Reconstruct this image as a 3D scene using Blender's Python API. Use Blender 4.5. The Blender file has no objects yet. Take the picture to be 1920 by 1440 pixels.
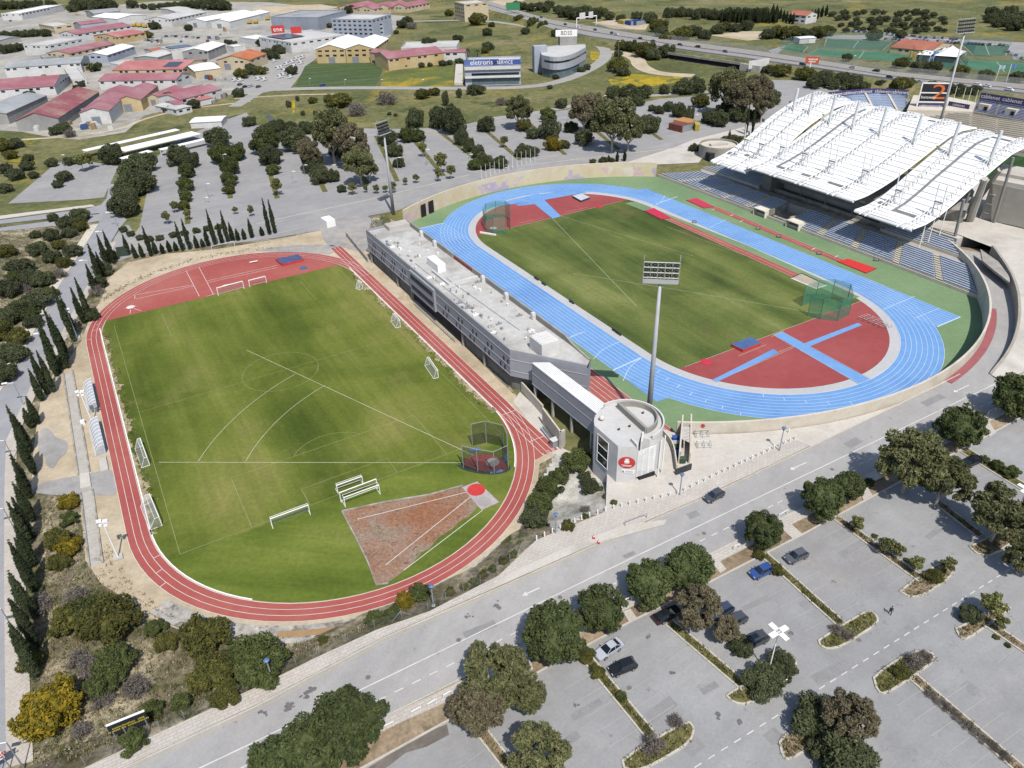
import bpy, bmesh, math, random
import numpy as np
from mathutils import Vector, Matrix
from mathutils.geometry import tessellate_polygon
random.seed(7); RNG=np.random.default_rng(11)
sc=bpy.context.scene; COL=sc.collection
R=math.radians
# ------------------------------------------------------------------ survey: photo pixel -> place on the ground
CF,CH,CP,CR=1381.68,94.237,.573037,-.0341907
def _cam():
    cp,sp=math.cos(CP),math.sin(CP); f=Vector((0,cp,-sp)); up=Vector((0,sp,cp)); rt=Vector((1,0,0)); c,s=math.cos(CR),math.sin(CR)
    return rt*c+up*s, up*c-rt*s, f
RT,UP,FW=_cam()
def G(px,py,z=0.):
    d=RT*((px-960)/CF)+UP*(-(py-720)/CF)+FW
    t=(z-CH)/d.z
    return (d.x*t,d.y*t)
def G3(px,py,z=0.): x,y=G(px,py,z); return (x,y,z)
def PX(x,y,z):
    q=Vector((x,y,z-CH)); w=q.dot(FW); return 960+CF*q.dot(RT)/w, 720-CF*q.dot(UP)/w
def dist(x,y,z=0): return math.sqrt(x*x+y*y+(z-CH)**2)
# local frame of the main stadium (u along the straights, v across) and of the training ground
BT=-1.05844; BC=(43.75,210.8); RTH=-1.05497; RC=(-56.89,155.41)
def W(u,v,c=BC,t=BT): return (c[0]+u*math.cos(t)-v*math.sin(t), c[1]+u*math.sin(t)+v*math.cos(t))
def LU(x,y,c=BC,t=BT):
    dx,dy=x-c[0],y-c[1]; return (dx*math.cos(t)+dy*math.sin(t), -dx*math.sin(t)+dy*math.cos(t))
def WR(u,v): return W(u,v,RC,RTH)
# ------------------------------------------------------------------ terrain: the street side lies 3 m above the two sports grounds
ZF=3.0
FENCE=[G(*p,ZF) for p in [(-900,1940),(-300,1655),(160,1440),(475,1292),(597,1232),(705,1182),(805,1147),(935,1080),(1005,1015),(1080,975),(1135,957),(1155,925)]]
WR_=90.3
ARC=[W(WR_*math.cos(a),WR_*math.sin(a)) for a in np.radians(np.linspace(-38,62,41))]
FRONT=FENCE+[G(1120,838,ZF),G(1150,770,ZF)]+ARC+[(180,190),(420,190),(420,-200),(-420,-200)]
def inpoly(x,y,P):
    r=False; n=len(P); j=n-1
    for i in range(n):
        xi,yi=P[i]; xj,yj=P[j]
        if (yi>y)!=(yj>y) and x<(xj-xi)*(y-yi)/(yj-yi)+xi: r=not r
        j=i
    return r
def dseg(x,y,a,b):
    ax,ay=a; bx,by=b; dx,dy=bx-ax,by-ay; t=max(0,min(1,((x-ax)*dx+(y-ay)*dy)/(dx*dx+dy*dy))); return math.hypot(x-ax-t*dx,y-ay-t*dy)
BANKW=7.0
def H(x,y):
    if y>190: return 0.
    if inpoly(x,y,FRONT): return ZF
    d=min(dseg(x,y,FENCE[i],FENCE[i+1]) for i in range(len(FENCE)-1))
    return ZF*max(0,1-d/BANKW)
def GH(px,py,off=0.):
    z=H(*G(px,py,1.5))
    for _ in range(6):
        x,y=G(px,py,z+off); z=.5*z+.5*H(x,y)
    x,y=G(px,py,z+off); return (x,y,H(x,y))
# ------------------------------------------------------------------ materials
K=1.9
def lin(h):
    h=h.lstrip('#'); o=[]
    for i in (0,2,4):
        c=int(h[i:i+2],16)/255; o.append(c/12.92 if c<=.04045 else ((c+.055)/1.055)**2.4)
    return o
def col(h,k=None):
    return tuple(min(.9,c/(k or K)) for c in lin(h))+(1,)
MATS={}
def newmat(name):
    m=bpy.data.materials.new(name); m.use_nodes=True; nt=m.node_tree; b=nt.nodes['Principled BSDF']; return m,nt,b
def node(nt,t,**kw):
    n=nt.nodes.new(t)
    for k,v in kw.items(): setattr(n,k,v)
    return n
def ramp(nt,fac,stops):
    r=node(nt,'ShaderNodeValToRGB'); e=r.color_ramp.elements
    while len(e)<len(stops): e.new(.5)
    for i,(p,c) in enumerate(stops): e[i].position=p; e[i].color=c
    nt.links.new(fac,r.inputs[0]); return r.outputs[0]
def noise(nt,vec,scale,detail=5,rough=.6,dist=0):
    n=node(nt,'ShaderNodeTexNoise'); n.inputs['Scale'].default_value=scale; n.inputs['Detail'].default_value=detail; n.inputs['Roughness'].default_value=rough; n.inputs['Distortion'].default_value=dist
    nt.links.new(vec,n.inputs['Vector']); return n.outputs['Fac']
def mul(nt,c,fac,lo,hi):
    """multiply a colour by a factor mapped from fac to lo..hi"""
    mr=node(nt,'ShaderNodeMapRange'); mr.inputs['From Min'].default_value=.3; mr.inputs['From Max'].default_value=.7; mr.inputs['To Min'].default_value=lo; mr.inputs['To Max'].default_value=hi
    nt.links.new(fac,mr.inputs[0])
    mx=node(nt,'ShaderNodeMix',data_type='RGBA',blend_type='MULTIPLY'); mx.inputs[0].default_value=1
    nt.links.new(c,mx.inputs[6]); nt.links.new(mr.outputs[0],mx.inputs[7]); return mx.outputs[2]
def mixc(nt,fac,a,b):
    mx=node(nt,'ShaderNodeMix',data_type='RGBA'); nt.links.new(fac,mx.inputs[0])
    for s,i in ((a,6),(b,7)):
        if isinstance(s,tuple): mx.inputs[i].default_value=s
        else: nt.links.new(s,mx.inputs[i])
    return mx.outputs[2]
def thr(nt,fac,a,b):
    mr=node(nt,'ShaderNodeMapRange'); mr.inputs['From Min'].default_value=a; mr.inputs['From Max'].default_value=b; mr.clamp=True
    nt.links.new(fac,mr.inputs[0]); return mr.outputs[0]
def pos(nt,rot=0,sx=1,sy=1,obj=False):
    if obj: v=node(nt,'ShaderNodeTexCoord').outputs['Object']
    else: v=node(nt,'ShaderNodeNewGeometry').outputs['Position']
    if rot or sx!=1 or sy!=1:
        a=node(nt,'ShaderNodeMapping',vector_type='POINT'); a.inputs['Rotation'].default_value[2]=-rot
        nt.links.new(v,a.inputs['Vector'])
        b=node(nt,'ShaderNodeMapping',vector_type='POINT'); b.inputs['Scale'].default_value=(sx,sy,1)
        nt.links.new(a.outputs[0],b.inputs['Vector']); v=b.outputs[0]
    return v
def M(name,h1,h2=None,scale=.3,h3=None,fine=None,finer=(.85,1.12),rough=.85,spec=.25,metal=0,lo=.35,hi=.65,k=None,detail=6,bump=0,obj=False):
    """plain surface with one broad noise between two or three tones and one fine noise"""
    if name in MATS: return MATS[name]
    m,nt,b=newmat(name)
    b.inputs['Roughness'].default_value=rough; b.inputs['Specular IOR Level'].default_value=spec; b.inputs['Metallic'].default_value=metal
    if h2 is None and fine is None: b.inputs['Base Color'].default_value=col(h1,k)
    else:
        p=pos(nt,obj=obj); n=noise(nt,p,scale,detail)
        st=[(lo,col(h1,k)),(hi,col(h2 or h1,k))]
        if h3: st=[(lo,col(h1,k)),((lo+hi)/2,col(h2,k)),(hi,col(h3,k))]
        c=ramp(nt,n,st)
        if fine: c=mul(nt,c,noise(nt,p,fine,3),*finer)
        nt.links.new(c,b.inputs['Base Color'])
        if bump:
            bp=node(nt,'ShaderNodeBump'); bp.inputs['Strength'].default_value=bump; bp.inputs['Distance'].default_value=.1
            nt.links.new(noise(nt,p,fine or scale*4,4),bp.inputs['Height']); nt.links.new(bp.outputs[0],b.inputs['Normal'])
    MATS[name]=m; return m
# ------------------------------------------------------------------ mesh builder
class MB:
    def __init__(s): s.v=[]; s.f=[]; s.mi=[]; s.cm=0
    def add(s,vs,fs):
        o=len(s.v); s.v.extend(tuple(map(float,p)) for p in vs); s.f.extend(tuple(i+o for i in f) for f in fs); s.mi.extend([s.cm]*len(fs)); return s
    def quad(s,a,b,c,d): return s.add([a,b,c,d],[(0,1,2,3)])
    def poly(s,pts): return s.add(pts,[tuple(range(len(pts)))])
    def flat(s,pts,z):
        """any simple polygon laid flat, triangulated"""
        P=[Vector((p[0],p[1],0)) for p in pts]; t=tessellate_polygon([P]); V=[(p[0],p[1],z) for p in pts]
        fs=[]
        for a,b,c in t:
            A,B,C=P[a],P[b],P[c]
            if (B-A).cross(C-A).z<0: b,c=c,b
            fs.append((a,b,c))
        return s.add(V,fs)
    def box(s,c,size,rz=0,base=True):
        lx,ly,lz=size[0]/2,size[1]/2,size[2]; x,y,z=c
        if not base: z-=lz/2
        cs,sn=math.cos(rz),math.sin(rz); V=[]
        for dz in (0,lz):
            for dx,dy in ((-lx,-ly),(lx,-ly),(lx,ly),(-lx,ly)): V.append((x+dx*cs-dy*sn,y+dx*sn+dy*cs,z+dz))
        return s.add(V,[(3,2,1,0),(4,5,6,7),(0,1,5,4),(1,2,6,5),(2,3,7,6),(3,0,4,7)])
    def obox(s,o,ax,ay,az):
        """box from corner o and three edge vectors"""
        o,ax,ay,az=map(Vector,(o,ax,ay,az)); V=[o,o+ax,o+ax+ay,o+ay]; V=V+[p+az for p in V]
        return s.add([tuple(p) for p in V],[(3,2,1,0),(4,5,6,7),(0,1,5,4),(1,2,6,5),(2,3,7,6),(3,0,4,7)])
    def prism(s,pts,z0,z1,top=True,bottom=False):
        n=len(pts); a=sum(pts[i][0]*pts[(i+1)%n][1]-pts[(i+1)%n][0]*pts[i][1] for i in range(n))
        if a<0: pts=pts[::-1]
        zz0=z0 if hasattr(z0,'__len__') else [z0]*n; zz1=z1 if hasattr(z1,'__len__') else [z1]*n
        s.add([(p[0],p[1],z) for p,z in zip(pts,zz0)]+[(p[0],p[1],z) for p,z in zip(pts,zz1)],[(i,(i+1)%n,n+(i+1)%n,n+i) for i in range(n)])
        if top:
            if hasattr(z1,'__len__'): s.poly([(p[0],p[1],z) for p,z in zip(pts,zz1)])
            else: s.flat(pts,z1)
        return s
    def strip(s,A,B):
        n=len(A); return s.add(list(A)+list(B),[(i,i+1,n+i+1,n+i) for i in range(n-1)])
    def wall(s,path,z0,z1,th,closed=False):
        """upright wall of thickness th along a plan path (centred)"""
        n=len(path); L=[];Rr=[]
        for i in range(n):
            a=path[(i-1)%n] if (closed or i>0) else path[i]; b=path[(i+1)%n] if (closed or i<n-1) else path[i]
            d=Vector((b[0]-a[0],b[1]-a[1])); d.normalize(); nx,ny=-d.y*th/2,d.x*th/2
            L.append((path[i][0]+nx,path[i][1]+ny)); Rr.append((path[i][0]-nx,path[i][1]-ny))
        Z0=z0 if hasattr(z0,'__len__') else [z0]*n; Z1=z1 if hasattr(z1,'__len__') else [z1]*n
        m=n if closed else n-1
        V=[(p[0],p[1],z) for p,z in zip(L,Z0)]+[(p[0],p[1],z) for p,z in zip(L,Z1)]+[(p[0],p[1],z) for p,z in zip(Rr,Z1)]+[(p[0],p[1],z) for p,z in zip(Rr,Z0)]
        F=[]
        for i in range(m):
            j=(i+1)%n
            for k in range(3): F.append((k*n+i,(k+1)*n+i,(k+1)*n+j,k*n+j))
        if not closed: F+= [(0,3*n,2*n,n),(n-1,2*n-1,3*n-1,4*n-1)]
        return s.add(V,F)
    def tube(s,p0,p1,r0,r1=None,n=6,cap=True):
        r1=r0 if r1 is None else r1; p0,p1=Vector(p0),Vector(p1); d=(p1-p0).normalized()
        a=d.cross(Vector((0,0,1)) if abs(d.z)<.95 else Vector((1,0,0))).normalized(); b=d.cross(a)
        V=[]
        for p,r in ((p0,r0),(p1,r1)):
            for i in range(n):
                t=2*math.pi*i/n; V.append(tuple(p+a*(r*math.cos(t))+b*(r*math.sin(t))))
        F=[(i,(i+1)%n,n+(i+1)%n,n+i) for i in range(n)]
        F=[f[::-1] for f in F]
        if cap: F+=[tuple(range(n)),tuple(range(2*n-1,n-1,-1))]
        return s.add(V,F)
    def path(s,pts,r,n=6):
        for a,b in zip(pts[:-1],pts[1:]): s.tube(a,b,r,n=n)
        return s
    def build(s,name,mats,parent=None,loc=None,smooth=False):
        me=bpy.data.meshes.new(name); o=Vector((0,0,0))
        if parent is not None: o=Vector(parent.get('_o',(0,0,0)))
        elif loc is not None: o=Vector(loc)
        V=np.array(s.v,dtype=float).reshape(-1,3)-np.array(o)
        me.from_pydata(V.tolist(),[],s.f)
        for m in (mats if isinstance(mats,(list,tuple)) else [mats]): me.materials.append(m)
        if any(s.mi): me.polygons.foreach_set('material_index',s.mi)
        if smooth: me.polygons.foreach_set('use_smooth',[True]*len(me.polygons))
        me.update()
        ob=bpy.data.objects.new(name,me); COL.objects.link(ob)
        if parent is not None: ob.parent=parent; ob['_o']=tuple(o)
        elif loc is not None: ob.location=loc; ob['_o']=tuple(o)
        return ob
def tag(o,label=None,cat=None,group=None,kind=None):
    for k,v in (('label',label),('category',cat),('group',group),('kind',kind)):
        if v: o[k]=v
    return o
def empty(name,loc=(0,0,0)):
    o=bpy.data.objects.new(name,None); COL.objects.link(o); o.location=loc; o['_o']=tuple(loc); o.empty_display_size=.5; return o
def struct(name,mb,m,kind='structure'): return tag(mb.build(name,m),kind=kind)
def flat(name,pts,z,m,kind='structure'): return struct(name,MB().flat(pts,z),m,kind)
def kids(o): return KID.get(o.name,[])
def copy_tree(o,loc,rz=0,scale=None,label=None,group=None):
    c=o.copy(); COL.objects.link(c); c.location=loc; c.rotation_euler=(0,0,rz)
    if scale is not None: c.scale=scale if hasattr(scale,'__len__') else (scale,)*3
    if label: c['label']=label
    if group: c['group']=group
    for ch in o.children:
        d=ch.copy(); COL.objects.link(d); d.parent=c
        for g in ch.children:
            e=g.copy(); COL.objects.link(e); e.parent=d
    return c
class Proto:
    """first use moves the built thing itself, later uses copy it with its parts"""
    def __init__(s,root): s.r=root; s.used=False
    def put(s,loc,rz=0,scale=None,label=None,group=None,cat=None):
        if not s.used:
            s.used=True; o=s.r; s.kids=[(ch,list(ch.children)) for ch in o.children]
            o.location=loc; o.rotation_euler=(0,0,rz)
            if scale is not None: o.scale=scale if hasattr(scale,'__len__') else (scale,)*3
            if label: o['label']=label
            if group: o['group']=group
        else:
            c=s.r.copy(); COL.objects.link(c); c.location=loc; c.rotation_euler=(0,0,rz); c.scale=(1,1,1)
            if scale is not None: c.scale=scale if hasattr(scale,'__len__') else (scale,)*3
            if label: c['label']=label
            if group: c['group']=group
            elif 'group' in c: del c['group']
            for ch,gs in s.kids:
                d=ch.copy(); COL.objects.link(d); d.parent=c
                for g in gs: e=g.copy(); COL.objects.link(e); e.parent=d
            o=c
        if cat: o['category']=cat
        return o
ORD='first second third fourth fifth sixth seventh eighth ninth tenth eleventh twelfth thirteenth fourteenth fifteenth sixteenth seventeenth eighteenth nineteenth twentieth'.split()
def nth(i):
    if i<20: return ORD[i]
    t,u=divmod(i+1,10); tens={2:'twenty',3:'thirty',4:'forty',5:'fifty',6:'sixty',7:'seventy',8:'eighty',9:'ninety'}[t]
    return tens.replace('ty','tieth') if u==0 else tens+'-'+ORD[u-1]
def dens(P,step=3.):
    """densify a plan polyline"""
    out=[]
    for a,b in zip(P[:-1],P[1:]):
        n=max(1,int(math.hypot(b[0]-a[0],b[1]-a[1])/step))
        out+=[(a[0]+(b[0]-a[0])*i/n,a[1]+(b[1]-a[1])*i/n) for i in range(n)]
    return out+[P[-1]]
def smoothp(P,it=2):
    for _ in range(it):
        Q=[P[0]]
        for a,b in zip(P[:-1],P[1:]): Q+=[(a[0]*.75+b[0]*.25,a[1]*.75+b[1]*.25),(a[0]*.25+b[0]*.75,a[1]*.25+b[1]*.75)]
        P=Q+[P[-1]]
    return P
def line(mb,P,w,z):
    """painted line of width w along plan points"""
    n=len(P); A=[];B=[]
    for i in range(n):
        a=P[max(0,i-1)]; b=P[min(n-1,i+1)]; d=Vector((b[0]-a[0],b[1]-a[1])); d.normalize()
        A.append((P[i][0]+d.y*w/2,P[i][1]-d.x*w/2,z)); B.append((P[i][0]-d.y*w/2,P[i][1]+d.x*w/2,z))
    mb.strip(A,B)
def dashes(mb,a,b,on,off,w,z,start=0):
    d=Vector((b[0]-a[0],b[1]-a[1])); Lg=d.length; d.normalize(); t=start
    while t<Lg:
        e=min(t+on,Lg); line(mb,[(a[0]+d.x*t,a[1]+d.y*t),(a[0]+d.x*e,a[1]+d.y*e)],w,z); t+=on+off
# text helper: real lettering as mesh
def text(s,size,mat,parent,o,ax,up,name='lettering',depth=.02,squash=1.,align='CENTER',shear=0):
    cu=bpy.data.curves.new('t','FONT'); cu.body=s; cu.size=size; cu.align_x=align; cu.align_y='CENTER'; cu.shear=shear; cu.resolution_u=2; cu.extrude=0
    ob=bpy.data.objects.new('t',cu); COL.objects.link(ob); dg=bpy.context.evaluated_depsgraph_get(); me=bpy.data.meshes.new_from_object(ob.evaluated_get(dg))
    bpy.data.objects.remove(ob)
    ax=Vector(ax).normalized(); up=Vector(up).normalized(); nn=ax.cross(up); po=Vector(parent.get('_o',(0,0,0))) if parent else Vector((0,0,0))
    for v in me.vertices: v.co=Vector(o)-po+ax*(v.co.x*squash)+up*v.co.y+nn*depth
    me.materials.clear(); me.materials.append(mat); me.update()
    t=bpy.data.objects.new(name,me); COL.objects.link(t)
    if parent: t.parent=parent
    return t
# ------------------------------------------------------------------ camera, sun, sky
cam=bpy.data.cameras.new('camera'); cam.sensor_width=36; cam.lens=36*CF/1920; cam.clip_end=12000; cam.clip_start=1
co=bpy.data.objects.new('camera',cam); COL.objects.link(co); sc.camera=co
m3=Matrix((RT,UP,-FW)).transposed(); co.matrix_world=Matrix.Translation((0,0,CH))@m3.to_4x4()
SEL=R(56.5); SAZ=math.atan2(-.956,.292)     # where the sun stands: towards +x, -y
sd=Vector((math.cos(SEL)*math.cos(SAZ),math.cos(SEL)*math.sin(SAZ),math.sin(SEL)))
sl=bpy.data.lights.new('sun','SUN'); sl.energy=3.7; sl.angle=R(.5); sl.color=(1,.955,.89)
so=bpy.data.objects.new('sun',sl); COL.objects.link(so); so.rotation_euler=sd.to_track_quat('Z','Y').to_euler()
w=bpy.data.worlds.new('World'); sc.world=w; w.use_nodes=True; nt=w.node_tree
sk=nt.nodes.new('ShaderNodeTexSky'); sk.sky_type='NISHITA'; sk.sun_disc=False; sk.sun_elevation=SEL; sk.sun_rotation=math.atan2(sd.x,sd.y); sk.altitude=100; sk.air_density=1; sk.dust_density=1.2
nt.links.new(sk.outputs[0],nt.nodes['Background'].inputs[0]); nt.nodes['Background'].inputs[1].default_value=.105
sc.view_settings.view_transform='Standard'; sc.view_settings.look='None'; sc.view_settings.exposure=.82; sc.view_settings.gamma=1
# ------------------------------------------------------------------ surface materials
def ground_mat(name,stops,scale,patch=None,patch_s=.02,fine=.9,finer=(.75,1.25),mid=None,rot=0,sx=1,sy=1,plo=.55,phi=.66,patch2=None,p2s=.05,p2=(.6,.7)):
    m,nt,b=newmat(name); b.inputs['Roughness'].default_value=.95; b.inputs['Specular IOR Level'].default_value=.12
    p=pos(nt,rot,sx,sy); q=pos(nt)
    c=ramp(nt,noise(nt,p,scale,8,.62),[(a,col(h)) for a,h in stops])
    if patch: c=mixc(nt,thr(nt,noise(nt,q,patch_s,7,.68,.6),plo,phi),c,col(patch))
    if patch2: c=mixc(nt,thr(nt,noise(nt,q,p2s,6,.7,.3),*p2),c,col(patch2))
    if mid: c=mul(nt,c,noise(nt,q,mid,4),.86,1.12)
    c=mul(nt,c,noise(nt,q,fine,4,.7),*finer)
    nt.links.new(c,b.inputs['Base Color']); MATS[name]=m; return m
meadow=ground_mat('meadow',[(.3,'#585c38'),(.43,'#6c7046'),(.55,'#7f7c52'),(.66,'#938a66'),(.76,'#a5987a')],.014,'#a8923a',.02,.3,(.62,1.36),.06,plo=.55,phi=.74,patch2='#4d5735',p2s=.035,p2=(.54,.66))
scrub=ground_mat('scrub',[(.3,'#55533a'),(.41,'#736c50'),(.5,'#938970'),(.58,'#b5a88c'),(.68,'#cdbfa4')],.11,'#565a36',.13,1.1,(.5,1.4),.4,plo=.5,phi=.6,patch2='#7c7466',p2s=.25,p2=(.52,.62))
dirt=ground_mat('dirt',[(.3,'#b7a68a'),(.5,'#cdbda2'),(.7,'#d9cbb3')],.05,'#a8906a',.05,1.3,(.86,1.1),.3,plo=.6,phi=.75)
gravel=ground_mat('gravel',[(.3,'#9f9c98'),(.55,'#b0adaa'),(.75,'#bfbab2')],.06,'#c9baa0',.12,1.5,(.9,1.08),.3)
whitegravel=ground_mat('whitegravel',[(.3,'#8d8778'),(.5,'#cbc7bd'),(.7,'#e6e3da')],.25,None,1,2.5,(.7,1.2),.6)
verge=ground_mat('verge',[(.3,'#8c7a62'),(.5,'#a39078'),(.7,'#b7a58c')],.1,'#7c7358',.12,1.6,(.75,1.2),.5)
islandgrass=ground_mat('islandgrass',[(.3,'#5f6136'),(.5,'#737243'),(.7,'#8b8158')],.35,'#5f5a40',.4,2.5,(.6,1.3),1)
# asphalt with worn lighter wheel tracks, brownish stains and pale dusty patches
def asphalt(name,a,b_,stain='#a89f94',rot=0,sx=1,sy=1,sc_=.05,crack=True):
    m,nt,b=newmat(name); b.inputs['Roughness'].default_value=.9; b.inputs['Specular IOR Level'].default_value=.2
    q=pos(nt); p=pos(nt,rot,sx,sy)
    c=ramp(nt,noise(nt,p,sc_,7,.6,.4),[(.33,col(a)),(.67,col(b_))])
    c=mixc(nt,thr(nt,noise(nt,q,.035,6,.65,.5),.55,.75),c,col(stain))
    c=mul(nt,c,noise(nt,q,.22,6,.7),.9,1.08); c=mul(nt,c,noise(nt,q,2.6,3,.7),.92,1.06)
    c=mixc(nt,thr(nt,noise(nt,q,.5,5,.6),.66,.78),c,col('#7d7976'))
    c=mul(nt,c,noise(nt,pos(nt,rot+.6,.05,.9),.5,3,.6),.95,1.05)
    if crack:
        v=node(nt,'ShaderNodeTexVoronoi',feature='DISTANCE_TO_EDGE'); v.inputs['Scale'].default_value=.07
        dn=node(nt,'ShaderNodeTexNoise'); dn.inputs['Scale'].default_value=.25; dn.inputs['Detail'].default_value=5
        nt.links.new(q,dn.inputs['Vector']); ad=node(nt,'ShaderNodeMix',data_type='VECTOR'); ad.inputs[0].default_value=.02
        sub=node(nt,'ShaderNodeVectorMath',operation='SCALE'); sub.inputs[3].default_value=9; nt.links.new(dn.outputs['Color'],sub.inputs[0])
        va=node(nt,'ShaderNodeVectorMath',operation='ADD'); nt.links.new(q,va.inputs[0]); nt.links.new(sub.outputs[0],va.inputs[1])
        nt.links.new(va.outputs[0],v.inputs['Vector'])
        t=thr(nt,v.outputs['Distance'],.0,.006); mr=node(nt,'ShaderNodeMapRange'); mr.inputs['To Min'].default_value=.86; mr.inputs['To Max'].default_value=1; nt.links.new(t,mr.inputs[0])
        mx=node(nt,'ShaderNodeMix',data_type='RGBA',blend_type='MULTIPLY'); mx.inputs[0].default_value=1; nt.links.new(c,mx.inputs[6]); nt.links.new(mr.outputs[0],mx.inputs[7]); c=mx.outputs[2]
    nt.links.new(c,b.inputs['Base Color']); MATS[name]=m; return m
road_a=math.atan2(36,60)
m_road=asphalt('road_asphalt','#b0aeac','#bab8b4','#a8a6a5',R(28),.25,1.6,crack=False)
m_park=asphalt('parking_asphalt','#9d9d9d','#ababaa','#a59e97')
m_back=asphalt('back_asphalt','#a09f9f','#adaba9','#b3aea6')
m_left=asphalt('side_road_asphalt','#a3a4a8','#acacae','#b0aca6',R(62),.2,1.4,crack=False)
m_mway=asphalt('motorway_asphalt','#9e9a96','#a5a09b','#a8a198',R(-16),.1,1.5,crack=False)
conc=M('concrete','#bdb8ae','#cdc8bf',.15,'#d6d1c8',fine=1.4,finer=(.92,1.06))
concd=M('weathered_concrete','#8f8b84','#a9a49b',.35,'#c4bfb5',fine=2.,finer=(.8,1.12))
cream=M('cream_concrete','#d9cebc','#e2d9c9',.12,'#cfc4b2',fine=1.2,finer=(.93,1.05))
paleplaza=M('pale_paving','#cfc8bd','#d9d3c9',.08,'#c2bcb2',fine=1.3,finer=(.92,1.05))
kerb=M('kerb_stone','#c9c2b4','#d6d0c4',.5,fine=3,finer=(.88,1.06))
wpaint=M('white_paint','#f2f1ee','#e8e6e2',.6,k=1.5)
wline=M('white_line','#e4e2de','#d2cfca',.5,k=1.7)
faintline=M('faint_line','#adaaa7','#bcb9b5',.5)
ypaint=M('yellow_line','#cdbd92','#c2b48c',.5)
steel=M('galvanised_steel','#a9adb1','#b6babd',.8,rough=.5,metal=.3)
dsteel=M('dark_steel','#3c3e40','#4a4c4e',.8,rough=.6)
black=M('black_rubber','#1c1d1f','#26272a',.8,rough=.7)
wsteel=M('white_steel','#f0f0ee','#e2e2e0',.7,rough=.5,k=1.45)
glass=M('dark_glass','#1b2228','#2a343c',.2,rough=.08,spec=.9)
# paving with a visible slab grid
def paving(name,a,b_,size,rot):
    m,nt,b=newmat(name); b.inputs['Roughness'].default_value=.9
    p=pos(nt,rot); br=node(nt,'ShaderNodeTexBrick'); br.inputs['Scale'].default_value=1; br.inputs['Brick Width'].default_value=size*2; br.inputs['Row Height'].default_value=size; br.inputs['Mortar Size'].default_value=.05
    br.inputs['Color1'].default_value=col(a); br.inputs['Color2'].default_value=col(b_); br.inputs['Mortar'].default_value=col('#bbb3a8'); nt.links.new(p,br.inputs['Vector'])
    c=mul(nt,br.outputs['Color'],noise(nt,pos(nt),.2,5),.9,1.06); c=mul(nt,c,noise(nt,pos(nt),1.7,4),.92,1.05)
    nt.links.new(c,b.inputs['Base Color']); return m
m_pave=paving('slab_paving','#cdc5bb','#d5cec5',.5,R(28)); m_pave2=paving('block_paving','#cbc1b4','#d2c9bd',.6,R(62))
# mown grass: long streaks along the pitch over broad blotches
def turf(name,rot,cols,stripe=.02,across=.11,bl=.03,streak=.55,dark=None,fine=1.1):
    m,nt,b=newmat(name); b.inputs['Roughness'].default_value=.95; b.inputs['Specular IOR Level'].default_value=.1
    q=pos(nt); s=pos(nt,rot,stripe,across)
    a=noise(nt,s,1.,3,.5); bq=noise(nt,q,bl,7,.6,.5)
    ad=node(nt,'ShaderNodeMath',operation='ADD'); nt.links.new(a,ad.inputs[0]); nt.links.new(bq,ad.inputs[1])
    hf=node(nt,'ShaderNodeMath',operation='MULTIPLY'); hf.inputs[1].default_value=.5; nt.links.new(ad.outputs[0],hf.inputs[0])
    c=ramp(nt,hf.outputs[0],[(p,col(h)) for p,h in cols])
    if dark: c=mixc(nt,thr(nt,noise(nt,q,.055,6,.65),.56,.74),c,col(dark))
    c=mul(nt,c,noise(nt,pos(nt,rot,.06,1.),streak,4,.7),.87,1.13)
    c=mul(nt,c,noise(nt,q,fine,5,.75),.82,1.18)
    nt.links.new(c,b.inputs['Base Color']); MATS[name]=m; return m
m_turfL=turf('training_turf',RTH,[(.38,'#4c5b22'),(.47,'#616e2b'),(.55,'#757e38'),(.65,'#8c8a4d')],dark='#7e7f46',stripe=.009,across=.06)
m_turfR=turf('infield_turf',BT,[(.38,'#465328'),(.46,'#596735'),(.54,'#6d7840'),(.64,'#858a52')],stripe=.01,across=.085,dark='#726c44')
m_red=M('red_track','#ab5650','#b35e56',.04,'#b86b61',fine=.6,finer=(.92,1.06))
m_red2=M('red_tartan','#a04a4a','#a85150',.04,'#ad5a58',fine=.5,finer=(.93,1.05))
m_blue=M('blue_track','#74a5de','#7caae0',.04,'#6a9ad6',fine=.5,finer=(.93,1.05))
m_green=M('green_tartan','#76936a','#7f9a6f',.05,'#88a078',fine=.8,finer=(.94,1.06))
m_apron=M('grey_apron','#c3c3c4','#cdcccb',.06,fine=1,finer=(.95,1.05))
# ------------------------------------------------------------------ ground sheets (field level, 0 m)
GP=lambda L,z=0.: [G(x,y,z) for x,y in L]
flat('ground',[(-5000,-900),(5000,-900),(5000,9000),(-5000,9000)],-.10,meadow)
flat('scrubland',GP([(-700,1900),(-300,432),(150,418),(200,415),(240,440),(700,400),(760,420),(1045,860),(960,1080),(300,1500)]),-.05,scrub)
sand=GP([(690,473),(640,446),(600,432),(500,452),(400,468),(310,476),(240,492),(205,520),(190,560),(165,605),(152,640),(130,672),(100,700),(78,740),(70,790),(62,850),(58,925),(110,925),(150,915),(152,960),(160,1050),(190,1095),(240,1125),(262,1150),(330,1178),(420,1202),(470,1208),(580,1200),(680,1175),(780,1140),(870,1090),(960,1020),(1005,930),(1012,870),(1050,850),(1000,775)])
flat('dirt_ground',sand,0.,dirt)
for nm,P in (('gravel_patch',[(72,822),(78,800),(96,806),(104,822),(128,826),(126,850),(108,862),(102,880),(88,876),(84,856),(70,846)]),('gravel_path',[(60,922),(75,905),(130,895),(205,880),(213,885),(222,930),(190,928),(100,930)]),('gravel_yard',[(600,430),(640,405),(700,402),(690,440),(690,478),(640,462),(612,462)]),('gravel_strip',[(480,470),(520,462),(600,458),(640,462),(625,478),(560,473)])):
    flat(nm,smoothp(GP(P)+[GP(P)[0]],2)[:-1],.045,gravel)
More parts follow.
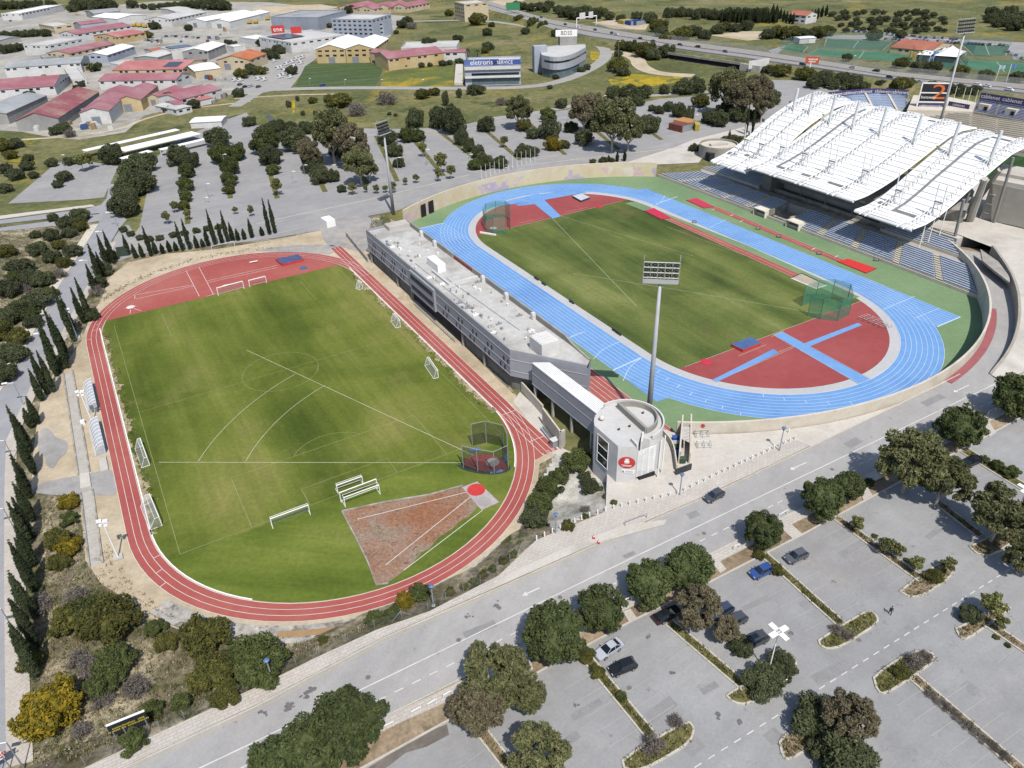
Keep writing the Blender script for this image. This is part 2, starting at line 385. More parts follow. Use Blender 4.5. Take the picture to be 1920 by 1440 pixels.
# street side, 3 m up
flat('verge_ground',[p for p in FRONT],ZF-.03,verge)
bank=MB(); P=dens(FENCE[1:],2.)
O=[]
for i,p in enumerate(P):
    a=P[max(0,i-1)]; b=P[min(len(P)-1,i+1)]; d=Vector((b[0]-a[0],b[1]-a[1])).normalized(); O.append((-d.y,d.x))
rows=[]
for k in range(6):
    t=k/5; rows.append([(p[0]+o[0]*(BANKW*t-.3),p[1]+o[1]*(BANKW*t-.3),ZF*(1-t)-.02*(k==5)+(random.uniform(-.12,.12) if 0<k<5 else 0)) for p,o in zip(P,O)])
for a,b in zip(rows[:-1],rows[1:]): bank.strip(a,b)
struct('bank',bank,scrub)
# front road with kerbs
up3=GP([(-300,1700),(235,1440),(480,1325),(720,1197),(960,1092),(1110,1025),(1200,986),(1320,934),(1440,877),(1565,817),(1665,768),(1800,702),(1853,703),(1880,716),(1990,668),(2300,520)],ZF)
lo3=GP([(-100,1760),(707,1352),(1460,975),(1865,770),(2400,500)],ZF)
flat('front_road',up3+lo3[::-1],ZF,m_road)
mk=MB()
line(mk,GP([(-100,1665),(480,1390),(652,1305),(960,1156),(1115,1080),(1440,924),(1865,720),(2300,515)],ZF),.16,ZF+.012)
dashes(mk,G(-100,1713,ZF),G(1450,947,ZF),1.3,1.35,.15,ZF+.012); dashes(mk,G(1458,943,ZF),G(2300,545,ZF),1.3,1.35,.15,ZF+.012)
for x,y in ((1000,1108),(1500,873),(1805,728),(440,1452)):      # faded lane arrows
    a=G(x-12,y+5,ZF); b=G(x+12,y-6,ZF); line(mk,[a,b],.22,ZF+.013); d=Vector((b[0]-a[0],b[1]-a[1])).normalized()
    mk.poly([(a[0]-d.x*.9,a[1]-d.y*.9,ZF+.013),(a[0]+d.y*.5,a[1]-d.x*.5,ZF+.013),(a[0]-d.y*.5,a[1]+d.x*.5,ZF+.013)])
struct('road_markings',mk,wline)
yl=MB(); line(yl,[(p[0]+.28,p[1]-.5) for p in up3[:7]],.1,ZF+.012); struct('yellow_edge_line',yl,ypaint)
pk=MB(); q=[(p[0],p[1]) for p in up3[:12]]; pk.wall(dens(q,6),ZF,ZF+.15,.22); q=[(p[0],p[1]) for p in lo3]; pk.wall(dens(q,6),ZF,ZF+.15,.22)
struct('kerb',pk,kerb)
# pavement between the kerb and the fence, running into the plaza in front of the tower
pv=up3[1:8][::-1]+[]
pav=GP([(-300,1690),(235,1437),(480,1322),(720,1194),(960,1088),(1110,1022),(1200,983),(1320,931),(1440,874),(1520,836),(1490,825),(1440,848),(1270,927),(1135,960),(1005,1014),(935,1080),(805,1147),(705,1182),(597,1232),(475,1292),(160,1440),(-500,1750)],ZF)
MBp=MB().prism([(p[0],p[1]) for p in pav],ZF-.02,ZF+.13); struct('pavement',MBp,m_pave)
ramp_=GP([(985,1062),(1105,1010),(1170,985),(1250,975),(1245,985),(1110,1022),(962,1088),(900,1116),(940,1085)],ZF); flat('concrete_apron',ramp_,ZF+.145,paleplaza)
plaza=GP([(1135,962),(1270,929),(1440,849),(1492,826),(1520,838),(1665,770),(1800,704),(1830,660)],ZF)
pz=plaza[:7]+[W(91.0*math.cos(a),91.0*math.sin(a)) for a in np.radians(np.linspace(14,-36,30))]+[G(1230,800,ZF),G(1140,850,ZF)]
flat('plaza',pz,ZF+.11,paleplaza)
# front car park
park=GP([(-60,1810),(680,1440),(830,1357),(1007,1262),(1175,1170),(1340,1087),(1440,1032),(1500,1005),(1657,920),(1805,842),(1920,780),(2400,540)],ZF)+[(420,150),(420,-160),(-60,-160)]
flat('car_park',park,ZF+.005,m_park)
k2=MB(); k2.wall(dens(GP([(-60,1810),(680,1440),(830,1357),(1007,1262),(1175,1170),(1340,1087),(1500,1005),(1657,920),(1805,842),(1920,780),(2400,540)],ZF),6),ZF,ZF+.16,.28); struct('car_park_kerb',k2,kerb)
vp=MB()       # pavement strip and little cross paths in the verge
vp.prism(GP([(700,1357),(837,1291),(1460,976),(1865,771),(2300,552),(2310,566),(1870,783),(1468,992),(850,1310),(715,1372)],ZF),ZF-.02,ZF+.12)
for P in ([(1458,985),(1478,978),(1505,1003),(1487,1012)],[(1605,905),(1618,898),(1637,932),(1620,941)],[(1834,789),(1848,782),(1868,812),(1855,820)],[(1168,1148),(1182,1142),(1195,1160),(1180,1168)],[(965,1218),(985,1208),(1000,1255),(985,1262)],[(1330,1050),(1342,1043),(1362,1068),(1350,1075)]): vp.prism(GP(P,ZF),ZF-.02,ZF+.125)
struct('verge_path',vp,m_pave)
# planted islands of the car park: kerb ring and soil
def island(P,name='planted_island',soil=None,smooth=1):
    w=GP(P,ZF); w=smoothp(w+[w[0]],smooth)[:-1] if smooth else w
    s=flat(name,w,ZF+.1,soil or islandgrass); kb=MB(); kb.wall(w,ZF,ZF+.2,.3,closed=True); tag(kb.build('kerb',kerb,parent=s),kind='structure')
def band(a,b,wd,name='planting_strip',soil=None):
    a=G(*a,ZF); b=G(*b,ZF); d=Vector((b[0]-a[0],b[1]-a[1])).normalized(); nx,ny=-d.y*wd/2,d.x*wd/2
    w=[(a[0]+nx,a[1]+ny),(b[0]+nx,b[1]+ny),(b[0]-nx,b[1]-ny),(a[0]-nx,a[1]-ny)]
    s=flat(name,w,ZF+.095,soil or islandgrass); kb=MB(); kb.wall(w,ZF,ZF+.19,.26,closed=True); tag(kb.build('kerb',kerb,parent=s),kind='structure'); return a,b
STRIPS=[((1103,1238),(1222,1382)),((1255,1168),(1398,1290)),((1432,1040),(1576,1170)),((1569,972),(1728,1088)),((1762,946),(1838,1005)),((1808,845),(1990,958)),((1710,1268),(1990,1510)),((1852,1170),(2100,1340)),((1538,1396),(1660,1500)),((905,1375),(980,1470))]
bays=MB()
for i,(a,b) in enumerate(STRIPS):
    A,B=band(a,b,1.45 if i not in (5,) else 2.2,soil=[islandgrass,islandgrass,islandgrass,verge,verge,islandgrass,verge,verge,verge,verge][i])
    d=Vector((B[0]-A[0],B[1]-A[1])); Lg=d.length; d.normalize(); n=Vector((-d.y,d.x)); t=2.
    while t<Lg-1:
        for s in (-1,1):
            p=(A[0]+d.x*t+n.x*s*1.0,A[1]+d.y*t+n.y*s*1.0); q=(p[0]+n.x*s*4.6,p[1]+n.y*s*4.6); line(bays,[p,q],.08,ZF+.02)
        t+=2.5
struct('parking_bay_lines',bays,faintline)
rp=random.Random(41); pt=MB(); dk_=MB(); mc=MB()
for x,y in ((1330,1290),(1240,1330),(1520,1130),(1600,1030),(1750,1000),(1420,1130),(1700,1180),(1820,1290),(1300,1400),(1450,1380),(1560,1260),(1880,900),(1100,1330),(1050,1400),(900,1180),(620,1330),(1300,965),(1600,830),(1750,750),(1180,1040)):
    a=G(x,y,ZF); rz=R(28)+rp.uniform(-.1,.1); l,w_=rp.uniform(1.5,7),rp.uniform(.8,2.2); c,s=math.cos(rz),math.sin(rz)
    pt.flat([(a[0]+p*l*c-q*w_*s,a[1]+p*l*s+q*w_*c) for p,q in ((-.5,-.5),(.5,-.46),(.5,.5),(-.5,.48))],ZF+.009)
for x,y in ((570,1305),(575,1300),(582,1297),(545,1322),(540,1318),(548,1326),(537,1326),(930,1137),(933,1134),(883,1155),(497,1338),(1080,1250+70),(1260,1260),(1345,1340),(1480,1190),(1640,1010),(1700,1250),(1215,1190),(1560,1090),(1390,1350)):
    for _ in range(4): a=G(x+rp.gauss(0,3),y+rp.gauss(0,3),ZF); r0=rp.uniform(.12,.45); dk_.poly([(a[0]+r0*rp.uniform(.5,1.2)*math.cos(t),a[1]+r0*rp.uniform(.4,1.1)*math.sin(t),ZF+.014+.0005*len(dk_.f)) for t in np.linspace(0,6.283,9)[:-1]])
for x,y in ((690,1270),(860,1200),(1050,1120),(1320,1000),(1560,880),(1450,1300),(1610,1200),(1180,1290),(1740,1090)): a=G(x,y,ZF); mc.poly([(a[0]+.38*math.cos(t),a[1]+.38*math.sin(t),ZF+.018) for t in np.linspace(0,6.283,15)[:-1]])
struct('asphalt_patch',pt,M('asphalt_repair','#949393','#a09f9e',.6,fine=3,finer=(.88,1.08))); struct('oil_stain',dk_,M('oil_stain','#6c6a69','#807d7b',1.5)); struct('drain_cover',mc,M('drain_cover','#77716c','#86807a',2.))
ISL=[([(1167,1428),(1200,1402),(1240,1380),(1290,1352),(1302,1366),(1294,1392),(1250,1420),(1205,1444),(1172,1444)],islandgrass),([(1362,1305),(1398,1283),(1470,1222),(1494,1238),(1488,1266),(1440,1300),(1400,1322),(1375,1318)],islandgrass),([(1535,1202),(1580,1172),(1630,1144),(1645,1157),(1645,1170),(1580,1212),(1552,1218),(1538,1211)],islandgrass),([(1687,1110),(1715,1088),(1768,1052),(1786,1058),(1786,1080),(1735,1115),(1708,1121)],verge),([(1818,1026),(1850,1010),(1895,985),(1912,996),(1905,1012),(1865,1040),(1835,1042)],verge),([(1638,1272),(1660,1252),(1708,1223),(1745,1222),(1754,1238),(1708,1272),(1660,1302),(1645,1297)],islandgrass),([(1792,1180),(1830,1162),(1886,1134),(1896,1142),(1850,1174),(1812,1200),(1800,1196)],verge),([(1462,1392),(1478,1374),(1530,1355),(1580,1348),(1588,1356),(1535,1394),(1478,1426),(1467,1418)],verge)]
for P,s in ISL: island(P,soil=s)
ai=MB(); dashes(ai,G(1250,1472,ZF),G(2000,1000,ZF),1.15,1.05,.13,ZF+.015); struct('aisle_dashes',ai,wline)
wet=GP([(690,1440),(745,1405),(820,1365),(838,1358),(842,1378),(800,1400),(760,1412),(735,1432),(715,1446)],ZF); flat('damp_asphalt',wet,ZF+.018,M('damp','#6f6861','#857d75',.2,fine=1.5))
# left road and its pavement (field level)
lr_l=GP([(-260,1250),(-60,830),(12,717),(112,535),(185,420)]); lr_r=GP([(12,1700),(12,1440),(8,1080),(9,900),(12,825),(33,780),(60,720),(100,655),(150,560),(190,490),(207,455)])
flat('side_road',lr_r+GP([(222,430),(238,412),(222,395),(215,360),(225,345),(205,345),(200,372),(188,385)])+lr_l[::-1],.02,m_left)
flat('driveway',smoothp(GP([(200,475),(222,432),(240,418),(250,436),(290,450),(380,446),(480,437),(620,415),(690,402),(690,418),(600,432),(480,452),(380,462),(300,470),(250,480),(215,492)]),1),.035,m_back)
sp=MB(); A=dens(lr_r[1:],6); B=[(p[0]+ (3.2 if p[1]<110 else 1.9),p[1]+.8) for p in A]
sp.prism(A+B[::-1],0,.13); struct('side_pavement',sp,m_pave2)
lk=MB(); A=dens(lr_l[1:],6); lk.prism(A+[(p[0]-2.6,p[1]-1.2) for p in A][::-1],0,.14); struct('side_pavement',lk,cream)
flat('west_road',GP([(-200,442),(0,413),(160,392),(190,384),(200,398),(165,402),(0,420),(-200,450)]),.034,m_left); flat('west_road',GP([(-200,458),(0,427),(120,411),(170,403),(205,400),(200,412),(165,418),(120,422),(0,434),(-200,466)]),.040,m_left)
wp=MB().prism(GP([(-200,432),(0,405),(172,384),(178,387),(0,411),(-200,440)]),0,.14); struct('west_pavement',wp,paleplaza)
# back car park
bcp=GP([(240,455),(262,425),(288,300),(330,262),(420,226),(462,211),(482,236),(620,240),(770,242),(860,236),(900,227),(980,215),(1080,205),(1190,195),(1240,185),(1330,178),(1400,150),(1480,150),(1600,160),(1700,170),(1520,200),(1480,225),(1390,246),(1310,285),(1290,306),(1200,310),(1100,314),(960,326),(880,345),(745,395),(690,405),(620,417),(520,433),(400,446),(290,453)])
flat('back_car_park',bcp,.015,m_back)
flat('side_car_park',GP([(15,382),(105,306),(150,300),(222,312),(195,370),(160,374)]),.015,m_back)
lines=MB()
for a,b in (((480,420),(690,375)),((690,375),(880,328)),((880,322),(1290,275)),((1290,275),(1310,262)),((482,238),(620,241)),((620,258),(880,241)),((880,241),(1130,213))):
    lines.wall(dens(GP([a,b]),8),0,.16,.3)
struct('back_kerb',lines,kerb)
# bay lines of the back car park, running between the planted strips
BROWS=[((352,420),(348,292)),((432,372),(425,275)),((520,372),(490,270)),((610,360),(560,262)),((690,345),(625,255)),((745,340),(705,255)),((832,330),(775,262)),((905,308),(830,252)),((975,300),(905,240)),((1060,290),(985,225)),((1160,280),(1080,215)),((1240,262),(1160,205))]
bl=MB(); st=MB()
for a,b in BROWS:
    A,B=G(*a),G(*b); d=Vector((B[0]-A[0],B[1]-A[1])); Lg=d.length; d.normalize(); n=Vector((-d.y,d.x))
    w=[(A[0]+n.x,A[1]+n.y),(B[0]+n.x,B[1]+n.y),(B[0]-n.x,B[1]-n.y),(A[0]-n.x,A[1]-n.y)]; st.prism(w,0,.14)
    t=2
    while t<Lg:
        for s in (-1,1):
            p=(A[0]+d.x*t+n.x*s*1.2,A[1]+d.y*t+n.y*s*1.2); line(bl,[p,(p[0]+n.x*s*4.6,p[1]+n.y*s*4.6)],.1,.03)
        t+=2.6
struct('planting_strip',st,islandgrass); struct('back_bay_lines',bl,faintline)
sb=MB()
for a,b in (((40,375),(110,308)),((190,366),(215,315)),((160,372),(185,314))): dashes(sb,G(*a),G(*b),.12,2.4,4.5,.03)
struct('side_bay_lines',sb,wline)
# industrial estate ground, roads, fields, motorway
flat('estate_ground',GP([(-80,240),(-80,40),(60,26),(160,14),(300,2),(420,4),(500,4),(640,18),(760,30),(730,70),(640,78),(585,112),(545,165),(480,176),(420,178),(350,197),(270,217),(235,248),(150,262),(100,258),(40,247)]),-.02,ground_mat('estate',[(.3,'#9c9993'),(.5,'#b5b1a9'),(.7,'#c6c0b2')],.03,'#8d8663',.02,.4,(.85,1.12),.1,plo=.55,phi=.7))
def road(name,c,wd,z,m): 
    c=dens(smoothp([G(*p) for p in c],2),8); mb=MB(); line(mb,c,wd,z); return struct(name,mb,m)
m_far=asphalt('estate_road_asphalt','#aaa7a2','#b3b0aa','#bdb6a8',crack=False)
road('estate_road',[(400,173),(480,169),(640,164),(860,166),(1000,164),(1070,148),(1128,118),(1140,98),(1120,80),(1080,68),(1040,60),(980,48)],9,.03,m_far)
road('estate_road',[(440,200),(520,150),(570,120),(620,85),(640,60),(700,40),(770,40),(900,37),(980,48)],8,.025,m_far)
road('estate_lane',[(900,225),(1010,212),(1130,186),(1240,178),(1330,172)],6,.03,m_far)
road('estate_path',[(40,262),(150,255),(235,240),(262,225),(340,205),(470,190)],3,.02,dirt)
road('dirt_track',[(1150,95),(1195,108),(1200,125),(1230,138),(1300,142)],11,.02,dirt)
road('dirt_track',[(440,185),(540,178),(640,176)],3,.02,dirt)
flat('estate_yard',GP([(420,160),(490,118),(560,112),(585,112),(545,163),(470,172)]),-.01,m_far)
flat('crop_field',GP([(553,162),(574,120),(592,118),(702,115),(718,131),(703,162)]),.0,ground_mat('crop',[(.3,'#46583a'),(.5,'#536640'),(.7,'#6b7547')],.06,None,1,.5,(.85,1.12),.15,R(20),.3,3))
flat('meadow_field',GP([(713,162),(722,133),(850,125),(850,163)]),.0,ground_mat('flower_meadow',[(.3,'#59653a'),(.5,'#6f7741'),(.7,'#868043')],.03,'#b59d30',.03,.6,(.8,1.2),.2,plo=.5,phi=.62))
yel=ground_mat('yellow_flowers',[(.3,'#8c8433'),(.5,'#b39d2c'),(.7,'#d0b02a')],.06,'#6f7440',.08,.5,(.75,1.2),.2,plo=.5,phi=.6)
for P in ([(1140,150),(1170,138),(1240,142),(1290,143),(1270,155),(1200,165),(1150,165)],[(546,190),(553,186),(553,213),(549,213)],[(30,268),(60,262),(85,265),(50,272)],[(0,300),(40,296),(80,300),(30,306)],[(1108,95),(1130,100),(1128,115),(1105,112)]): flat('yellow_flower_patch',smoothp(GP(P)+[G(*P[0])],2)[:-1],.01,yel)
wc=flat('stream',smoothp(GP([(498,218),(504,214),(515,222),(517,229),(508,229)]),1),.03,M('pond_water','#4c4f4e','#5a5c59',.1,rough=.5,spec=.3))
flat('sandy_clearing',GP([(460,30),(480,12),(600,8),(640,14),(560,24)]),-.01,dirt); flat('sandy_clearing',GP([(860,6),(1000,-6),(960,10),(900,12)]),-.01,dirt); flat('sandy_clearing',GP([(1110,42),(1160,36),(1220,40),(1210,56),(1150,54)]),-.01,dirt)
flat('sandy_clearing',GP([(1330,66),(1400,58),(1480,60),(1480,70),(1400,76)]),-.01,dirt)
MZ=4.0     # motorway on an embankment
mt=[(880,-10),(960,16),(1030,36),(1115,50),(1250,73),(1440,98),(1680,135),(1920,158),(2400,200)]; ml=[(880,8),(975,33),(1040,55),(1105,70),(1267,93),(1440,117),(1680,152),(1920,178),(2400,225)]
A=GP(mt,MZ);B=GP(ml,MZ); mw=MB(); n=len(A)
mw.strip([(x,y,MZ) for x,y in B],[(x,y,MZ) for x,y in A]); struct('motorway',mw,m_mway)
em=MB(); Bs=[(x,y-1,MZ-.02) for x,y in B]; Be=[(x-4,y-9,-.05) for x,y in B]; em.strip(Be,Bs); As=[(x,y+1,MZ-.02) for x,y in A]; Ae=[(x+4,y+9,-.05) for x,y in A]; em.strip(As,Ae); em.strip(Bs,[(x,y,MZ-.01) for x,y in B]); em.strip([(x,y,MZ-.01) for x,y in A],As); struct('motorway_bank',em,meadow)
md=MB()
for t,wd in ((.06,.25),(.30,.15),(.44,.25),(.56,.25),(.72,.15),(.94,.25)):
    Lp=[(b[0]*(1-t)+a[0]*t,b[1]*(1-t)+a[1]*t) for a,b in zip(A,B)]
    if wd<.2: 
        for p,q in zip(Lp[:-1],Lp[1:]): dashes(md,p,q,4,6,.25,MZ+.03)
    else: line(md,Lp,wd,MZ+.03)
struct('motorway_lines',md,wline)
db=MB(); line(db,[(b[0]*.5+a[0]*.5,b[1]*.5+a[1]*.5) for a,b in zip(A,B)],3.2,MZ+.02); struct('central_reserve',db,M('dark_reserve','#5c5650','#6d665e',.1))
MWA,MWB=A,B
# ------------------------------------------------------------------ the two running grounds
def oval(R_,c,t,n=24,half=42.195):
    P=[]
    for i in range(n+1): a=-math.pi/2+math.pi*i/n; P.append(W(half+R_*math.cos(a),R_*math.sin(a),c,t))
    for i in range(n+1): a=math.pi/2+math.pi*i/n; P.append(W(-half+R_*math.cos(a),R_*math.sin(a),c,t))
    return P
def ring(mb,r0,r1,c,t,z,n=40):
    a=oval(r0,c,t,n); b=oval(r1,c,t,n); a=[(x,y,z) for x,y in a+a[:1]]; b=[(x,y,z) for x,y in b+b[:1]]; mb.strip(b,a)
def rect(u0,u1,v0,v1,c,t): return [W(u0,v0,c,t),W(u1,v0,c,t),W(u1,v1,c,t),W(u0,v1,c,t)]
def circ(x,y,r,n=28,a0=0,a1=2*math.pi): return [(x+r*math.cos(a0+(a1-a0)*i/n),y+r*math.sin(a0+(a1-a0)*i/n)) for i in range(n)]
def arc(c,r,p,q,n=24):
    a=math.atan2(p[1]-c[1],p[0]-c[0]); b=math.atan2(q[1]-c[1],q[0]-c[0])
    if b-a>math.pi: b-=2*math.pi
    if a-b>math.pi: b+=2*math.pi
    return [(c[0]+r*math.cos(a+(b-a)*i/n),c[1]+r*math.sin(a+(b-a)*i/n)) for i in range(n+1)]
# --- training ground (red)
flat('training_pitch',oval(36.3,RC,RTH,40),.03,m_turfL)
m_worn=ground_mat('worn_edge',[(.35,'#8d8556'),(.5,'#b3a583'),(.65,'#c8bb9e')],.25,None,1,1.5,(.8,1.15),.6)
we=MB(); 
for s in (-1,1):
    jit=np.convolve(RNG.normal(size=430),np.ones(9)/9,'same')[:420]*1.1+np.convolve(RNG.normal(size=430),np.ones(40)/40,'same')[:420]*2.2
    we.strip([(*W(u,s*(35.3+max(-1.3,min(.8,j))),RC,RTH),.034) for u,j in zip(np.linspace(-46,44,420),jit)],[(*W(u,s*36.4,RC,RTH),.034) for u in np.linspace(-46,44,420)])
struct('worn_edge',we,m_worn)
tr=MB(); ring(tr,36.5,40.16,RC,RTH,.05)
u0=LU(*G(641,461),RC,RTH)[0]; u1=LU(*G(1033,848),RC,RTH)[0]
tr.poly([(x,y,.054) for x,y in rect(u0,-42,36.5,40.16,RC,RTH)]); tr.poly([(x,y,.054) for x,y in rect(42,u1,36.5,40.16,RC,RTH)])
ug=LU(*G(1005,862),RC,RTH)
tr.flat([W(42,36.5,RC,RTH),W(u1,36.5,RC,RTH),G(1005,862),W(60,33,RC,RTH)],.052)
struct('training_track',tr,m_red)
ln=MB()
for r in (36.5,37.72,38.94,40.16): ring(ln,r-.045,r+.045,RC,RTH,.066)
for k in range(4):
    v=36.5+1.22*k; line(ln,[W(u0,v,RC,RTH),W(-42,v,RC,RTH)],.11,.068); line(ln,[W(42,v,RC,RTH),W(u1,v,RC,RTH)],.11,.068)
for u in (-42.2,46,57.5): line(ln,[W(u,36.5,RC,RTH),W(u,40.16,RC,RTH)],.12,.07)
for a,b in (((152,641),(172,636)),((172,622),(182,618)),((180,610),(190,606)),((288,1047),(300,1041)),((293,1075),(305,1067)),((300,1101),(312,1092))): line(ln,[G(*a),G(*b)],.12,.07)
ln_o=struct('training_lane_lines',ln,wline)
for s_,(x,y) in zip('123',((1019,852),(1029,847),(1037,843))):
    p=G(x,y); d=W(-1,0,(0,0),RTH); e=W(0,1,(0,0),RTH); text(s_,1.3,wline,ln_o,(p[0],p[1],.07),(e[0],e[1],0),(d[0],d[1],0),name='lane_number',depth=.004)
inner=MB(); ring(inner,35.95,36.4,RC,RTH,.058)
uc=-54.5
D=MB(); a0=math.acos((-uc-42.195)/36.4)
D.flat([W(-42.195-36.4*math.cos(a),36.4*math.sin(a),RC,RTH) for a in np.linspace(-a0,a0,40)],.056); struct('training_infield',D,m_red)
kb=MB(); 
for s in (-1,1): kb.wall([W(u,s*36.2,RC,RTH) for u in np.linspace(uc+4,44,30)],.03,.12,.22)
kb.wall([W(42.195+36.2*math.cos(a),36.2*math.sin(a),RC,RTH) for a in np.radians(np.linspace(-90,-42,14))],.03,.12,.22)
kb.wall([W(42.195+36.2*math.cos(a),36.2*math.sin(a),RC,RTH) for a in np.radians(np.linspace(90,55,12))],.03,.12,.22)
struct('track_kerb',kb,wpaint)
ml_=MB()
P_=lambda L:[G(*p) for p in L]
for seg in ([(393,697-0),(510,680)],): pass
for a,b in (((349,508),(374,556)),((373,501),(400,552)),((255,553),(363,534)),((255,561),(363,536.5)),((253,553),(253,561)),((388,527),(520,498)),((390,530),(520,502)),((387,556),(404,551)),((232,579),(241,577)),((247,577),(256,573)),((245,581),(244,588)),((251,579),(265,583))): line(ml_,P_([a,b]),.13,.07)
c=G(245,576); ml_.poly([(x,y,.068) for x,y in circ(*c,1.15)])
struct('infield_markings',ml_,wline)
# football and sector lines on the grass
pl=MB(); UL,UT,VL,VR=-50,LU(*G(328,1043),RC,RTH)[0],-32.6,33.0
ln_=lambda a,b: line(pl,dens([WR(*a),WR(*b)],4),.1,.05)
ln_((UL,VL),(UT,VL)); ln_((UT,VL),(UT,VR)); ln_((UL,VR),(UT,VR)); uh=(UL+UT)/2-1; ln_((uh,VL),(uh,VR))
line(pl,[WR(uh+9.15*math.cos(a),9.15*math.sin(a)) for a in np.linspace(0,6.2832,40)],.1,.05)
for s,ue in ((-1,UT),):
    ln_((ue,-20),(ue-16.5,-20)); ln_((ue-16.5,-20),(ue-16.5,20)); ln_((ue-16.5,20),(ue,20)); ln_((ue,-9),(ue-5.5,-9)); ln_((ue-5.5,-9),(ue-5.5,9)); ln_((ue-5.5,9),(ue,9))
    line(pl,[WR(ue-11-9.15*math.cos(a),9.15*math.sin(a)) for a in np.linspace(-.92,.92,20)],.1,.05)
ln_((UL,-20),(UL+16,-20)); ln_((UL,20),(UL+16,20))
struct('pitch_lines',pl,M('chalk_line','#a3a67a','#8f9560',.3))
sl_=MB(); cc=G(918,868); e1=G(298,867); e2=G(463,657)
line(sl_,dens([cc,e1],4),.13,.055); line(sl_,dens([cc,e2],4),.13,.055)
for p,q in (((372,865),(555,703)),((461,865),(620,727))): 
    P,Q=G(*p),G(*q); r=math.hypot(P[0]-cc[0],P[1]-cc[1]); line(sl_,arc(cc,r,P,Q),.12,.055)
struct('throwing_sector_lines',sl_,M('sector_line','#d2d2b8','#bfc19c',.3))
m_turfS=turf('lush_turf',RTH+.9,[(.36,'#526326'),(.47,'#64742d'),(.57,'#778339'),(.68,'#898b4c')],stripe=.03,across=.09,dark='#85874a')
ut=LU(*G(328,1043),RC,RTH)[0]; a9=math.acos((ut+.6-42.195)/36.2); flat('lush_turf',[WR(42.195+36.2*math.cos(a),36.2*math.sin(a)) for a in np.linspace(-a9,a9,40)],.038,m_turfS)
# shot put sector of clay with timber edging
clay=ground_mat('clay',[(.32,'#94745f'),(.46,'#ab8a75'),(.58,'#a5917f'),(.7,'#999273')],.09,'#a2653f',.05,1.8,(.6,1.25),.7,plo=.46,phi=.66,patch2='#7d6355',p2s=.7,p2=(.56,.64))
flat('clay_sector',P_([(641,959),(700,946),(800,930),(872,912),(899,948),(880,968),(862,978),(848,992),(822,1008),(806,1028),(790,1036),(768,1062),(745,1080),(728,1092),(706,1096),(690,1055),(668,1010)]),.045,clay)
sq=MB().prism(P_([(866,914),(895,903),(936,942),(903,957)]),.03,.09); struct('throwing_slab',sq,M('lilac_concrete','#b7abae','#c4b9ba',.3,fine=2))
te=MB(); te.wall(dens(P_([(641,959),(720,942),(805,928),(868,911)]),5),.03,.2,.3); te.wall(dens(P_([(641,959),(668,1010),(690,1055),(706,1098),(728,1094)]),5),.03,.2,.25); struct('sector_edging',te,concd)
ws=MB(); 
for a,b in (((670,974),(888,920)),((723,1060),(890,926)),((757,1070),(905,957))): line(ws,P_([a,b]),.13,.075)
struct('shot_sector_lines',ws,wline)
def disc(name,px,py,r,z,m,label,cat,group=None):
    x,y=G(px,py); mb=MB(); mb.prism(circ(x,y,r),z-.04,z); return tag(mb.build(name,m,loc=(x,y,z)),label,cat,group)
redp=M('red_paint','#cf3f3c','#d84b46',.4,rough=.6)
disc('throwing_circle',893,919,1.75,.14,redp,'bright red painted shot put circle on the lilac slab of the grass field','circle')
disc('throwing_circle',908,941,1.3,.13,M('circle_grey','#a9a49c','#b4afa8',.4),'plain grey concrete circle beside the red one on the lilac slab','circle')
# --- main stadium floor
fl=[W(90.2*math.cos(a),max(-58.5,90.2*math.sin(a))) for a in np.linspace(0,2*math.pi,120,endpoint=False)]
flat('stadium_floor',fl,.02,m_green)
flat('infield',oval(34.1,BC,BT,40),.035,m_turfR)
ap=MB(); ring(ap,34.0,36.5,BC,BT,.045); struct('track_apron',ap,m_apron)
bt=MB(); ring(bt,36.5,46.26,BC,BT,.05)
uA=LU(*G(781,430))[0]; uB=LU(*G(1802,594))[0]
bt.poly([(x,y,.054) for x,y in rect(uA,-42,-46.26,-36.5,BC,BT)]); bt.poly([(x,y,.054) for x,y in rect(42,uB,36.5,46.26,BC,BT)])
uC=LU(*G(1222,757))[0]; bt.flat([W(42,-46.26),W(uC,-46.26),G(1255,746),W(52,-43)],.053)
ux=LU(*G(1215,352))[0]; bt.flat([W(-42,46.26),W(ux,46.26),G(1195,357),W(-52,43)],.053)
struct('running_track',bt,m_blue)
bl_=MB(); m_bline=M('track_line','#bcd8f2','#d4e6f6',.4,k=1.75)
for k in range(9): 
    r=36.5+1.22*k; ring(bl_,r-.045,r+.045,BC,BT,.066)
    line(bl_,[W(uA,-r),W(-42,-r)],.09,.068); line(bl_,[W(42,r),W(uB,r)],.09,.068)
for u,v0,v1 in ((uA,-46.26,-36.5),(uB,36.5,46.26),(uB-6,36.5,46.26)): line(bl_,[W(u,v0),W(u,v1)],.35 if u!=uB-6 else .14,.07)
for a,b in (((1148,695),(1202,671)),((1229,383),(1270,369)),((1655,581),(1715,556)),((1330,427),(1362,412)),((1064,635),(1098,622))): line(bl_,P_([a,b]),.16 if a[0] not in(1148,1229) else .34,.072)
for a,b,m_ in (((1112,674),(1162,641),(1130,655)),((1168,715),(1202,672),(1180,688)),((1063,636),(1095,623),(1078,627)),((1229,386),(1247,367),(1240,378))): line(bl_,smoothp(P_([a,m_,b]),2),.14,.072)
for i in range(8):      # stagger marks round the south bend
    for off,R0 in ((i*.115-.2,0),(i*.09-.95,1)):
        a=-math.pi/2+1.05+off; r0=36.5+1.22*i; line(bl_,[W(42.195+r0*math.cos(a),r0*math.sin(a)),W(42.195+(r0+1.22)*math.cos(a),(r0+1.22)*math.sin(a))],.14,.071)
struct('track_lane_lines',bl_,m_bline)
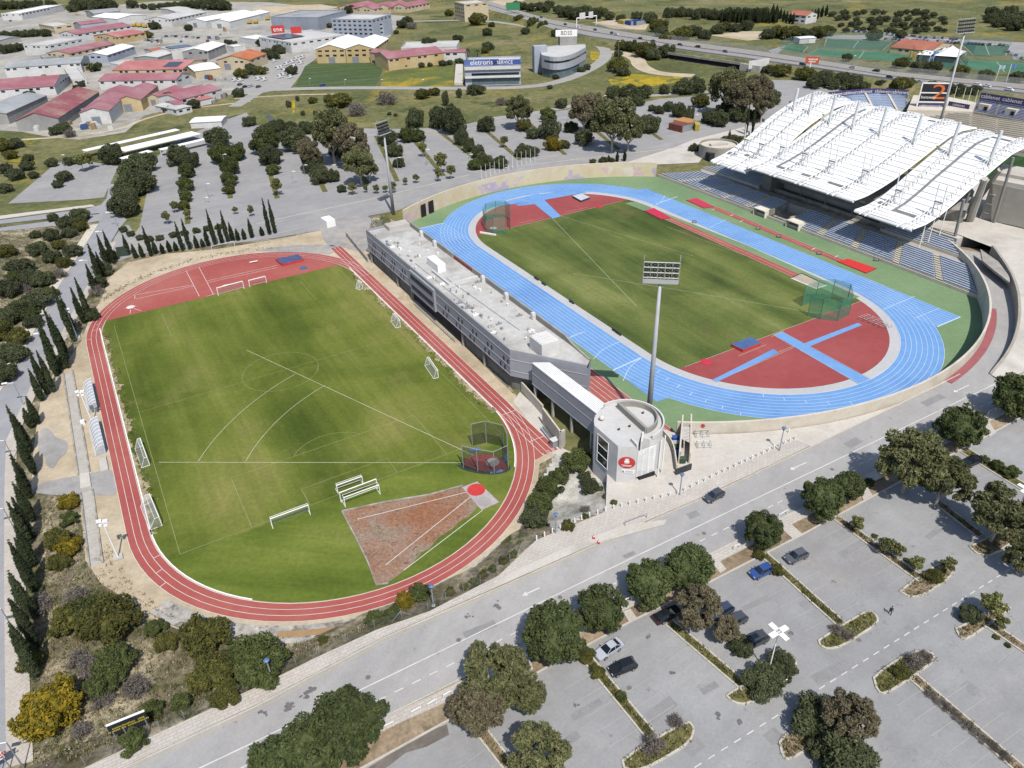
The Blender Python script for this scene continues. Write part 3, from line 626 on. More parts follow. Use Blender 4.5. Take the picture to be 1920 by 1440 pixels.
kb=MB(); ov=oval(36.45,BC,BT,40); kb.wall(ov,.04,.1,.1,closed=True); struct('inner_kerb',kb,M('kerb_white','#d8d9da','#e2e2e2',.5))
# D areas
for pts,sgn in (((903,452),1),):
    pass
uN=LU(*G(1030,410))[0]; a1=math.acos(min(1,(-uN-42.195)/33.95)) if -uN>42.195 else math.pi/2+math.asin((uN+42.195)/33.95)
flat('north_field_area',[W(-42.195-33.95*math.cos(a),33.95*math.sin(a)) for a in np.linspace(-a1,a1,40)],.045,m_red2)
uS=LU(*G(1440,630))[0]; a2=math.acos(max(-1,min(1,(uS-42.195)/33.95)))
flat('south_field_area',[W(42.195+33.95*math.cos(a),33.95*math.sin(a)) for a in np.linspace(-a2,a2,40)],.045,m_red2)
rw=MB()
for P in ([(958,376),(1010,363),(1022,372),(1002,383),(972,386)],[(1450,628),(1466,622),(1632,712),(1612,722)],[(1335,713),(1450,655),(1460,662),(1343,717)],[(1498,648),(1608,606),(1616,610),(1505,655)],[(985,369),(1008,363),(1052,406),(1036,410)],[(985,369),(1000,366),(1075,356),(1100,361),(1005,378)],[(985,369),(990,380),(925,388),(905,397),(926,383)]): rw.flat(P_(P),.058+.004*(len(rw.f)))
struct('blue_runway',rw,m_blue)
rl=MB()
for P in ([(1446,632),(1470,620)],[(1450,628),(1488,652),(1340,717)],[(1466,622),(1510,645),(1612,606)],[(1335,713),(1490,648)],[(1500,657),(1616,609)],[(1500,657),(1614,720)],[(1510,645),(1634,712)],[(1384,668),(1436,647)],[(1060,398),(1101,389)],[(972,419),(1017,409)],[(1036,410),(1052,406)]): line(rl,P_(P),.11,.075)
line(rl,[W(uN,v) for v in (-30,30)],.12,.075); line(rl,[W(uS,v) for v in (-31,33)],.12,.075)
for a,b in (((1036,410),(1194,575)),((1052,406),(1440,505)),((1075,513),(1500,575)),((1040,410),(1290,525))): pass
line(rl,dens(P_([(1036,410),(1194,575)]),4),.11,.055); line(rl,dens(P_([(1053,406),(1240,462),(1300,480)]),4),.09,.055); line(rl,dens(P_([(1075,513),(1260,542),(1545,590)]),4),.1,.055); line(rl,dens(P_([(1600,562),(1440,495),(1250,425)]),4),.08,.055)
struct('field_event_lines',rl,M('field_line','#c9cbb4','#b9bea0',.3))
# far-side strip with long jump runways and pits
flat('runway_strip',P_([(1172,381),(1192,378),(1400,460),(1500,505),(1612,557),(1590,563),(1510,527),(1400,475)]),.048,m_green)
jr=MB()
for P in ([(1246,411),(1256,407),(1500,515),(1492,522)],[(1332,390),(1342,387),(1580,487),(1572,492)]): jr.flat(P_(P),.06)
struct('jump_runway',jr,m_red)
jl=MB()
for a,b in (((1251,408.5),(1496,518)),((1337,388),(1576,489)),((1246,411),(1492,522)),((1342,387),(1580,487))): line(jl,P_([a,b]),.08,.075)
for x,y in ((1337,393),(1372,404),(1390,415),(1525,467),(1568,481)): line(jl,P_([(x-3,y+1.2),(x+3,y-1.2)]),.3,.08)
struct('runway_lines',jl,wline)
pits=[([(1208,396),(1226,391),(1258,409),(1240,412)],'crimson cover on the inner long jump pit beside the grass','#cf3455'),([(1287,376),(1306,372),(1338,388),(1320,391)],'crimson cover on the outer long jump pit at the far end of its runway','#cf3f58'),([(1570,491),(1590,486),(1643,504),(1624,513)],'scarlet cover on the outer long jump pit at the near end of its runway','#dc3a36')]
for P,l,h in pits:
    mb=MB().prism(P_(P),.03,.22); z=tag(mb.build('sandpit_cover',M('pit_'+h,h,None),loc=(*P_(P)[0],0)),l,'pit cover','long jump pit covers')
    eb=MB(); eb.wall(P_(P),.03,.16,.25,closed=True); eb.build('pit_edging',black,parent=z)
P=[(1483,522),(1503,513),(1550,535),(1530,542)]
mb=MB().prism(P_(P),.03,.1); z=tag(mb.build('sandpit',M('pit_sand','#b3aba0','#c6b69c',.4,fine=2),loc=(*P_(P)[0],0)),'open long jump sandpit with black and white edging by the green cage','sandpit'); eb=MB(); eb.wall(P_(P)[:3],.03,.2,.3); eb.build('dark_edging',black,parent=z); eb=MB(); eb.wall(P_(P)[2:]+P_(P)[:1],.03,.2,.3); eb.build('white_edging',wpaint,parent=z)
disc('throwing_circle',1324,679,1.35,.12,M('crimson','#d0324c','#d83c50',.4),'crimson shot put circle on the near red area of the blue track ground','circle')
disc('throwing_circle',1124,388,1.25,.12,M('crimson','#d0324c'),'small crimson shot put circle on the far red area of the blue track ground','circle')
# ------------------------------------------------------------------ long office building between the grounds
m_panel=M('grey_cladding','#a6a7af','#b0b1b9',.05,fine=.6,finer=(.94,1.04))
m_panel_l=M('pale_cladding','#a9aab0','#b1b2b8',.05,fine=.6,finer=(.97,1.03))
m_roofc=M('roof_screed','#c6c4bf','#d2d0cb',.08,'#b2afa8',fine=.9,finer=(.86,1.06),k=1.85)
m_parap=M('grey_render','#b5b1a8','#a39f97',.12,'#bfbab0',fine=.8,finer=(.92,1.06))
m_tower=M('tower_render','#dad8d5','#e2e0dd',.1,'#d0cecb',fine=.9,finer=(.94,1.04),k=1.75)
winglass=M('window_glass','#3a414c','#4a525e',.3,rough=.6,spec=.12)
wroof=M('white_sheet','#efefee','#e4e4e2',.1,'#f3f3f2',k=1.5,fine=.7,finer=(.94,1.02))
w3=lambda u,v,z: (*W(u,v),z)
o0=W(-8,-65); OB=empty('office_building',(o0[0],o0[1],0)); tag(OB,'long low grey office building with flat pale roof between the red and blue tracks','building')
U0,U1,VE,VW=-52,37.5,-58.2,-71.6
mb=MB(); mb.prism([W(U0,VW+.9),W(U1-1,VW+.9),W(48,-63.5),W(48,VE),W(U0,VE)],-.1,4.2,top=False); mb.build('base_wall',M('stained_shaded_base','#6f6c69','#7e7b77',.3,'#8c8984',fine=1.5,finer=(.75,1.12)),OB)  # weathered concrete, its colour darkened further to paint in shade below the overhang
mb=MB(); mb.prism([W(U0,VW),W(U1,VW),W(52.6,-60.9),W(50,VE),W(U0,VE)],4.2,10.45,top=False,bottom=True)
mb.poly([w3(U0,VW,4.2),w3(U1,VW,4.2),w3(52.6,-60.9,4.2),w3(50,VE,4.2),w3(U0,VE,4.2)]); mb.build('wall',m_panel,OB)
mb=MB().flat([W(U0+.3,VW+.3),W(U1,VW+.3),W(52,-60.7),W(49.8,VE-.2),W(U0+.3,VE-.2)],10.46); mb.build('roof',m_roofc,OB)
mb=MB(); mb.wall([W(U0+.15,VE-3),W(U0+.15,VW+.16),W(U1,VW+.16),W(52.3,-60.95)],10.3,11.15,.3); mb.build('parapet',m_panel_l,OB)
mb=MB(); mb.wall([W(-50,VE),W(-17.5,VE)],0,11.9,.45); mb.build('side_wall',m_parap,OB)
mb=MB(); mb.wall(dens([W(-5.5,VE),W(41,VE)],20)+[W(44,VE)],[0]*4,[11.9]*3+[10.9],.45) if False else mb.wall([W(-5.5,VE),W(40,VE),W(43,VE),W(50,VE-.4)],0,[11.9,11.9,11.0,10.7],.45); mb.build('side_wall',m_parap,OB)
mb=MB()
for u in np.arange(-17.3,-5.5,.5): mb.tube(w3(u,VE+.1,10.4),w3(u,VE+.1,11.6),.05,n=4)
for z in (10.7,11.1,11.6): mb.tube(w3(-17.4,VE+.1,z),w3(-5.6,VE+.1,z),.07,n=4)
mb.poly([w3(-17.4,VE,10.5),w3(-5.6,VE,10.5),w3(-5.6,VE,11.3),w3(-17.4,VE,11.3)]); mb.build('railing',M('red_railing','#b0474a','#bb5558',.5),OB)
for u in (-38,-28.5,-.5+2,14,27):
    mb=MB(); p=w3(u,VE-.7,10.46); mb.box(p,(1.1,.9,1.5),BT); mb.box((p[0],p[1],p[2]+1.5),(.7,.9,.35),BT); mb.build('buttress',m_tower,OB)
mb=MB()
for z in (9.15,6.55,4.35): mb.obox(w3(U0,VW-.06,z),Vector(w3(U1,VW-.06,0))-Vector(w3(U0,VW-.06,0)),Vector(w3(0,VW+.03,0))-Vector(w3(0,VW-.06,0)),(0,0,.16))
a_,b_=Vector(w3(U1,VW,0)),Vector(w3(52.6,-60.9,0)); nrm=Vector((b_.y-a_.y,a_.x-b_.x,0)).normalized()
for z in (8.6,5.6): mb.obox(Vector((a_.x,a_.y,z))+nrm*.01,b_-a_,nrm*.07,(0,0,.14))
mb.build('trim',M('trim_white','#c9cacf','#d3d4d8',.5),OB)
def win(u,z,w_=.6,h_=1.05,par=OB):
    mb=MB(); mb.obox(w3(u,VW-.07,z),Vector(w3(u+w_,0,0))-Vector(w3(u,0,0)),Vector(w3(0,VW+.02,0))-Vector(w3(0,VW-.07,0)),(0,0,h_)); return mb.build('window',winglass,par)
for u in list(np.arange(-47,-20,7.6))+list(np.arange(4,36,7.6)):
    for du,z in ((0,7.1),(1.9,7.1),(-1.6,4.9),(.4,4.9)): win(u+du,z)
mb=MB(); mb.obox(w3(-17.5,VW-.55,3.9),Vector(w3(-1.5,0,0))-Vector(w3(-17.5,0,0)),Vector(w3(0,VW-.02,0))-Vector(w3(0,VW-.55,0)),(0,0,6.4)); bay=mb.build('window_bay',m_panel,OB)
for z in (8.1,5.1):
    mb=MB(); mb.obox(w3(-16.6,VW-.62,z),Vector(w3(-2.4,0,0))-Vector(w3(-16.6,0,0)),Vector(w3(0,.1,0))-Vector(w3(0,0,0)),(0,0,1.35)); mb.build('window',winglass,bay)
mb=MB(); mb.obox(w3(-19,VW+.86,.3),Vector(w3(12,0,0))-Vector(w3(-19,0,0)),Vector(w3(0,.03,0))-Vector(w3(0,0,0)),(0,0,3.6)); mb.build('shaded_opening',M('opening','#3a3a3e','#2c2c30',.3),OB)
for u in (-51.2,-30,-19.3,12.5,24):
    mb=MB(); mb.box(w3(u,VW+.45,0),(.5,.6,4.2),BT); mb.build('column',concd,OB)
mb=MB()
for u in np.arange(-16,10,1.2): mb.tube(w3(u,VW-.7,0),w3(u,VW-.7,1.1),.04,n=4)
for z in (.4,.75,1.1): mb.tube(w3(-16,VW-.7,z),w3(10,VW-.7,z),.05,n=4)
mb.build('ramp_railing',steel,OB)
# roof plant
mb=MB(); mb.box(w3(-14,-65.2,10.46),(7,2.4,2.3),BT)
for k in range(4): mb.box(w3(-16.6+k*1.75,-65.2,12.76),(1.2,1.4,.12),BT)
mb.build('air_conditioner',wpaint,OB)
mb=MB(); mb.box(w3(41,-64.6,10.46),(5.2,4.6,3.2),BT)
for k in range(5): mb.box(w3(39+k*1.0,-64.6,13.66),(.5,4.2,.15),BT)
mb.build('plant_room',m_tower,OB)
mb=MB(); mb.wall([W(-12,-67.5),W(-1.5,-67.5),W(-1.5,-62.5)],10.46,11.2,.35); mb.wall([W(-2,-62.6),W(-2,-58.6)],10.46,10.9,.8); mb.build('roof_upstand',m_tower,OB)
rr=random.Random(5)
for i in range(84):
    u=rr.uniform(-49,36); v=rr.choice([-70.3,-69.6,-68.8,-67.5,-66,-62.5,-60.5])+rr.uniform(-.4,.4)
    if -19<u<-.5 and v>-68.3: continue
    mb=MB(); p=w3(u,v,10.46)
    k=rr.random()
    if k<.4: mb.tube(p,(p[0],p[1],11.1),.14,n=6); mb.tube((p[0],p[1],11.1),(p[0],p[1],11.25),.25,n=6)
    elif k<.75: mb.box(p,(rr.uniform(.5,.9),rr.uniform(.4,.6),.6),BT+.2)
    else: mb.box(p,(1.5,.5,.35),BT+1.5); mb.box((p[0],p[1],p[2]+.35),(.4,.3,.4),BT)
    mb.build('roof_vent',[wpaint,steel,conc][i%3],OB)
mb=MB()
for (ua,va),(ub,vb) in (((-48,-70.8),(35,-70.8)),((-20,-69),(20,-69)),((0,-70.2),(0,-60)),((-6,-66),(30,-64.5))): mb.tube(w3(ua,va,10.55),w3(ub,vb,10.55),.09,n=4)
mb.build('pipework',steel,OB)
mb=MB(); mb.box(w3(-49.5,-62,10.46),(4,7,1.3),BT); mb.build('roof_plinth',conc,OB)
mb=MB(); p=Vector(w3(-52.4,-67,10.6))
for k in range(5):
    q=p+Vector((rr.uniform(-1.5,.5),rr.uniform(-.5,2.5),0)); mb.tube(q,q+Vector((rr.uniform(-2,2),rr.uniform(-1,1),2.2)),.06,n=4)
mb.build('scaffold',steel,OB)
# glazed-in gallery to the tower
gA,gB,gC,gD=w3(43.6,-69.5,0),w3(68.5,-68.9,0),w3(66.5,-65.6,0),w3(45.8,-66.2,0)
mb=MB(); mb.prism([gA[:2],gB[:2],gC[:2],gD[:2]],4.6,10.0,top=False); mb.poly([(p[0],p[1],4.6) for p in (gA,gB,gC,gD)]); mb.build('gallery_wall',m_panel,OB)
mb=MB(); mb.prism([gA[:2],gB[:2],gC[:2],gD[:2]],10.0,10.15)
A,B,C,D=map(Vector,(gA,gB,gC,gD))
for t in np.linspace(.12,.88,7): mb.obox(A.lerp(D,t)+Vector((0,0,10.15)),B.lerp(C,t)-A.lerp(D,t),(D-A)*.05,(0,0,.14))
mb.build('gallery_roof',wroof,OB)
mb=MB(); n=(D-A).normalized()
for z in (9.85,7.4,4.55): mb.obox(A-n*.06+Vector((0,0,z)),B-A,n*.05,(0,0,.17))
mb.build('trim',M('trim_white','#c9cacf'),OB)
for t in (.02,.3,.58,.86):
    p=A.lerp(B,t)+n*.4; mb=MB().box((p.x,p.y,0),(.5,.5,4.6),BT); mb.build('column',conc,OB)
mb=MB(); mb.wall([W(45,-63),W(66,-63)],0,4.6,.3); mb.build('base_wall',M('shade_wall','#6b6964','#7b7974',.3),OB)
# courtyard walls beside the training track
def wallthing(path,z0,z1,th,m,label,name='wall',cat='wall'):
    mb=MB().wall(path,z0,z1,th); return tag(mb.build(name,m,loc=(*path[0],0)),label,cat)
wallthing([G(978,733),G(1017,777),G(1018,778)],0,2.6,.35,cream,'cream concrete wall beside the track under the first gallery columns','boundary_wall')
wallthing([G(1018,795),G(1052,842)],0,4.3,.35,cream,'taller cream concrete wall behind the bench at the end of the sprint straight','boundary_wall')
wallthing([G(1050,842),G(1058,836)],0,4.3,.5,conc,'short pale return wall at the end of the tall cream wall','boundary_wall')
flat('court_paving',[G(962,752),G(975,735),G(1020,778),G(1050,838),G(1075,850),G(1042,860),G(1030,842)],.02,paleplaza)
bn=empty('bench',G3(1025,812)); tag(bn,'grey slatted bench in front of the tall cream wall by the sprint straight','bench')
d=Vector(G3(1040,838))-Vector(G3(1012,802)); d.normalize(); n=Vector((-d.y,d.x,0)); o=Vector(G3(1013,806))
mb=MB().obox(o+Vector((0,0,.42)),d*5,n*.5,(0,0,.07)); mb.build('seat',steel,bn); mb=MB().obox(o+n*.5+Vector((0,0,.5)),d*5,n*.07,(0,0,.5)); mb.build('backrest',steel,bn)
for t in (.2,2.4,4.6): mb=MB().obox(o+d*t,d*.1,n*.5,(0,0,.42)); mb.build('leg',dsteel,bn)
hb=empty('cabinet',G3(1042,838)); tag(hb,'small grey cabinet standing at the end of the slatted bench','cabinet'); p=G3(1040,836); mb=MB().box(p,(1.2,1.6,1.7),RTH); mb.build('body',steel,hb); mb=MB().box((p[0],p[1],1.7),(1.4,1.8,.1),RTH); mb.build('lid',m_tower,hb)
wallthing([G(650,443),G(672,470),G(690,492)],0,1.6,.35,parap if False else m_parap,'low grey wall running into the dark end of the long building','boundary_wall')
# ------------------------------------------------------------------ round tower
TX,TY,TR=21.9,113.4,6.55
TW=empty('round_tower',(TX,TY,ZF)); tag(TW,'pale grey round stair tower with boxed front and red emblem facing the street','tower')
ang=lambda a: (TX+TR*math.cos(a),TY+TR*math.sin(a))
aL=math.atan2(113.0-TY,15.35-TX); plan=[(18.9,106.0),(22.35,105.4),(23.3,108.6)]+[ang(a) for a in np.linspace(R(-62),R(180),34)]+[(15.35,112.6)]
mb=MB(); mb.prism(plan,-.2,11.55,top=False); mb.build('wall',m_tower,TW)
mb=MB(); mb.flat(plan,11.56); mb.build('roof',M('tower_roof','#d0cecb','#dbd9d6',.15,fine=1.3,finer=(.93,1.05)),TW)
mb=MB(); mb.wall([ang(a) for a in np.linspace(R(-58),R(128),34)],11.5,12.35,.28); mb.build('outer_rim',m_tower,TW)
cx,cy=TX+.75,TY+.55; q=[(cx+4.7*math.cos(a),cy+4.7*math.sin(a)) for a in np.linspace(R(-66),R(116),30)]
mb=MB(); mb.wall(q,11.5,12.75,.3); mb.build('inner_drum',m_parap,TW)
mb=MB(); mb.wall([q[-1],q[0]],11.5,12.9,.55); mb.build('cross_wall',m_parap,TW)
mb=MB(); mb.box((23.6,107.9,9.6),(.35,3.0,2.6),R(-15)); mb.box((21.9,106.4,11.56),(.3,2.2,.75),R(20)); mb.build('screen_wall',m_tower,TW)
mb=MB(); a=Vector((16.0,111.5,4.2)); b=Vector((17.6,108.4,4.2)); nn=Vector((a.y-b.y,b.x-a.x,0)).normalized()*-.06
mb.obox(a+nn,b-a,nn*-1.6 if False else nn,(0,0,6.3)); win_=mb.build('stair_window',glass,TW)
mb=MB()
for t in (0,1): p=a.lerp(b,t)+nn*2.2; mb.tube(p,p+Vector((0,0,6.4)),.09,n=5)
for z in (0,2.1,4.2,6.3): mb.tube(a+nn*2.2+Vector((0,0,z)),b+nn*2.2+Vector((0,0,z)),.06,n=4)
mb.build('frame',wsteel,win_)
mb=MB(); A=Vector((22.6,105.9,0)); B=Vector((26.2,107.6,0))
for k in range(26): z=4.3+k*.24; mb.tube(A+Vector((0,0,z)),B+Vector((0,0,z)),.05,n=4)
for t in (0,.33,.66,1): p=A.lerp(B,t); mb.tube(p+Vector((0,0,4.2)),p+Vector((0,0,10.5)),.06,n=4)
mb.build('louvre_screen',wsteel,TW)
for p in ((26.9,107.0),(27.9,108.3)): mb=MB().tube((*p,ZF),(*p,11.9),.13,n=8); mb.build('post',wsteel,TW)
mb=MB(); mb.box((24.6,107.6,ZF+.1),(3.4,1.4,.9),R(22)); mb.build('entrance_opening',M('opening','#3a3a3e'),TW)
f0=Vector((18.9,106.0,0)); f1=Vector((22.35,105.4,0)); fx=(f1-f0).normalized(); fn=Vector((fx.y,-fx.x,0)); ctr=f0.lerp(f1,.5)+Vector((0,0,8.0))
emb=MB(); 
for z_,rx,rz in ((.05,1.55,1.3),): emb.add([tuple(ctr+fn*.0+fx*(rx*math.cos(t))+Vector((0,0,rz*math.sin(t)))) for t in np.linspace(0,6.283,32,endpoint=False)]+[tuple(ctr+fn*.08+fx*(rx*math.cos(t))+Vector((0,0,rz*math.sin(t)))) for t in np.linspace(0,6.283,32,endpoint=False)],[(i,(i+1)%32,32+(i+1)%32,32+i) for i in range(32)]+[tuple(range(32,64))])
e=emb.build('emblem',redp,TW)
mb=MB(); c2=ctr+fn*.1+Vector((0,0,.35))
def blob(pts): mb.poly([tuple(c2+fx*x+Vector((0,0,z))) for x,z in pts])
blob([(-.42,-.3),(.42,-.3),(.5,.1),(.3,.1),(.3,.3),(-.3,.3),(-.3,.1),(-.5,.1)]); blob([(-.3,.36),(.3,.36),(.45,.6),(.15,.5),(0,.72),(-.15,.5),(-.45,.6)]); blob([(-.55,-.38),(.55,-.38),(.3,-.5),(-.3,-.5)])
mb.build('crest',wpaint,e)
mb=MB(); 
for x0,x1,z in ((-.95,.95,-1.0),(-.7,.7,-1.22)):
    x=x0
    while x<x1: blob([(x,z),(x+.13,z),(x+.13,z+.15),(x,z+.15)]); x+=.19
mb.build('lettering',wpaint,e)
mb=MB().obox(f0.lerp(f1,.25)+fn*.0+Vector((0,0,5.55)),fx*2.4,fn*.07,(0,0,.75)); pq=mb.build('plaque',wpaint,TW)
mb=MB(); c2=f0.lerp(f1,.33)+fn*.1+Vector((0,0,5.92)); blob([(-.25,-.25),(0,.3),(.25,-.25),(.1,-.25),(0,.02),(-.1,-.25)]); mb.build('lettering',black,pq)
mb=MB(); c2=f0.lerp(f1,.62)+fn*.1+Vector((0,0,5.92)); 
for x,z in ((-.6,.08),(-.6,-.16)):
    while x<.75: blob([(x,z),(x+.1,z),(x+.1,z+.12),(x,z+.12)]); x+=.16
mb.build('lettering',M('grey_letters','#9a9a9c'),pq)
ds=MB(); ds.add(*(lambda c,r:([tuple(Vector(c)+Vector((r*math.sin(t)*math.cos(p),r*math.sin(t)*math.sin(p),r*math.cos(t)))) for t in np.linspace(0,3.1416,9) for p in np.linspace(0,6.283,12,endpoint=False)],[(i*12+j,i*12+(j+1)%12,(i+1)*12+(j+1)%12,(i+1)*12+j) for i in range(8) for j in range(12)]))((16.9,114.2,12.2),.55)); ds.tube((16.9,114.2,11.55),(16.9,114.2,11.9),.1)
tag(ds.build('radome',M('ivory','#e8dfcf','#efe6d6',.5),loc=(16.9,114.2,11.56),smooth=True),'ivory ball shaped aerial standing on the flat tower roof','aerial')
for px,py in ((1180,800),(1205,775),(1160,806)): 
    x,y=G(px,py,11.6); mb=MB().box((x,y,11.57),(.4,.3,.3),.4); mb.tube((x,y,11.8),(x+.3,y,12.1),.04); mb.build('roof_light',dsteel,TW)
# retaining walls and bin store east of the tower
wallthing(smoothp([G(1240,815,ZF),G(1262,840,ZF),G(1268,885,ZF)],2),ZF,ZF+1.6,.25,cream,'curved cream retaining wall between the round tower and the bin store','boundary_wall')
BS=empty('bin_store',G3(1275,850,ZF)); tag(BS,'cream concrete bin store with open roof standing on the plaza beside the tower','shelter')
mb=MB(); mb.wall([G(1272,870,ZF),G(1278,800,ZF)],ZF,ZF+3.0,.3); mb.build('wall',cream,BS)
mb=MB(); mb.wall([G(1292,870,ZF),G(1294,795,ZF)],ZF,ZF+2.6,.3); mb.build('wall',cream,BS)
mb=MB(); mb.flat([G(1276,822,ZF+2.9),G(1279,800,ZF+2.9),G(1293,800,ZF+2.9),G(1293,830,ZF+2.9)],ZF+2.9); mb.build('roof',conc,BS)
mb=MB()
for k in range(4): 
    y=808+k*6; mb.tube(G3(1284,y,ZF+3),G3(1295,y-5,ZF+3),.05,n=4)
mb.build('bar',steel,BS)
mb=MB(); mb.box(G3(1281,886,ZF),(3.6,.25,1.5),R(25)); mb.build('gate',dsteel,BS)
for i,(x,y,h,l) in enumerate(((1266,828,'#3c5fb8','blue wheeled bin standing nearest the stadium wall beside the bin store'),(1266,838,'#b9bcbf','pale grey wheeled bin between the blue and green bins'),(1266,846,'#3f5c46','green wheeled bin between the grey bin and the blue one'),(1269,856,'#3f66c4','blue wheeled bin at the foot of the curved cream wall'),(1279,868,'#46604c','green bin inside the open end of the bin store'))):
    p=G3(x,y,ZF); b=empty('wheeled_bin',p); tag(b,l,'bin','wheeled bins of the bin store'); mm=M('bin'+h,h)
    mb=MB(); V=[(-.5,-.4,.1),(.5,-.4,.1),(.5,.4,.1),(-.5,.4,.1),(-.62,-.52,1.15),(.62,-.52,1.15),(.62,.52,1.15),(-.62,.52,1.15)]; mb.add([(p[0]+a,p[1]+c,p[2]+d) for a,c,d in V],[(3,2,1,0),(4,5,6,7),(0,1,5,4),(1,2,6,5),(2,3,7,6),(3,0,4,7)]); mb.build('body',mm,b)
    mb=MB().box((p[0],p[1],p[2]+1.16),(1.3,1.1,.12)); mb.build('lid',mm,b)
for i,(x,y) in enumerate(((1305,822),(1308,842))):
    p=Vector(G3(x,y,ZF)); mb=MB()
    for a in (0,1.3,2.6):
        for b in (0,1.2): mb.tube(p+Vector((a,b,0)),p+Vector((a,b,1.2)),.04,n=4)
    for z in (.6,1.2):
        for b in (0,1.2): mb.tube(p+Vector((0,b,z)),p+Vector((2.6,b,z)),.04,n=4)
        for a in (0,1.3,2.6): mb.tube(p+Vector((a,0,z)),p+Vector((a,1.2,z)),.04,n=4)
    tag(mb.build('queue_railing',steel,loc=tuple(p)),['steel queue railing on the plaza nearer the stadium wall','steel queue railing on the plaza nearer the street'][i],'railing','queue railings on the plaza')
# ------------------------------------------------------------------ stadium ring wall with mural
def mural():
    m,nt,b=newmat('mural_wall'); b.inputs['Roughness'].default_value=.9
    q=pos(nt); c=ramp(nt,noise(nt,q,.12,5,.6),[(.35,col('#d9c6a4')),(.55,col('#e2d4b8')),(.7,col('#d7c7ae'))])
    mm=node(nt,'ShaderNodeTexNoise'); mm.inputs['Scale'].default_value=.05; mm.inputs['Detail'].default_value=3; nt.links.new(pos(nt,0,1,1),mm.inputs['Vector'])
    hue=ramp(nt,mm.outputs['Fac'],[(.36,col('#c0b2c6')),(.45,col('#dccfa8')),(.54,col('#dcbcbf')),(.62,col('#e4dccb')),(.7,col('#bfb0c8'))])
    hue.node.color_ramp.interpolation='CONSTANT'
    sep=node(nt,'ShaderNodeSeparateXYZ'); nt.links.new(q,sep.inputs[0]); mr=thr(nt,sep.outputs['Z'],4.3,3.6)
    nn=thr(nt,noise(nt,q,.12,5),.47,.55); ml=node(nt,'ShaderNodeMath',operation='MULTIPLY'); nt.links.new(mr,ml.inputs[0]); nt.links.new(nn,ml.inputs[1])
    c=mixc(nt,ml.outputs[0],c,hue); c=mul(nt,c,noise(nt,q,.9,4),.94,1.05); nt.links.new(c,b.inputs['Base Color']); return m
m_mural=mural()
arcw=lambda a0,a1,n,r=90.5: [W(r*math.cos(a),r*math.sin(a)) for a in np.radians(np.linspace(a0,a1,n))]
mb=MB().wall(arcw(139,213,60),0,5.75,.6); tag(mb.build('stadium_wall',m_mural,loc=(*W(-90.5,0),0)),'curved cream perimeter wall painted with a faded mural behind the blue track','perimeter wall')
mb=MB().wall(arcw(-36,60,70),0,5.75,.5); tag(mb.build('stadium_wall',cream,loc=(*W(90.5,0),0)),'plain cream curved perimeter wall between the blue track and the street','perimeter wall')
rs=MB(); rs.strip([(*p,ZF+.14) for p in arcw(6,34,20,90.9)],[(*p,ZF+.14) for p in arcw(6,34,20,92.6)]); struct('red_path',rs,M('red_path','#a05c60','#ac686b',.3))
# entry ramp east of the wall: sunken road, outer wall, bridge slab, upper plaza
rampo=GP([(1853,703),(1895,655),(1908,610),(1905,570),(1893,535),(1880,515),(1845,470)],ZF)
rr_=MB(); rr_.flat([*[W(90.7*math.cos(a),90.7*math.sin(a)) for a in np.radians(np.linspace(2,62,30))]]+[G(1860,480,ZF),G(1925,560,ZF),G(1925,620,ZF),G(1900,672,ZF),G(1862,706,ZF)],ZF+.02); struct('entry_ramp',rr_,m_road)
ow=smoothp([G(1857,703,ZF),G(1886,672,ZF),G(1903,635,ZF),G(1906,590,ZF),G(1896,545,ZF),G(1880,515,ZF),G(1855,480,ZF)],2); n=len(ow)
mb=MB().wall(ow,ZF,[ZF+.35+3.0*min(1,i/(n*.55)) for i in range(n)],.6); tag(mb.build('retaining_wall',M('retaining','#a8a196','#b8b1a5',.2,fine=1),loc=(*ow[0],ZF)),'grey curved retaining wall of the sunken ramp outside the stadium wall','retaining wall')
sl=MB().prism(GP([(1838,468),(1872,492),(1893,520),(1893,531),(1860,505),(1842,490)],5.4),5.0,5.6); tag(sl.build('bridge_slab',m_parap,loc=(*G(1865,500,5.4),5)),'concrete footbridge slab joining the stand to the plaza over the ramp','footbridge')
up=MB(); n=len(ow); zz=[ZF+.2+2.6*min(1,i/(n*.55)) for i in range(n)]
outer=[(x+30 if i<3 else x+60,y-8 if i<6 else y+10) for i,(x,y) in enumerate(ow)]
ed=G(1878,716,ZF),G(1990,668,ZF),G(2150,600,ZF)
pts=[(*p,z) for p,z in zip(ow,zz)]+[(*p,z) for p,z in ((G(1800,440,5.7),5.6),(G(1700,412,5.7),5.6),(G(1700,380,5.7),5.6),(G(1800,340,5.7),5.6),(G(2300,300,5.7),5.6),(G(2500,560,4),4.6),(G(2150,600,ZF),ZF+.3),(G(1990,668,ZF),ZF+.25),(G(1878,716,ZF),ZF+.2))]
P2=[Vector((p[0],p[1],0)) for p in pts]; t=tessellate_polygon([P2]); up.add(pts,[tuple(f) for f in t]); struct('upper_plaza',up,paleplaza)
bo=MB()
for i,(x,y) in enumerate(((1873,711),(1880,708),(1888,704),(1896,700),(1904,696),(1912,692))):
    pass
# red warm-up lanes beside the office building
wl=rect(8,76,-56.6,-50.2,BC,BT)
flat('warm_up_lanes',wl,.046,m_red); lm=MB()
for v in (-56.5,-55.2,-53.9,-52.6,-51.3,-50.3): line(lm,[W(8,v),W(76,v)],.1,.066)
struct('warm_up_lines',lm,wline)
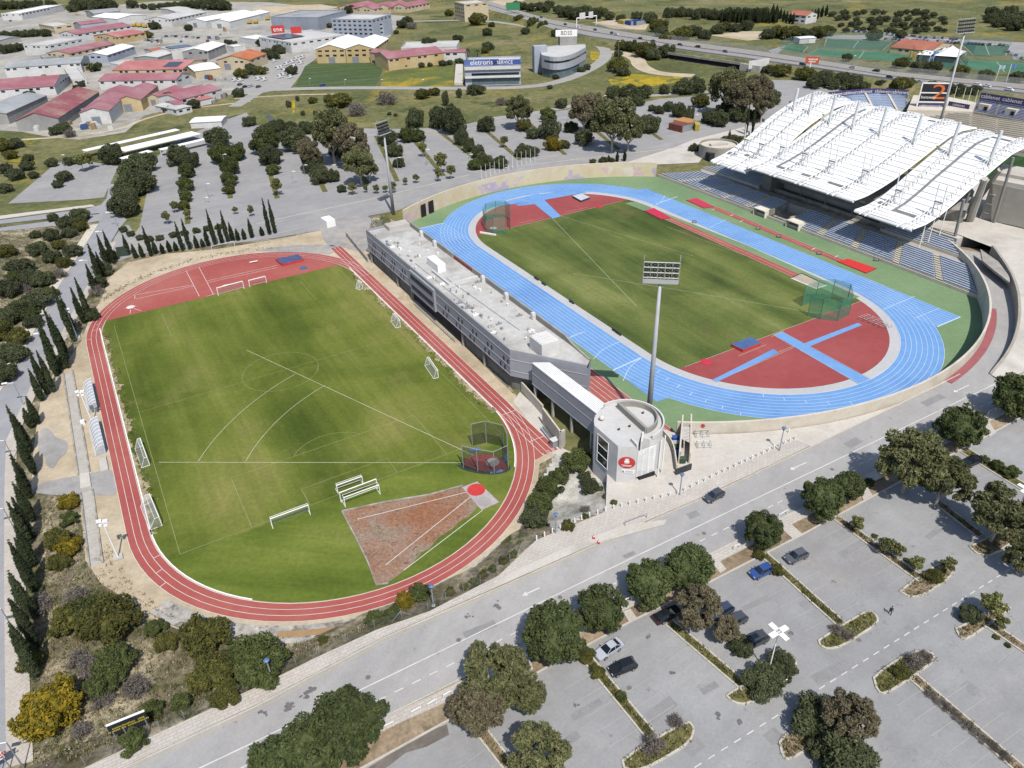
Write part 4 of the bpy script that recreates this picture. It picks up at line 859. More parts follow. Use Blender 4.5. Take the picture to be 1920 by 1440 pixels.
# ------------------------------------------------------------------ grandstand of the blue track
m_seat=M('blue_seats','#aab6ca','#b9c4d6',.3,fine=2,finer=(.88,1.1),k=1.6)
m_seatB=M('bright_blue_seats','#4a70b8','#5b82c6',.3,fine=1,finer=(.85,1.1))
m_seatG=M('beige_seats','#b5ac9c','#c4bbab',.3,fine=1,finer=(.85,1.1))
m_step=M('terrace_concrete','#b3ada4','#c2bcb2',.2,fine=1.5,finer=(.9,1.06))
m_stair=M('stair_cream','#cfc8b2','#d8d1be',.3)
GS=empty('grandstand',(*W(0,75),0)); tag(GS,'large grandstand with white wavy roof and blue seat rows behind the blue track','grandstand')
def terrace(root,A,B,C,D,n,seat,step,aisles=(),skip=None,rowname='seat_row',seatf=.46,aisle_w=.02):
    """stepped stand between front edge A-B and back edge D-C; every seat row a part"""
    A,B,C,D=map(Vector,(A,B,C,D)); mb=MB(); P=lambda s,t,z=None: A.lerp(B,s).lerp(D.lerp(C,s),t)
    segs=[]; cuts=[0]+sorted(aisles)+[1]
    for a,b in zip(cuts[:-1],cuts[1:]): segs.append((a+(aisle_w if a>0 else .004),b-(aisle_w if b<1 else .004)))
    for i in range(n):
        t0,t1=i/n,(i+1)/n; p0,p1,p2,p3=P(0,t0),P(1,t0),P(1,t1),P(0,t1); z=A.z+(D.z-A.z)*t1; zp=A.z+(D.z-A.z)*t0
        a0,a1,a2,a3=[(q.x,q.y,z) for q in (p0,p1,p2,p3)]
        mb.quad(a0,a1,a2,a3); mb.quad((p0.x,p0.y,zp-.4),(p1.x,p1.y,zp-.4),a1,a0)
        rb=MB()
        for s0,s1 in segs:
            if skip and skip(i,(s0+s1)/2): continue
            q0,q1=P(s0,t0+.25/n),P(s1,t0+.25/n); q2,q3=P(s1,t0+(.25+seatf)/n),P(s0,t0+(.25+seatf)/n)
            rb.prism([(q.x,q.y) for q in (q0,q1,q2,q3)],z+.18,z+.45); 
        if rb.v: rb.build(rowname,seat,root)
    q=[P(0,0),P(1,0)]; mb.quad((q[0].x,q[0].y,0),(q[1].x,q[1].y,0),(q[1].x,q[1].y,A.z),(q[0].x,q[0].y,A.z))
    for s in (0,1): q0,q1=P(s,0),P(s,1); mb.poly([(q0.x,q0.y,0),(q1.x,q1.y,0),(q1.x,q1.y,D.z),(q0.x,q0.y,A.z)])
    mb.build('terrace',step,root)
    for a in aisles:
        sb=MB()
        for i in range(n):
            t0,t1=i/n,(i+1)/n; z=A.z+(D.z-A.z)*t1
            q=[P(a-aisle_w*.8,t0),P(a+aisle_w*.8,t0),P(a+aisle_w*.8,t1-.2/n),P(a-aisle_w*.8,t1-.2/n)]; sb.prism([(c.x,c.y) for c in q],z-.3,z+.2)
        sb.build('aisle_stair',m_stair,root)
Q=lambda u,v,z:(*W(u,v),z)
terrace(GS,Q(-67,60.5,.9),Q(-9,60.5,.9),Q(-9,70,3.6),Q(-53,70,3.6),11,m_seat,m_step,(.2,.42,.62,.82))
terrace(GS,Q(0,60.5,.9),Q(67,60.5,.9),Q(57,70,3.6),Q(0,70,3.6),11,m_seat,m_step,(.2,.4,.62,.83))
terrace(GS,Q(-56,73.2,4.2),Q(-26,73.2,4.2),Q(-26,79.5,5.5),Q(-47,79.5,5.5),6,m_seat,m_step,(.5,))
terrace(GS,Q(27,73.2,4.2),Q(54,73.2,4.2),Q(46,79.5,5.5),Q(27,79.5,5.5),6,m_seat,m_step,(.5,))
mb=MB(); mb.prism([W(-54,70),W(58,70),W(54,73.2),W(-57,73.2)],0,3.55); mb.build('walkway',m_step,GS)
mb=MB(); mb.prism([W(-9,62.5),W(0,62.5),W(0,70),W(-9,70)],0,.5); mb.build('tunnel_floor',concd,GS)
mb=MB(); mb.wall([W(-9,61),W(-9,70)],0,2.9,.4); mb.wall([W(0,61),W(0,70)],0,2.9,.4); mb.build('tunnel_wall',concd,GS)
[MB().wall([W(a,73.1),W(b,73.1)],3.5,4.5,.25).build('front_wall',cream,GS) for a,b in ((-56,-26),(26,54))]
[MB().wall([W(a,79.8),W(b,79.8)],0,6.3,.4).build('back_wall',m_parap,GS) for a,b in ((-48,-25.7),(28.6,47))]
mb=MB(); mb.wall([W(-67.5,60.1),W(67.5,60.1)],0,1.0,.3); mb.build('pitch_wall',cream,GS)
for u0,u1,l in ((-14.5,-9.3,1),(.4,5.6,1)):
    mb=MB(); mb.prism(rect(u0,u1,58.9,62.2,BC,BT),2.3,2.55); mb.wall([W(u0,59),W(u0,62.2)],0,2.4,.3); mb.wall([W(u1,59),W(u1,62.2)],0,2.4,.3)
    o=empty('dugout',(*W((u0+u1)/2,60.5),0)); tag(o,'white roofed dugout in front of the grandstand '+('beyond' if u0<-9 else 'on the near side of')+' the tunnel','dugout','dugouts by the tunnel'); mb.build('shell',M('dugout_roof','#e2ddcf','#cfae76',.5,k=1.6,lo=.5,hi=.75),o)
    mb=MB().prism(rect(u0+.4,u1-.4,61,61.6,BC,BT),.1,.5); mb.build('seat',m_seatB,o)
# block behind the seats
mb=MB(); mb.prism([W(-25,74),W(25,74),W(25,108),W(-25,108)],0,3.5); mb.build('podium',concd,GS)
m_fac=M('facade_concrete','#8d8d8d','#999896',.15,fine=.8,finer=(.93,1.05))
mb=MB(); mb.prism(rect(-25,25,77.5,108,BC,BT),6.6,11.0); mb.build('facade',m_fac,GS)
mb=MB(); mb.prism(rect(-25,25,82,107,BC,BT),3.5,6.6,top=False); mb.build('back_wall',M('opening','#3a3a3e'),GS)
mb=MB(); mb.prism(rect(-25.6,-21.5,74,84,BC,BT),0,11.2); mb.build('pier',m_fac,GS); mb=MB(); mb.prism(rect(24.5,28.5,74,84,BC,BT),0,11.2); mb.build('pier',m_fac,GS)
for u in (-10,1,12): mb=MB().tube(Q(u,76.8,3.5),Q(u,76.8,6.6),.25,n=8); mb.build('column',m_fac,GS)
for u in list(np.arange(-19,24,3.6)): mb=MB(); mb.obox(Q(u,77.44,8.1),Vector(W(u+2.3,0))-Vector(W(u,0)) if False else Vector((*W(2.3,0),0))-Vector((*W(0,0),0)),Vector((*W(0,.04),0))-Vector((*W(0,0),0)),(0,0,1.3)); mb.build('window',glass,GS)
mb=MB(); mb.wall([W(-22,76.2),W(25,76.2)],3.5,4.6,.2); mb.build('front_wall',concd,GS)
mb=MB(); mb.prism(rect(-46,46,81,112,BC,BT),0,5.4); mb.build('concourse',conc,GS)
# wavy roof: three sheets, lattice trusses, masts
PV=[(62.3,12.0,12.6,14.8),(68,12.2,13.7,15.2),(74,13.6,15.7,16.5),(80,16.2,18.4,18.2),(86,19.3,21.8,20.5),(92,22.0,24.9,23.0),(98,24.8,27.1,25.5),(104,27.2,29.0,27.8),(110,28.0,29.6,28.8),(117,27.6,28.8,28.6),(119,27.3,28.4,28.2)]
def rz(v,k):
    for a,b in zip(PV[:-1],PV[1:]):
        if a[0]<=v<=b[0]: t=(v-a[0])/(b[0]-a[0]); return a[k]+(b[k]-a[k])*t
    return PV[-1][k]
VS=np.linspace(62.3,118.5,46)
for (ua,ub,k) in ((-41,-23.5,2),(-23.2,21.7,3),(22.9,42.6,1)):
    n=12; T=MB(); 
    for j in range(len(VS)-1):
        for i in range(n):
            us=(ua+(ub-ua)*i/n,ua+(ub-ua)*(i+1)/n); v0,v1=VS[j],VS[j+1]
            c=lambda u,v: Q(u,v,rz(v,k)+.25*math.sin(math.pi*(u-ua)/(ub-ua)))
            T.quad(c(us[0],v0),c(us[1],v0),c(us[1],v1),c(us[0],v1))
    bmo=T.build('roof',wroof,GS,smooth=True)
    E=MB()
    for u in (ua,ub):
        for v0,v1 in zip(VS[:-1],VS[1:]): E.tube(Q(u,v0,rz(v0,k)-.25),Q(u,v1,rz(v1,k)-.25),.35,n=5,cap=False)
    E.tube(Q(ua,62.2,rz(62.3,k)-.45),Q(ub,62.2,rz(62.3,k)-.45),.55,n=6); E.build('edge_beam',wroof,bmo)
    S=MB()
    for v in np.arange(64,117.5,2.35):
        z=rz(v,k)
        for i in range(6):
            u0_,u1_=ua+(ub-ua)*i/6,ua+(ub-ua)*(i+1)/6; f=lambda u: .25*math.sin(math.pi*(u-ua)/(ub-ua))
            S.add([Q(u0_,v-.12,z+f(u0_)+.05),Q(u1_,v-.12,z+f(u1_)+.05),Q(u1_,v+.12,rz(v+.12,k)+f(u1_)+.07),Q(u0_,v+.12,rz(v+.12,k)+f(u0_)+.07)],[(0,1,2,3)])
    S.build('seam',M('seam_grey','#b3b4b2','#bfc0bd',.5,k=1.6),bmo)
TRU=[-36.5,-29,-19.5,-9.5,1.5,14.5,27.3,40.3]
gutter=M('gutter_grey','#85868a','#929397',.3)
for u in (-14.8,31.2): 
    gm=MB(); k=3 if u<22 else 1
    for v0,v1 in zip(VS[5:38],VS[6:39]): gm.quad(Q(u-.5,v0,rz(v0,k)+.34),Q(u+.5,v0,rz(v0,k)+.34),Q(u+.5,v1,rz(v1,k)+.34),Q(u-.5,v1,rz(v1,k)+.34))
    gm.build('gutter',gutter,GS)
dk=M('shadow_gap','#7d7d80','#8a8a8c',.5)
for i,u in enumerate(TRU):
    k=2 if u<-23.4 else 3 if u<22.4 else 1
    tb=MB(); vs=np.linspace(62.6,118,31); pr=None
    for j,v in enumerate(vs):
        z=rz(v,k)+.5; h=1.8*min(1,(v-60)/14,max(.1,(119-v)/9))
        a,b,c=Q(u-1.1,v,z),Q(u+1.1,v,z),Q(u,v,z+h)
        if pr:
            for p,q in ((pr[0],a),(pr[1],b),(pr[2],c),(pr[0],c),(pr[1],c)): tb.tube(p,q,.085,n=4,cap=False)
            if j%2: tb.tube(pr[0],b,.06,n=4,cap=False)
        tb.tube(a,c,.06,n=4,cap=False); tb.tube(b,c,.06,n=4,cap=False); pr=(a,b,c)
    tb.tube(Q(u-1,62.6,rz(62.6,k)+.5),Q(u-1,59.6,rz(62.6,k)),.14,n=5); tb.tube(Q(u+1,62.6,rz(62.6,k)+.5),Q(u+1,59.6,rz(62.6,k)),.14,n=5)
    tb.build('truss',wsteel,GS)
    z=rz(97,k)+1; mt_=MB(); mt_.tube(Q(u,97,z-.8),Q(u+.6,97.2,34.4),.6,.46,n=12)
    for s in (-1,1): mt_.tube(Q(u,97,z+1),Q(u+s*2.4,95,z-.5),.12,n=4)
    mm=mt_.build('mast',M('mast_grey','#d2d4d6','#dcdee0',.5,rough=.5,k=1.5),GS,smooth=False)
    lb=MB(); v=72.5; z=rz(v,k)+.4
    for s in (-1.25,1.25): lb.tube(Q(u+2.2+s,v,z),Q(u+2.2+s,v-.4,z+9.5),.17,n=5)
    for zz in (2.2,3.6,4.6): lb.tube(Q(u+.95,v-.1*zz,z+zz),Q(u+3.45,v-.1*zz,z+zz),.12,n=4)
    lf=lb.build('lamp_frame',wsteel,GS)
    lp=MB()
    for s in (-.8,0,.8): lp.box(Q(u+2.2+s,v-.6,z+4.1),(.55,.35,.5),BT)
    lp.build('floodlight',steel,lf)
for u0_,u1_,v in ((-40,-35.5,69.5),(-33,-27.5,71),(-15,-8,68),(-4,3,68),(7,15,68),(24.5,28,71),(31.5,38.5,69.5),(-33,-29,113),(-14,-8,113),(-3,3.5,113),(8,14,113),(31,38,112)):
    k=2 if u0_<-23.4 else 3 if u0_<22 else 1
    s=MB(); s.quad(Q(u0_,v-.7,rz(v-.7,k)+.36),Q(u1_,v-.7,rz(v-.7,k)+.36),Q(u1_,v+.5,rz(v+.5,k)+.38),Q(u0_,v+.5,rz(v+.5,k)+.38)); s.build('vent_strip',dk,GS)
for u,v0_,v1_ in ((46,98,84),(50,104,88)): pass
for u in (-42.5,-34,34,44.2):
    for v in (84,104): mb=MB().tube(Q(u,v,0),Q(u,v-2,rz(v-2,2 if u<0 else 1)),.45,n=10); mb.build('column',m_fac,GS)
for v in (70,74,79): mb=MB(); mb.tube(Q(41.8,v,3.6),Q(41.8,v,rz(v,1)-.4),.13,n=6); mb.build('prop',wsteel,GS)
# slanted concrete frame and ring building at the near end of the roof
RB=empty('stadium_building',(*W(62,150),0)); tag(RB,'grey concrete outer building of the football stadium beyond the near end of the white roof','stadium building')
def pb(P,z0,z1,name,m): mb=MB().prism([G(x,y,zz) for x,y,zz in P],z0,z1); return mb.build(name,m,RB)
pb([(1700,395,6),(1805,415,6),(1822,375,6),(1790,330,6),(1700,330,6)],5.6,9.0,'lower_wall',m_parap)
mb=MB(); mb.tube(G3(1818,413,5.6),G3(1847,335,22),1.3,.9,n=8); mb.build('slanted_column',conc,RB)
mb=MB(); mb.tube(G3(1836,372,10),G3(1875,318,22),.9,.8,n=6); mb.build('slanted_column',conc,RB)
A=[(1838,408),(1935,430),(2080,470)]
a6=[G(x,y,5.6) for x,y in A]; mb=MB(); mb.wall(a6,5.6,17,.8); mb.build('wall',M('ring_concrete','#a9a39a','#b8b2a8',.1,fine=.6,finer=(.93,1.05)),RB)
mb=MB().prism([(x,y) for x,y in a6]+[(x+10,y+12) for x,y in a6[::-1]],17,18.2); mb.build('roof_slab',conc,RB)
mb=MB().prism([(x+3,y+4) for x,y in a6]+[(x+10,y+12) for x,y in a6[::-1]],18.2,19.2); mb.build('upper_step',conc,RB)
mb=MB(); p=Vector((a6[0][0],a6[0][1],0)).lerp(Vector((a6[2][0],a6[2][1],0)),.62); d=(Vector((*a6[2],0))-Vector((*a6[0],0))).normalized(); mb.obox(p+Vector((d.y,-d.x,0))*.45+Vector((0,0,5.6)),d*9,Vector((d.y,-d.x,0))*.1,(0,0,5)); mb.build('doorway',M('opening','#3a3a3e'),RB)
mb=MB()
for k in range(3): mb.box((a6[0][0]+1.5,a6[0][1]-.8,7.5+k*3),(2.4,1.6,.25),.5)
mb.build('balcony',wpaint,RB)
# ------------------------------------------------------------------ football stadium beyond the roof
fp=GP([(1835,345),(1880,300),(1930,275),(2300,250),(2400,420),(1960,420)]); flat('football_pitch',fp,.06,turf('football_turf',BT,[(.4,'#2c4526'),(.55,'#3a5730'),(.66,'#44603a')],stripe=.3,across=.03,bl=.05))
FS=empty('football_stand',(*G(1820,225,5),0)); tag(FS,'beige and blue tiered corner stand of the football stadium under the purple banner','stand')
def T3(L): return [G3(*p) for p in L]
A,B,C,D=T3([(1722,250,2),(1960,292,2),(1960,236,9),(1728,203,9)]); terrace(FS,A,B,C,D,14,m_seatG,cream,(.2,.42,.63,.85),aisle_w=.012,rowname='beige_seat_row')
A,B,C,D=T3([(1822,210,6.5),(1960,236,6.5),(1960,203,12),(1838,184,12)]); terrace(FS,A,B,C,D,11,m_seatB,cream,(.33,.72),aisle_w=.012)
for x,y in ((1846,208),(1896,217)):
    p=G3(x,y,7.3); mb=MB().box(p,(5,4,3.2),BT); mb.build('vomitory',cream,FS)
    mb=MB().box((p[0]-1.2,p[1]-2.05,p[2]),(1.6,.15,2.4),BT); mb.build('vomitory_door',M('opening','#3a3a3e'),FS)
FW_=empty('football_stand',(*G(1660,195,5),0)); tag(FW_,'pale blue curved end stand of the football stadium just beyond the white roof','stand')
def cstand(root,front,back,zf,zb,n,seat,step,name='seat_row'):
    F=[Vector(G3(x,y,zf)) for x,y in front]; Bk=[Vector(G3(x,y,zb)) for x,y in back]; mb=MB()
    for i in range(n):
        t0,t1=i/n,(i+1)/n; z=zf+(zb-zf)*t1
        a=[f.lerp(b,t0) for f,b in zip(F,Bk)]; c=[f.lerp(b,t1) for f,b in zip(F,Bk)]
        mb.strip([(p.x,p.y,z) for p in a],[(p.x,p.y,z) for p in c]); mb.strip([(p.x,p.y,z-(zb-zf)/n-.1) for p in a],[(p.x,p.y,z) for p in a])
        r=MB(); a=[f.lerp(b,t0+.25/n) for f,b in zip(F,Bk)]; c=[f.lerp(b,t0+.8/n) for f,b in zip(F,Bk)]
        r.strip([(p.x,p.y,z+.42) for p in a],[(p.x,p.y,z+.42) for p in c]); r.strip([(p.x,p.y,z) for p in a],[(p.x,p.y,z+.42) for p in a]); r.build(name,seat,root)
    mb.build('terrace',step,root)
cstand(FW_,[(1540,205),(1600,212),(1660,212),(1716,204)],[(1548,185),(1600,179),(1650,176),(1702,180)],4,10.5,11,M('pale_blue_seats','#7da0d2','#90b0dc',.3),cream)
sb=MB()
for (f,b) in (((1640,212),(1622,178)),((1682,210),(1664,177))): sb.quad(*[tuple(Vector(p)+Vector((0,0,.9))) for p in (G3(f[0]-2,f[1],4),G3(f[0]+2,f[1],4),G3(b[0]+2,b[1],10.5),G3(b[0]-2,b[1],10.5))])
sb.build('aisle_stair',m_stair,FW_)
mb=MB(); mb.wall([G(1702,180,10.5),G(1716,204,4)],0,8,.5); mb.build('end_wall',m_parap,FW_)
mb=MB(); mb.prism(GP([(1546,184.6),(1600,178.6),(1650,175.6),(1703,179.6),(1704,176),(1650,172),(1600,175),(1545,181)],10.5),0,10.6); mb.build('back_wall',cream,FW_)
purple=M('banner_purple','#4f4472','#5a4e7e',.2)
def banner(px,z,h,txts,label,lsize):
    P=[Vector(G3(x,y,z)) for x,y in px]; mb=MB()
    for a,b in zip(P[:-1],P[1:]): d=(b-a).normalized(); n=Vector((d.y,-d.x,0))*.25; mb.obox(a,b-a,-n,(0,0,h))
    o=tag(mb.build('banner',purple,loc=tuple(P[0])),label,'banner','purple banners of the football stadium')
    L=[(b-a).length for a,b in zip(P[:-1],P[1:])]; tot=sum(L)
    for i,s in enumerate(txts):
        t=(i+.5)/len(txts)*tot; k=0
        while k<len(L)-1 and t>L[k]: t-=L[k]; k+=1
        a,b=P[k],P[k+1]; d=(b-a).normalized(); n=Vector((d.y,-d.x,0)); c=a+d*t+Vector((0,0,h*.5)); text(s,lsize,wpaint,o,c+n*.03,d,(0,0,1),depth=.03,squash=1.05)
    return o
banner([(1552,183.5),(1580,180.3),(1606,177.8),(1640,175.8),(1702,179)],10.6,2.6,['cablenet']*5,'long purple banner with five white lettered names above the pale blue end stand',2.3)
banner([(1836,185),(1960,205)],12,2.8,['cablenet']*3,'purple banner with white lettering above the bright blue seats of the corner stand',2.5)
banner([(1777,198),(1816,205)],10,2.0,['cablenet'],'short purple banner on the cream wall beside the bright blue seats',1.7)
CWL=MB().prism(GP([(1700,210),(1775,212),(1822,214),(1830,196),(1780,186),(1712,182)],9),0,10); tag(CWL.build('corner_block',cream,loc=(*G(1765,200,9),0)),'cream concrete corner block below the scoreboard of the football stadium','building')
# scoreboard
SB=empty('scoreboard',(*G(1748,205,9),9)); tag(SB,'tall dark scoreboard in a white frame with an orange numeral at the stadium corner','scoreboard')
sx0,sx1=Vector(G3(1718,204,9)),Vector(G3(1768,205,9)); d=(sx1-sx0); wdt=d.length; d.normalize(); nn=Vector((d.y,-d.x,0))
mb=MB()
for t in (0,1): p=sx0.lerp(sx1,t); mb.obox(p-d*.25-nn*.5,d*.5,nn*.5,(0,0,11.6))
for z in (2.9,7.0,11.2): mb.obox(sx0-nn*.5+Vector((0,0,z)),d*wdt,nn*.5,(0,0,.5))
mb.build('frame',wpaint,SB)
scr=M('screen_dark','#2f3136','#383a40',.2,rough=.4)
mb=MB(); mb.obox(sx0+d*.3-nn*.35+Vector((0,0,3.3)),d*(wdt-.6),nn*.25,(0,0,8.0)); s_=mb.build('screen',scr,SB)
mid=sx0+d*wdt*.6
text('2',9.3,M('orange','#e57a40','#e57a40',.5),s_,sx0+d*wdt*.68+nn*.0+Vector((0,0,7.4)),d,(0,0,1),depth=.06,squash=1.5)
text('betaway',1.8,wpaint,s_,sx0+d*wdt*.34+Vector((0,0,5.3)),d,(0,0,1),depth=.12,squash=1.1)
mb=MB(); mb.obox(sx0+d*.6-nn*.3+Vector((0,0,.4)),d*(wdt-1.2),nn*.3,(0,0,2.0)); l_=mb.build('name_strip',purple,SB); text('cablenetsports',1.5,wpaint,l_,sx0+d*wdt*.5+Vector((0,0,1.4)),d,(0,0,1),depth=.06,squash=1.1)
mb=MB(); mb.obox(sx0-nn*1.2,d*wdt,nn*.7,(0,0,2.6)); mb.build('plinth',cream,SB)
# flag poles
for i,(x,y,t,z) in enumerate(((1795,197,167,10),(1801,200,168,10),(1812,201,170,10),(1824,205,174,10))):
    p=G3(x-10*(i==0),y,z); mb=MB().tube(p,(p[0],p[1],z+8.5),.13,.09,n=6); tag(mb.build('flagpole',wsteel,loc=p),'bare white flagpole on the cream wall between scoreboard and bright blue seats','flagpole','bare flagpoles by the scoreboard')
# ------------------------------------------------------------------ floodlight masts
def floodlight(name,p,h,lean,label,rw_=9.5,rh=6.5,face=0,rows=4,cols=8,mat_=None):
    """tapered pole with a lamp rack; face = heading the rack looks to"""
    r=empty(name,p); tag(r,label,'floodlight mast','floodlight masts'); mt_=mat_ or M('mast_pole','#b3b6ba','#bec1c5',.5,rough=.55)
    top=Vector(p)+Vector((0,0,h)); mb=MB().tube(p,top,.62,.3,n=14); mb.build('pole',mt_,r,smooth=True)
    f=Vector((math.cos(face),math.sin(face),0)); s=Vector((-f.y,f.x,0)); tl=Vector((0,0,1))*math.cos(.35)+(-f)*math.sin(.35)*.0
    fr=MB(); o=top+Vector((0,0,-.3))
    for c in range(6): a=o+s*(c/5-.5)*rw_; fr.tube(a,a+Vector((0,0,rh))-f*.8,.1,n=4)
    for k in range(rows+1): a=o+Vector((0,0,rh*k/rows))-f*.8*k/rows; fr.tube(a-s*rw_*.5,a+s*rw_*.5,.11,n=4)
    fr.obox(o-s*rw_*.5-f*.6,s*rw_,f*1.5,(0,0,.12)); fr.obox(o-s*rw_*.5-f*.6,s*rw_,f*.08,(0,0,1.0))
    fr.tube(o-s*rw_*.5+Vector((0,0,rh)),o-s*rw_*.5+Vector((0,0,rh+1.3)),.08,n=4); fr.tube(o+s*rw_*.5+Vector((0,0,rh)),o+s*rw_*.5+Vector((0,0,rh+1.0)),.06,n=4)
    fr.build('rack',M('rack_grey','#b9bab8','#c6c7c5',.5,rough=.5),r)
    for k in range(rows):
        lb=MB()
        for c in range(cols):
            a=o+s*((c+.5)/cols-.5)*rw_*.97+Vector((0,0,rh*(k+.5)/rows))-f*.8*(k+.5)/rows+f*.25
            d_=(f*.9-Vector((0,0,.55))).normalized(); lb.tube(a-d_*.3,a+d_*.3,.22,.4,n=8)
        lb.build('lamp_row',dsteel,r)
    return r
b=G(1214,802); floodlight('floodlight_mast',(b[0],b[1],0),34.2,0,'tall grey floodlight mast with lamp rack behind the round tower',6.6,4.5,math.atan2(W(0,0)[1]-b[1],W(0,0)[0]-b[0]))
b=G(738,402); floodlight('floodlight_mast',(b[0],b[1],0),29.5,0,'tall grey floodlight mast at the far end of the long office building',6.2,4,math.atan2(W(0,0)[1]-b[1],W(0,0)[0]-b[0]))
b=G(1752,268,4); floodlight('floodlight_mast',(b[0],b[1],4),43.5,0,'tallest grey floodlight mast rising beside the dark scoreboard',9,5,math.atan2(-.9,.3),mat_=M('pale_pole','#c7c9ca','#d1d3d4',.5))
# ------------------------------------------------------------------ trees
def leafmat(name,a,b_,c_,k=None,s=.9):
    m,nt,b=newmat(name); b.inputs['Roughness'].default_value=.75; b.inputs['Specular IOR Level'].default_value=.18
    q=pos(nt); n=noise(nt,q,s,4,.7); c=ramp(nt,n,[(.34,col(a,k)),(.5,col(b_,k)),(.66,col(c_,k))])
    oi=node(nt,'ShaderNodeObjectInfo'); hs=node(nt,'ShaderNodeHueSaturation'); mr=node(nt,'ShaderNodeMapRange'); mr.inputs['To Min'].default_value=.8; mr.inputs['To Max'].default_value=1.2
    nt.links.new(oi.outputs['Random'],mr.inputs[0]); nt.links.new(mr.outputs[0],hs.inputs['Value'])
    nt.links.new(c,hs.inputs['Color']); c=mul(nt,hs.outputs[0],noise(nt,q,6,2),.75,1.25)
    nt.links.new(c,b.inputs['Base Color']); tr=node(nt,'ShaderNodeBsdfTranslucent'); nt.links.new(c,tr.inputs[0])
    mx=node(nt,'ShaderNodeMixShader'); mx.inputs[0].default_value=.32; nt.links.new(b.outputs[0],mx.inputs[1]); nt.links.new(tr.outputs[0],mx.inputs[2]); nt.links.new(mx.outputs[0],nt.nodes['Material Output'].inputs[0])
    return m
L_pine=leafmat('pine_needles','#414b2d','#525d37','#666f44',1.4); L_euc=leafmat('eucalyptus_leaves','#5b6040','#777a52','#969467',1.55); L_eucb=leafmat('brown_eucalyptus_leaves','#65604a','#7d755c','#958b6e',1.6)
L_cyp=leafmat('cypress_leaves','#333c27','#404a30','#4e5738',1.6); L_shr=leafmat('shrub_leaves','#444c2c','#566036','#6c7343',1.5); L_dark=leafmat('dark_leaves','#414932','#535a3e','#696c4c',1.42)
L_yel=leafmat('acacia_flowers','#5d5b26','#877a26','#b5962a',1.75,1.3); L_yg=leafmat('yellow_green_leaves','#50532d','#626434','#837d3c',1.7); L_sap=leafmat('sapling_leaves','#65693f','#7d7f4c','#93925a',1.75); L_grey=leafmat('grey_twigs','#6d655c','#857d75','#9a9189',1.75); L_oli=leafmat('olive_leaves','#4a5039','#5c6247','#727758',1.75)
bark=M('bark','#6f655a','#8a7f72',1.5,fine=6); palebark=M('pale_bark','#b5aa9c','#cfc6b9',1.,fine=5)
def leaves(C,Rd,n,size,seed,flat_=.55,aspect=1.6,up=.25):
    """n leaf sprays scattered through the shells of clumps C (centres) with radii Rd"""
    g=np.random.default_rng(seed); C=np.array(C,float); Rd=np.array(Rd,float); wgt=Rd**2/np.sum(Rd**2); k=g.choice(len(C),n,p=wgt)
    d=g.normal(size=(n,3)); d/=np.linalg.norm(d,axis=1)[:,None]; r=g.uniform(.62,1.06,n)**.8; P=C[k]+d*(Rd[k]*r)[:,None]*np.array([1,1,.9])
    nrm=d*flat_+g.normal(size=(n,3))*.45+np.array([0,0,up]); nrm/=np.linalg.norm(nrm,axis=1)[:,None]
    t=np.cross(nrm,g.normal(size=(n,3))); t/=np.linalg.norm(t,axis=1)[:,None]; b=np.cross(nrm,t); s=size*g.uniform(.6,1.35,n)
    a=t*(s*aspect/2)[:,None]; b=b*(s/2)[:,None]
    V=np.stack([P-a*.9,P-b*.8+a*.1,P+a,P+b*.9+a*.05],1).reshape(-1,3); return V
def ico(c,r,sq=1.,seed=0,n=7,m=10,j=.12):
    g=random.Random(seed); V=[];F=[]
    for i in range(n+1):
        th=math.pi*i/n
        for q in range(m): ph=2*math.pi*q/m; rr=r*(1+g.uniform(-j,j)); V.append((c[0]+rr*math.sin(th)*math.cos(ph),c[1]+rr*math.sin(th)*math.sin(ph),c[2]+rr*sq*math.cos(th)))
    for i in range(n):
        for q in range(m): F.append((i*m+q,(i+1)*m+q,(i+1)*m+(q+1)%m,i*m+(q+1)%m))
    return V,F
def leafmesh(name,V,mats,core=()):
    me=bpy.data.meshes.new(name); nl=len(V)//4; Vs=V.tolist(); F=[(4*i,4*i+1,4*i+2,4*i+3) for i in range(nl)]
    for cv,cf in core: o=len(Vs); Vs+=[tuple(p) for p in cv]; F+=[tuple(i+o for i in f) for f in cf]
    me.from_pydata(Vs,[],F); me.materials.append(mats); me.update(); return me
PROTO={}
def mkproto(key,name,crown_me,trunk_mb,tm,Rr,hc,top):
    r=empty(name,(0,0,-500)); c=bpy.data.objects.new('crown',crown_me); COL.objects.link(c); c.parent=r
    if trunk_mb: 
        t=trunk_mb.build('trunk',tm); t.parent=r
    tag(r,'tree','tree'); PROTO.setdefault(key,[]).append((Proto(r),Rr,hc,top))
def fib(n,seed,zmin=-1,jit=.2):
    g=random.Random(seed); P=[]
    for i in range(n):
        z=1-(i+.5)/n*(1-zmin); r=math.sqrt(max(0,1-z*z)); a=i*2.39996+g.uniform(-.3,.3); P.append((r*math.cos(a)+g.uniform(-jit,jit),r*math.sin(a)+g.uniform(-jit,jit),z+g.uniform(-jit,jit)))
    return P
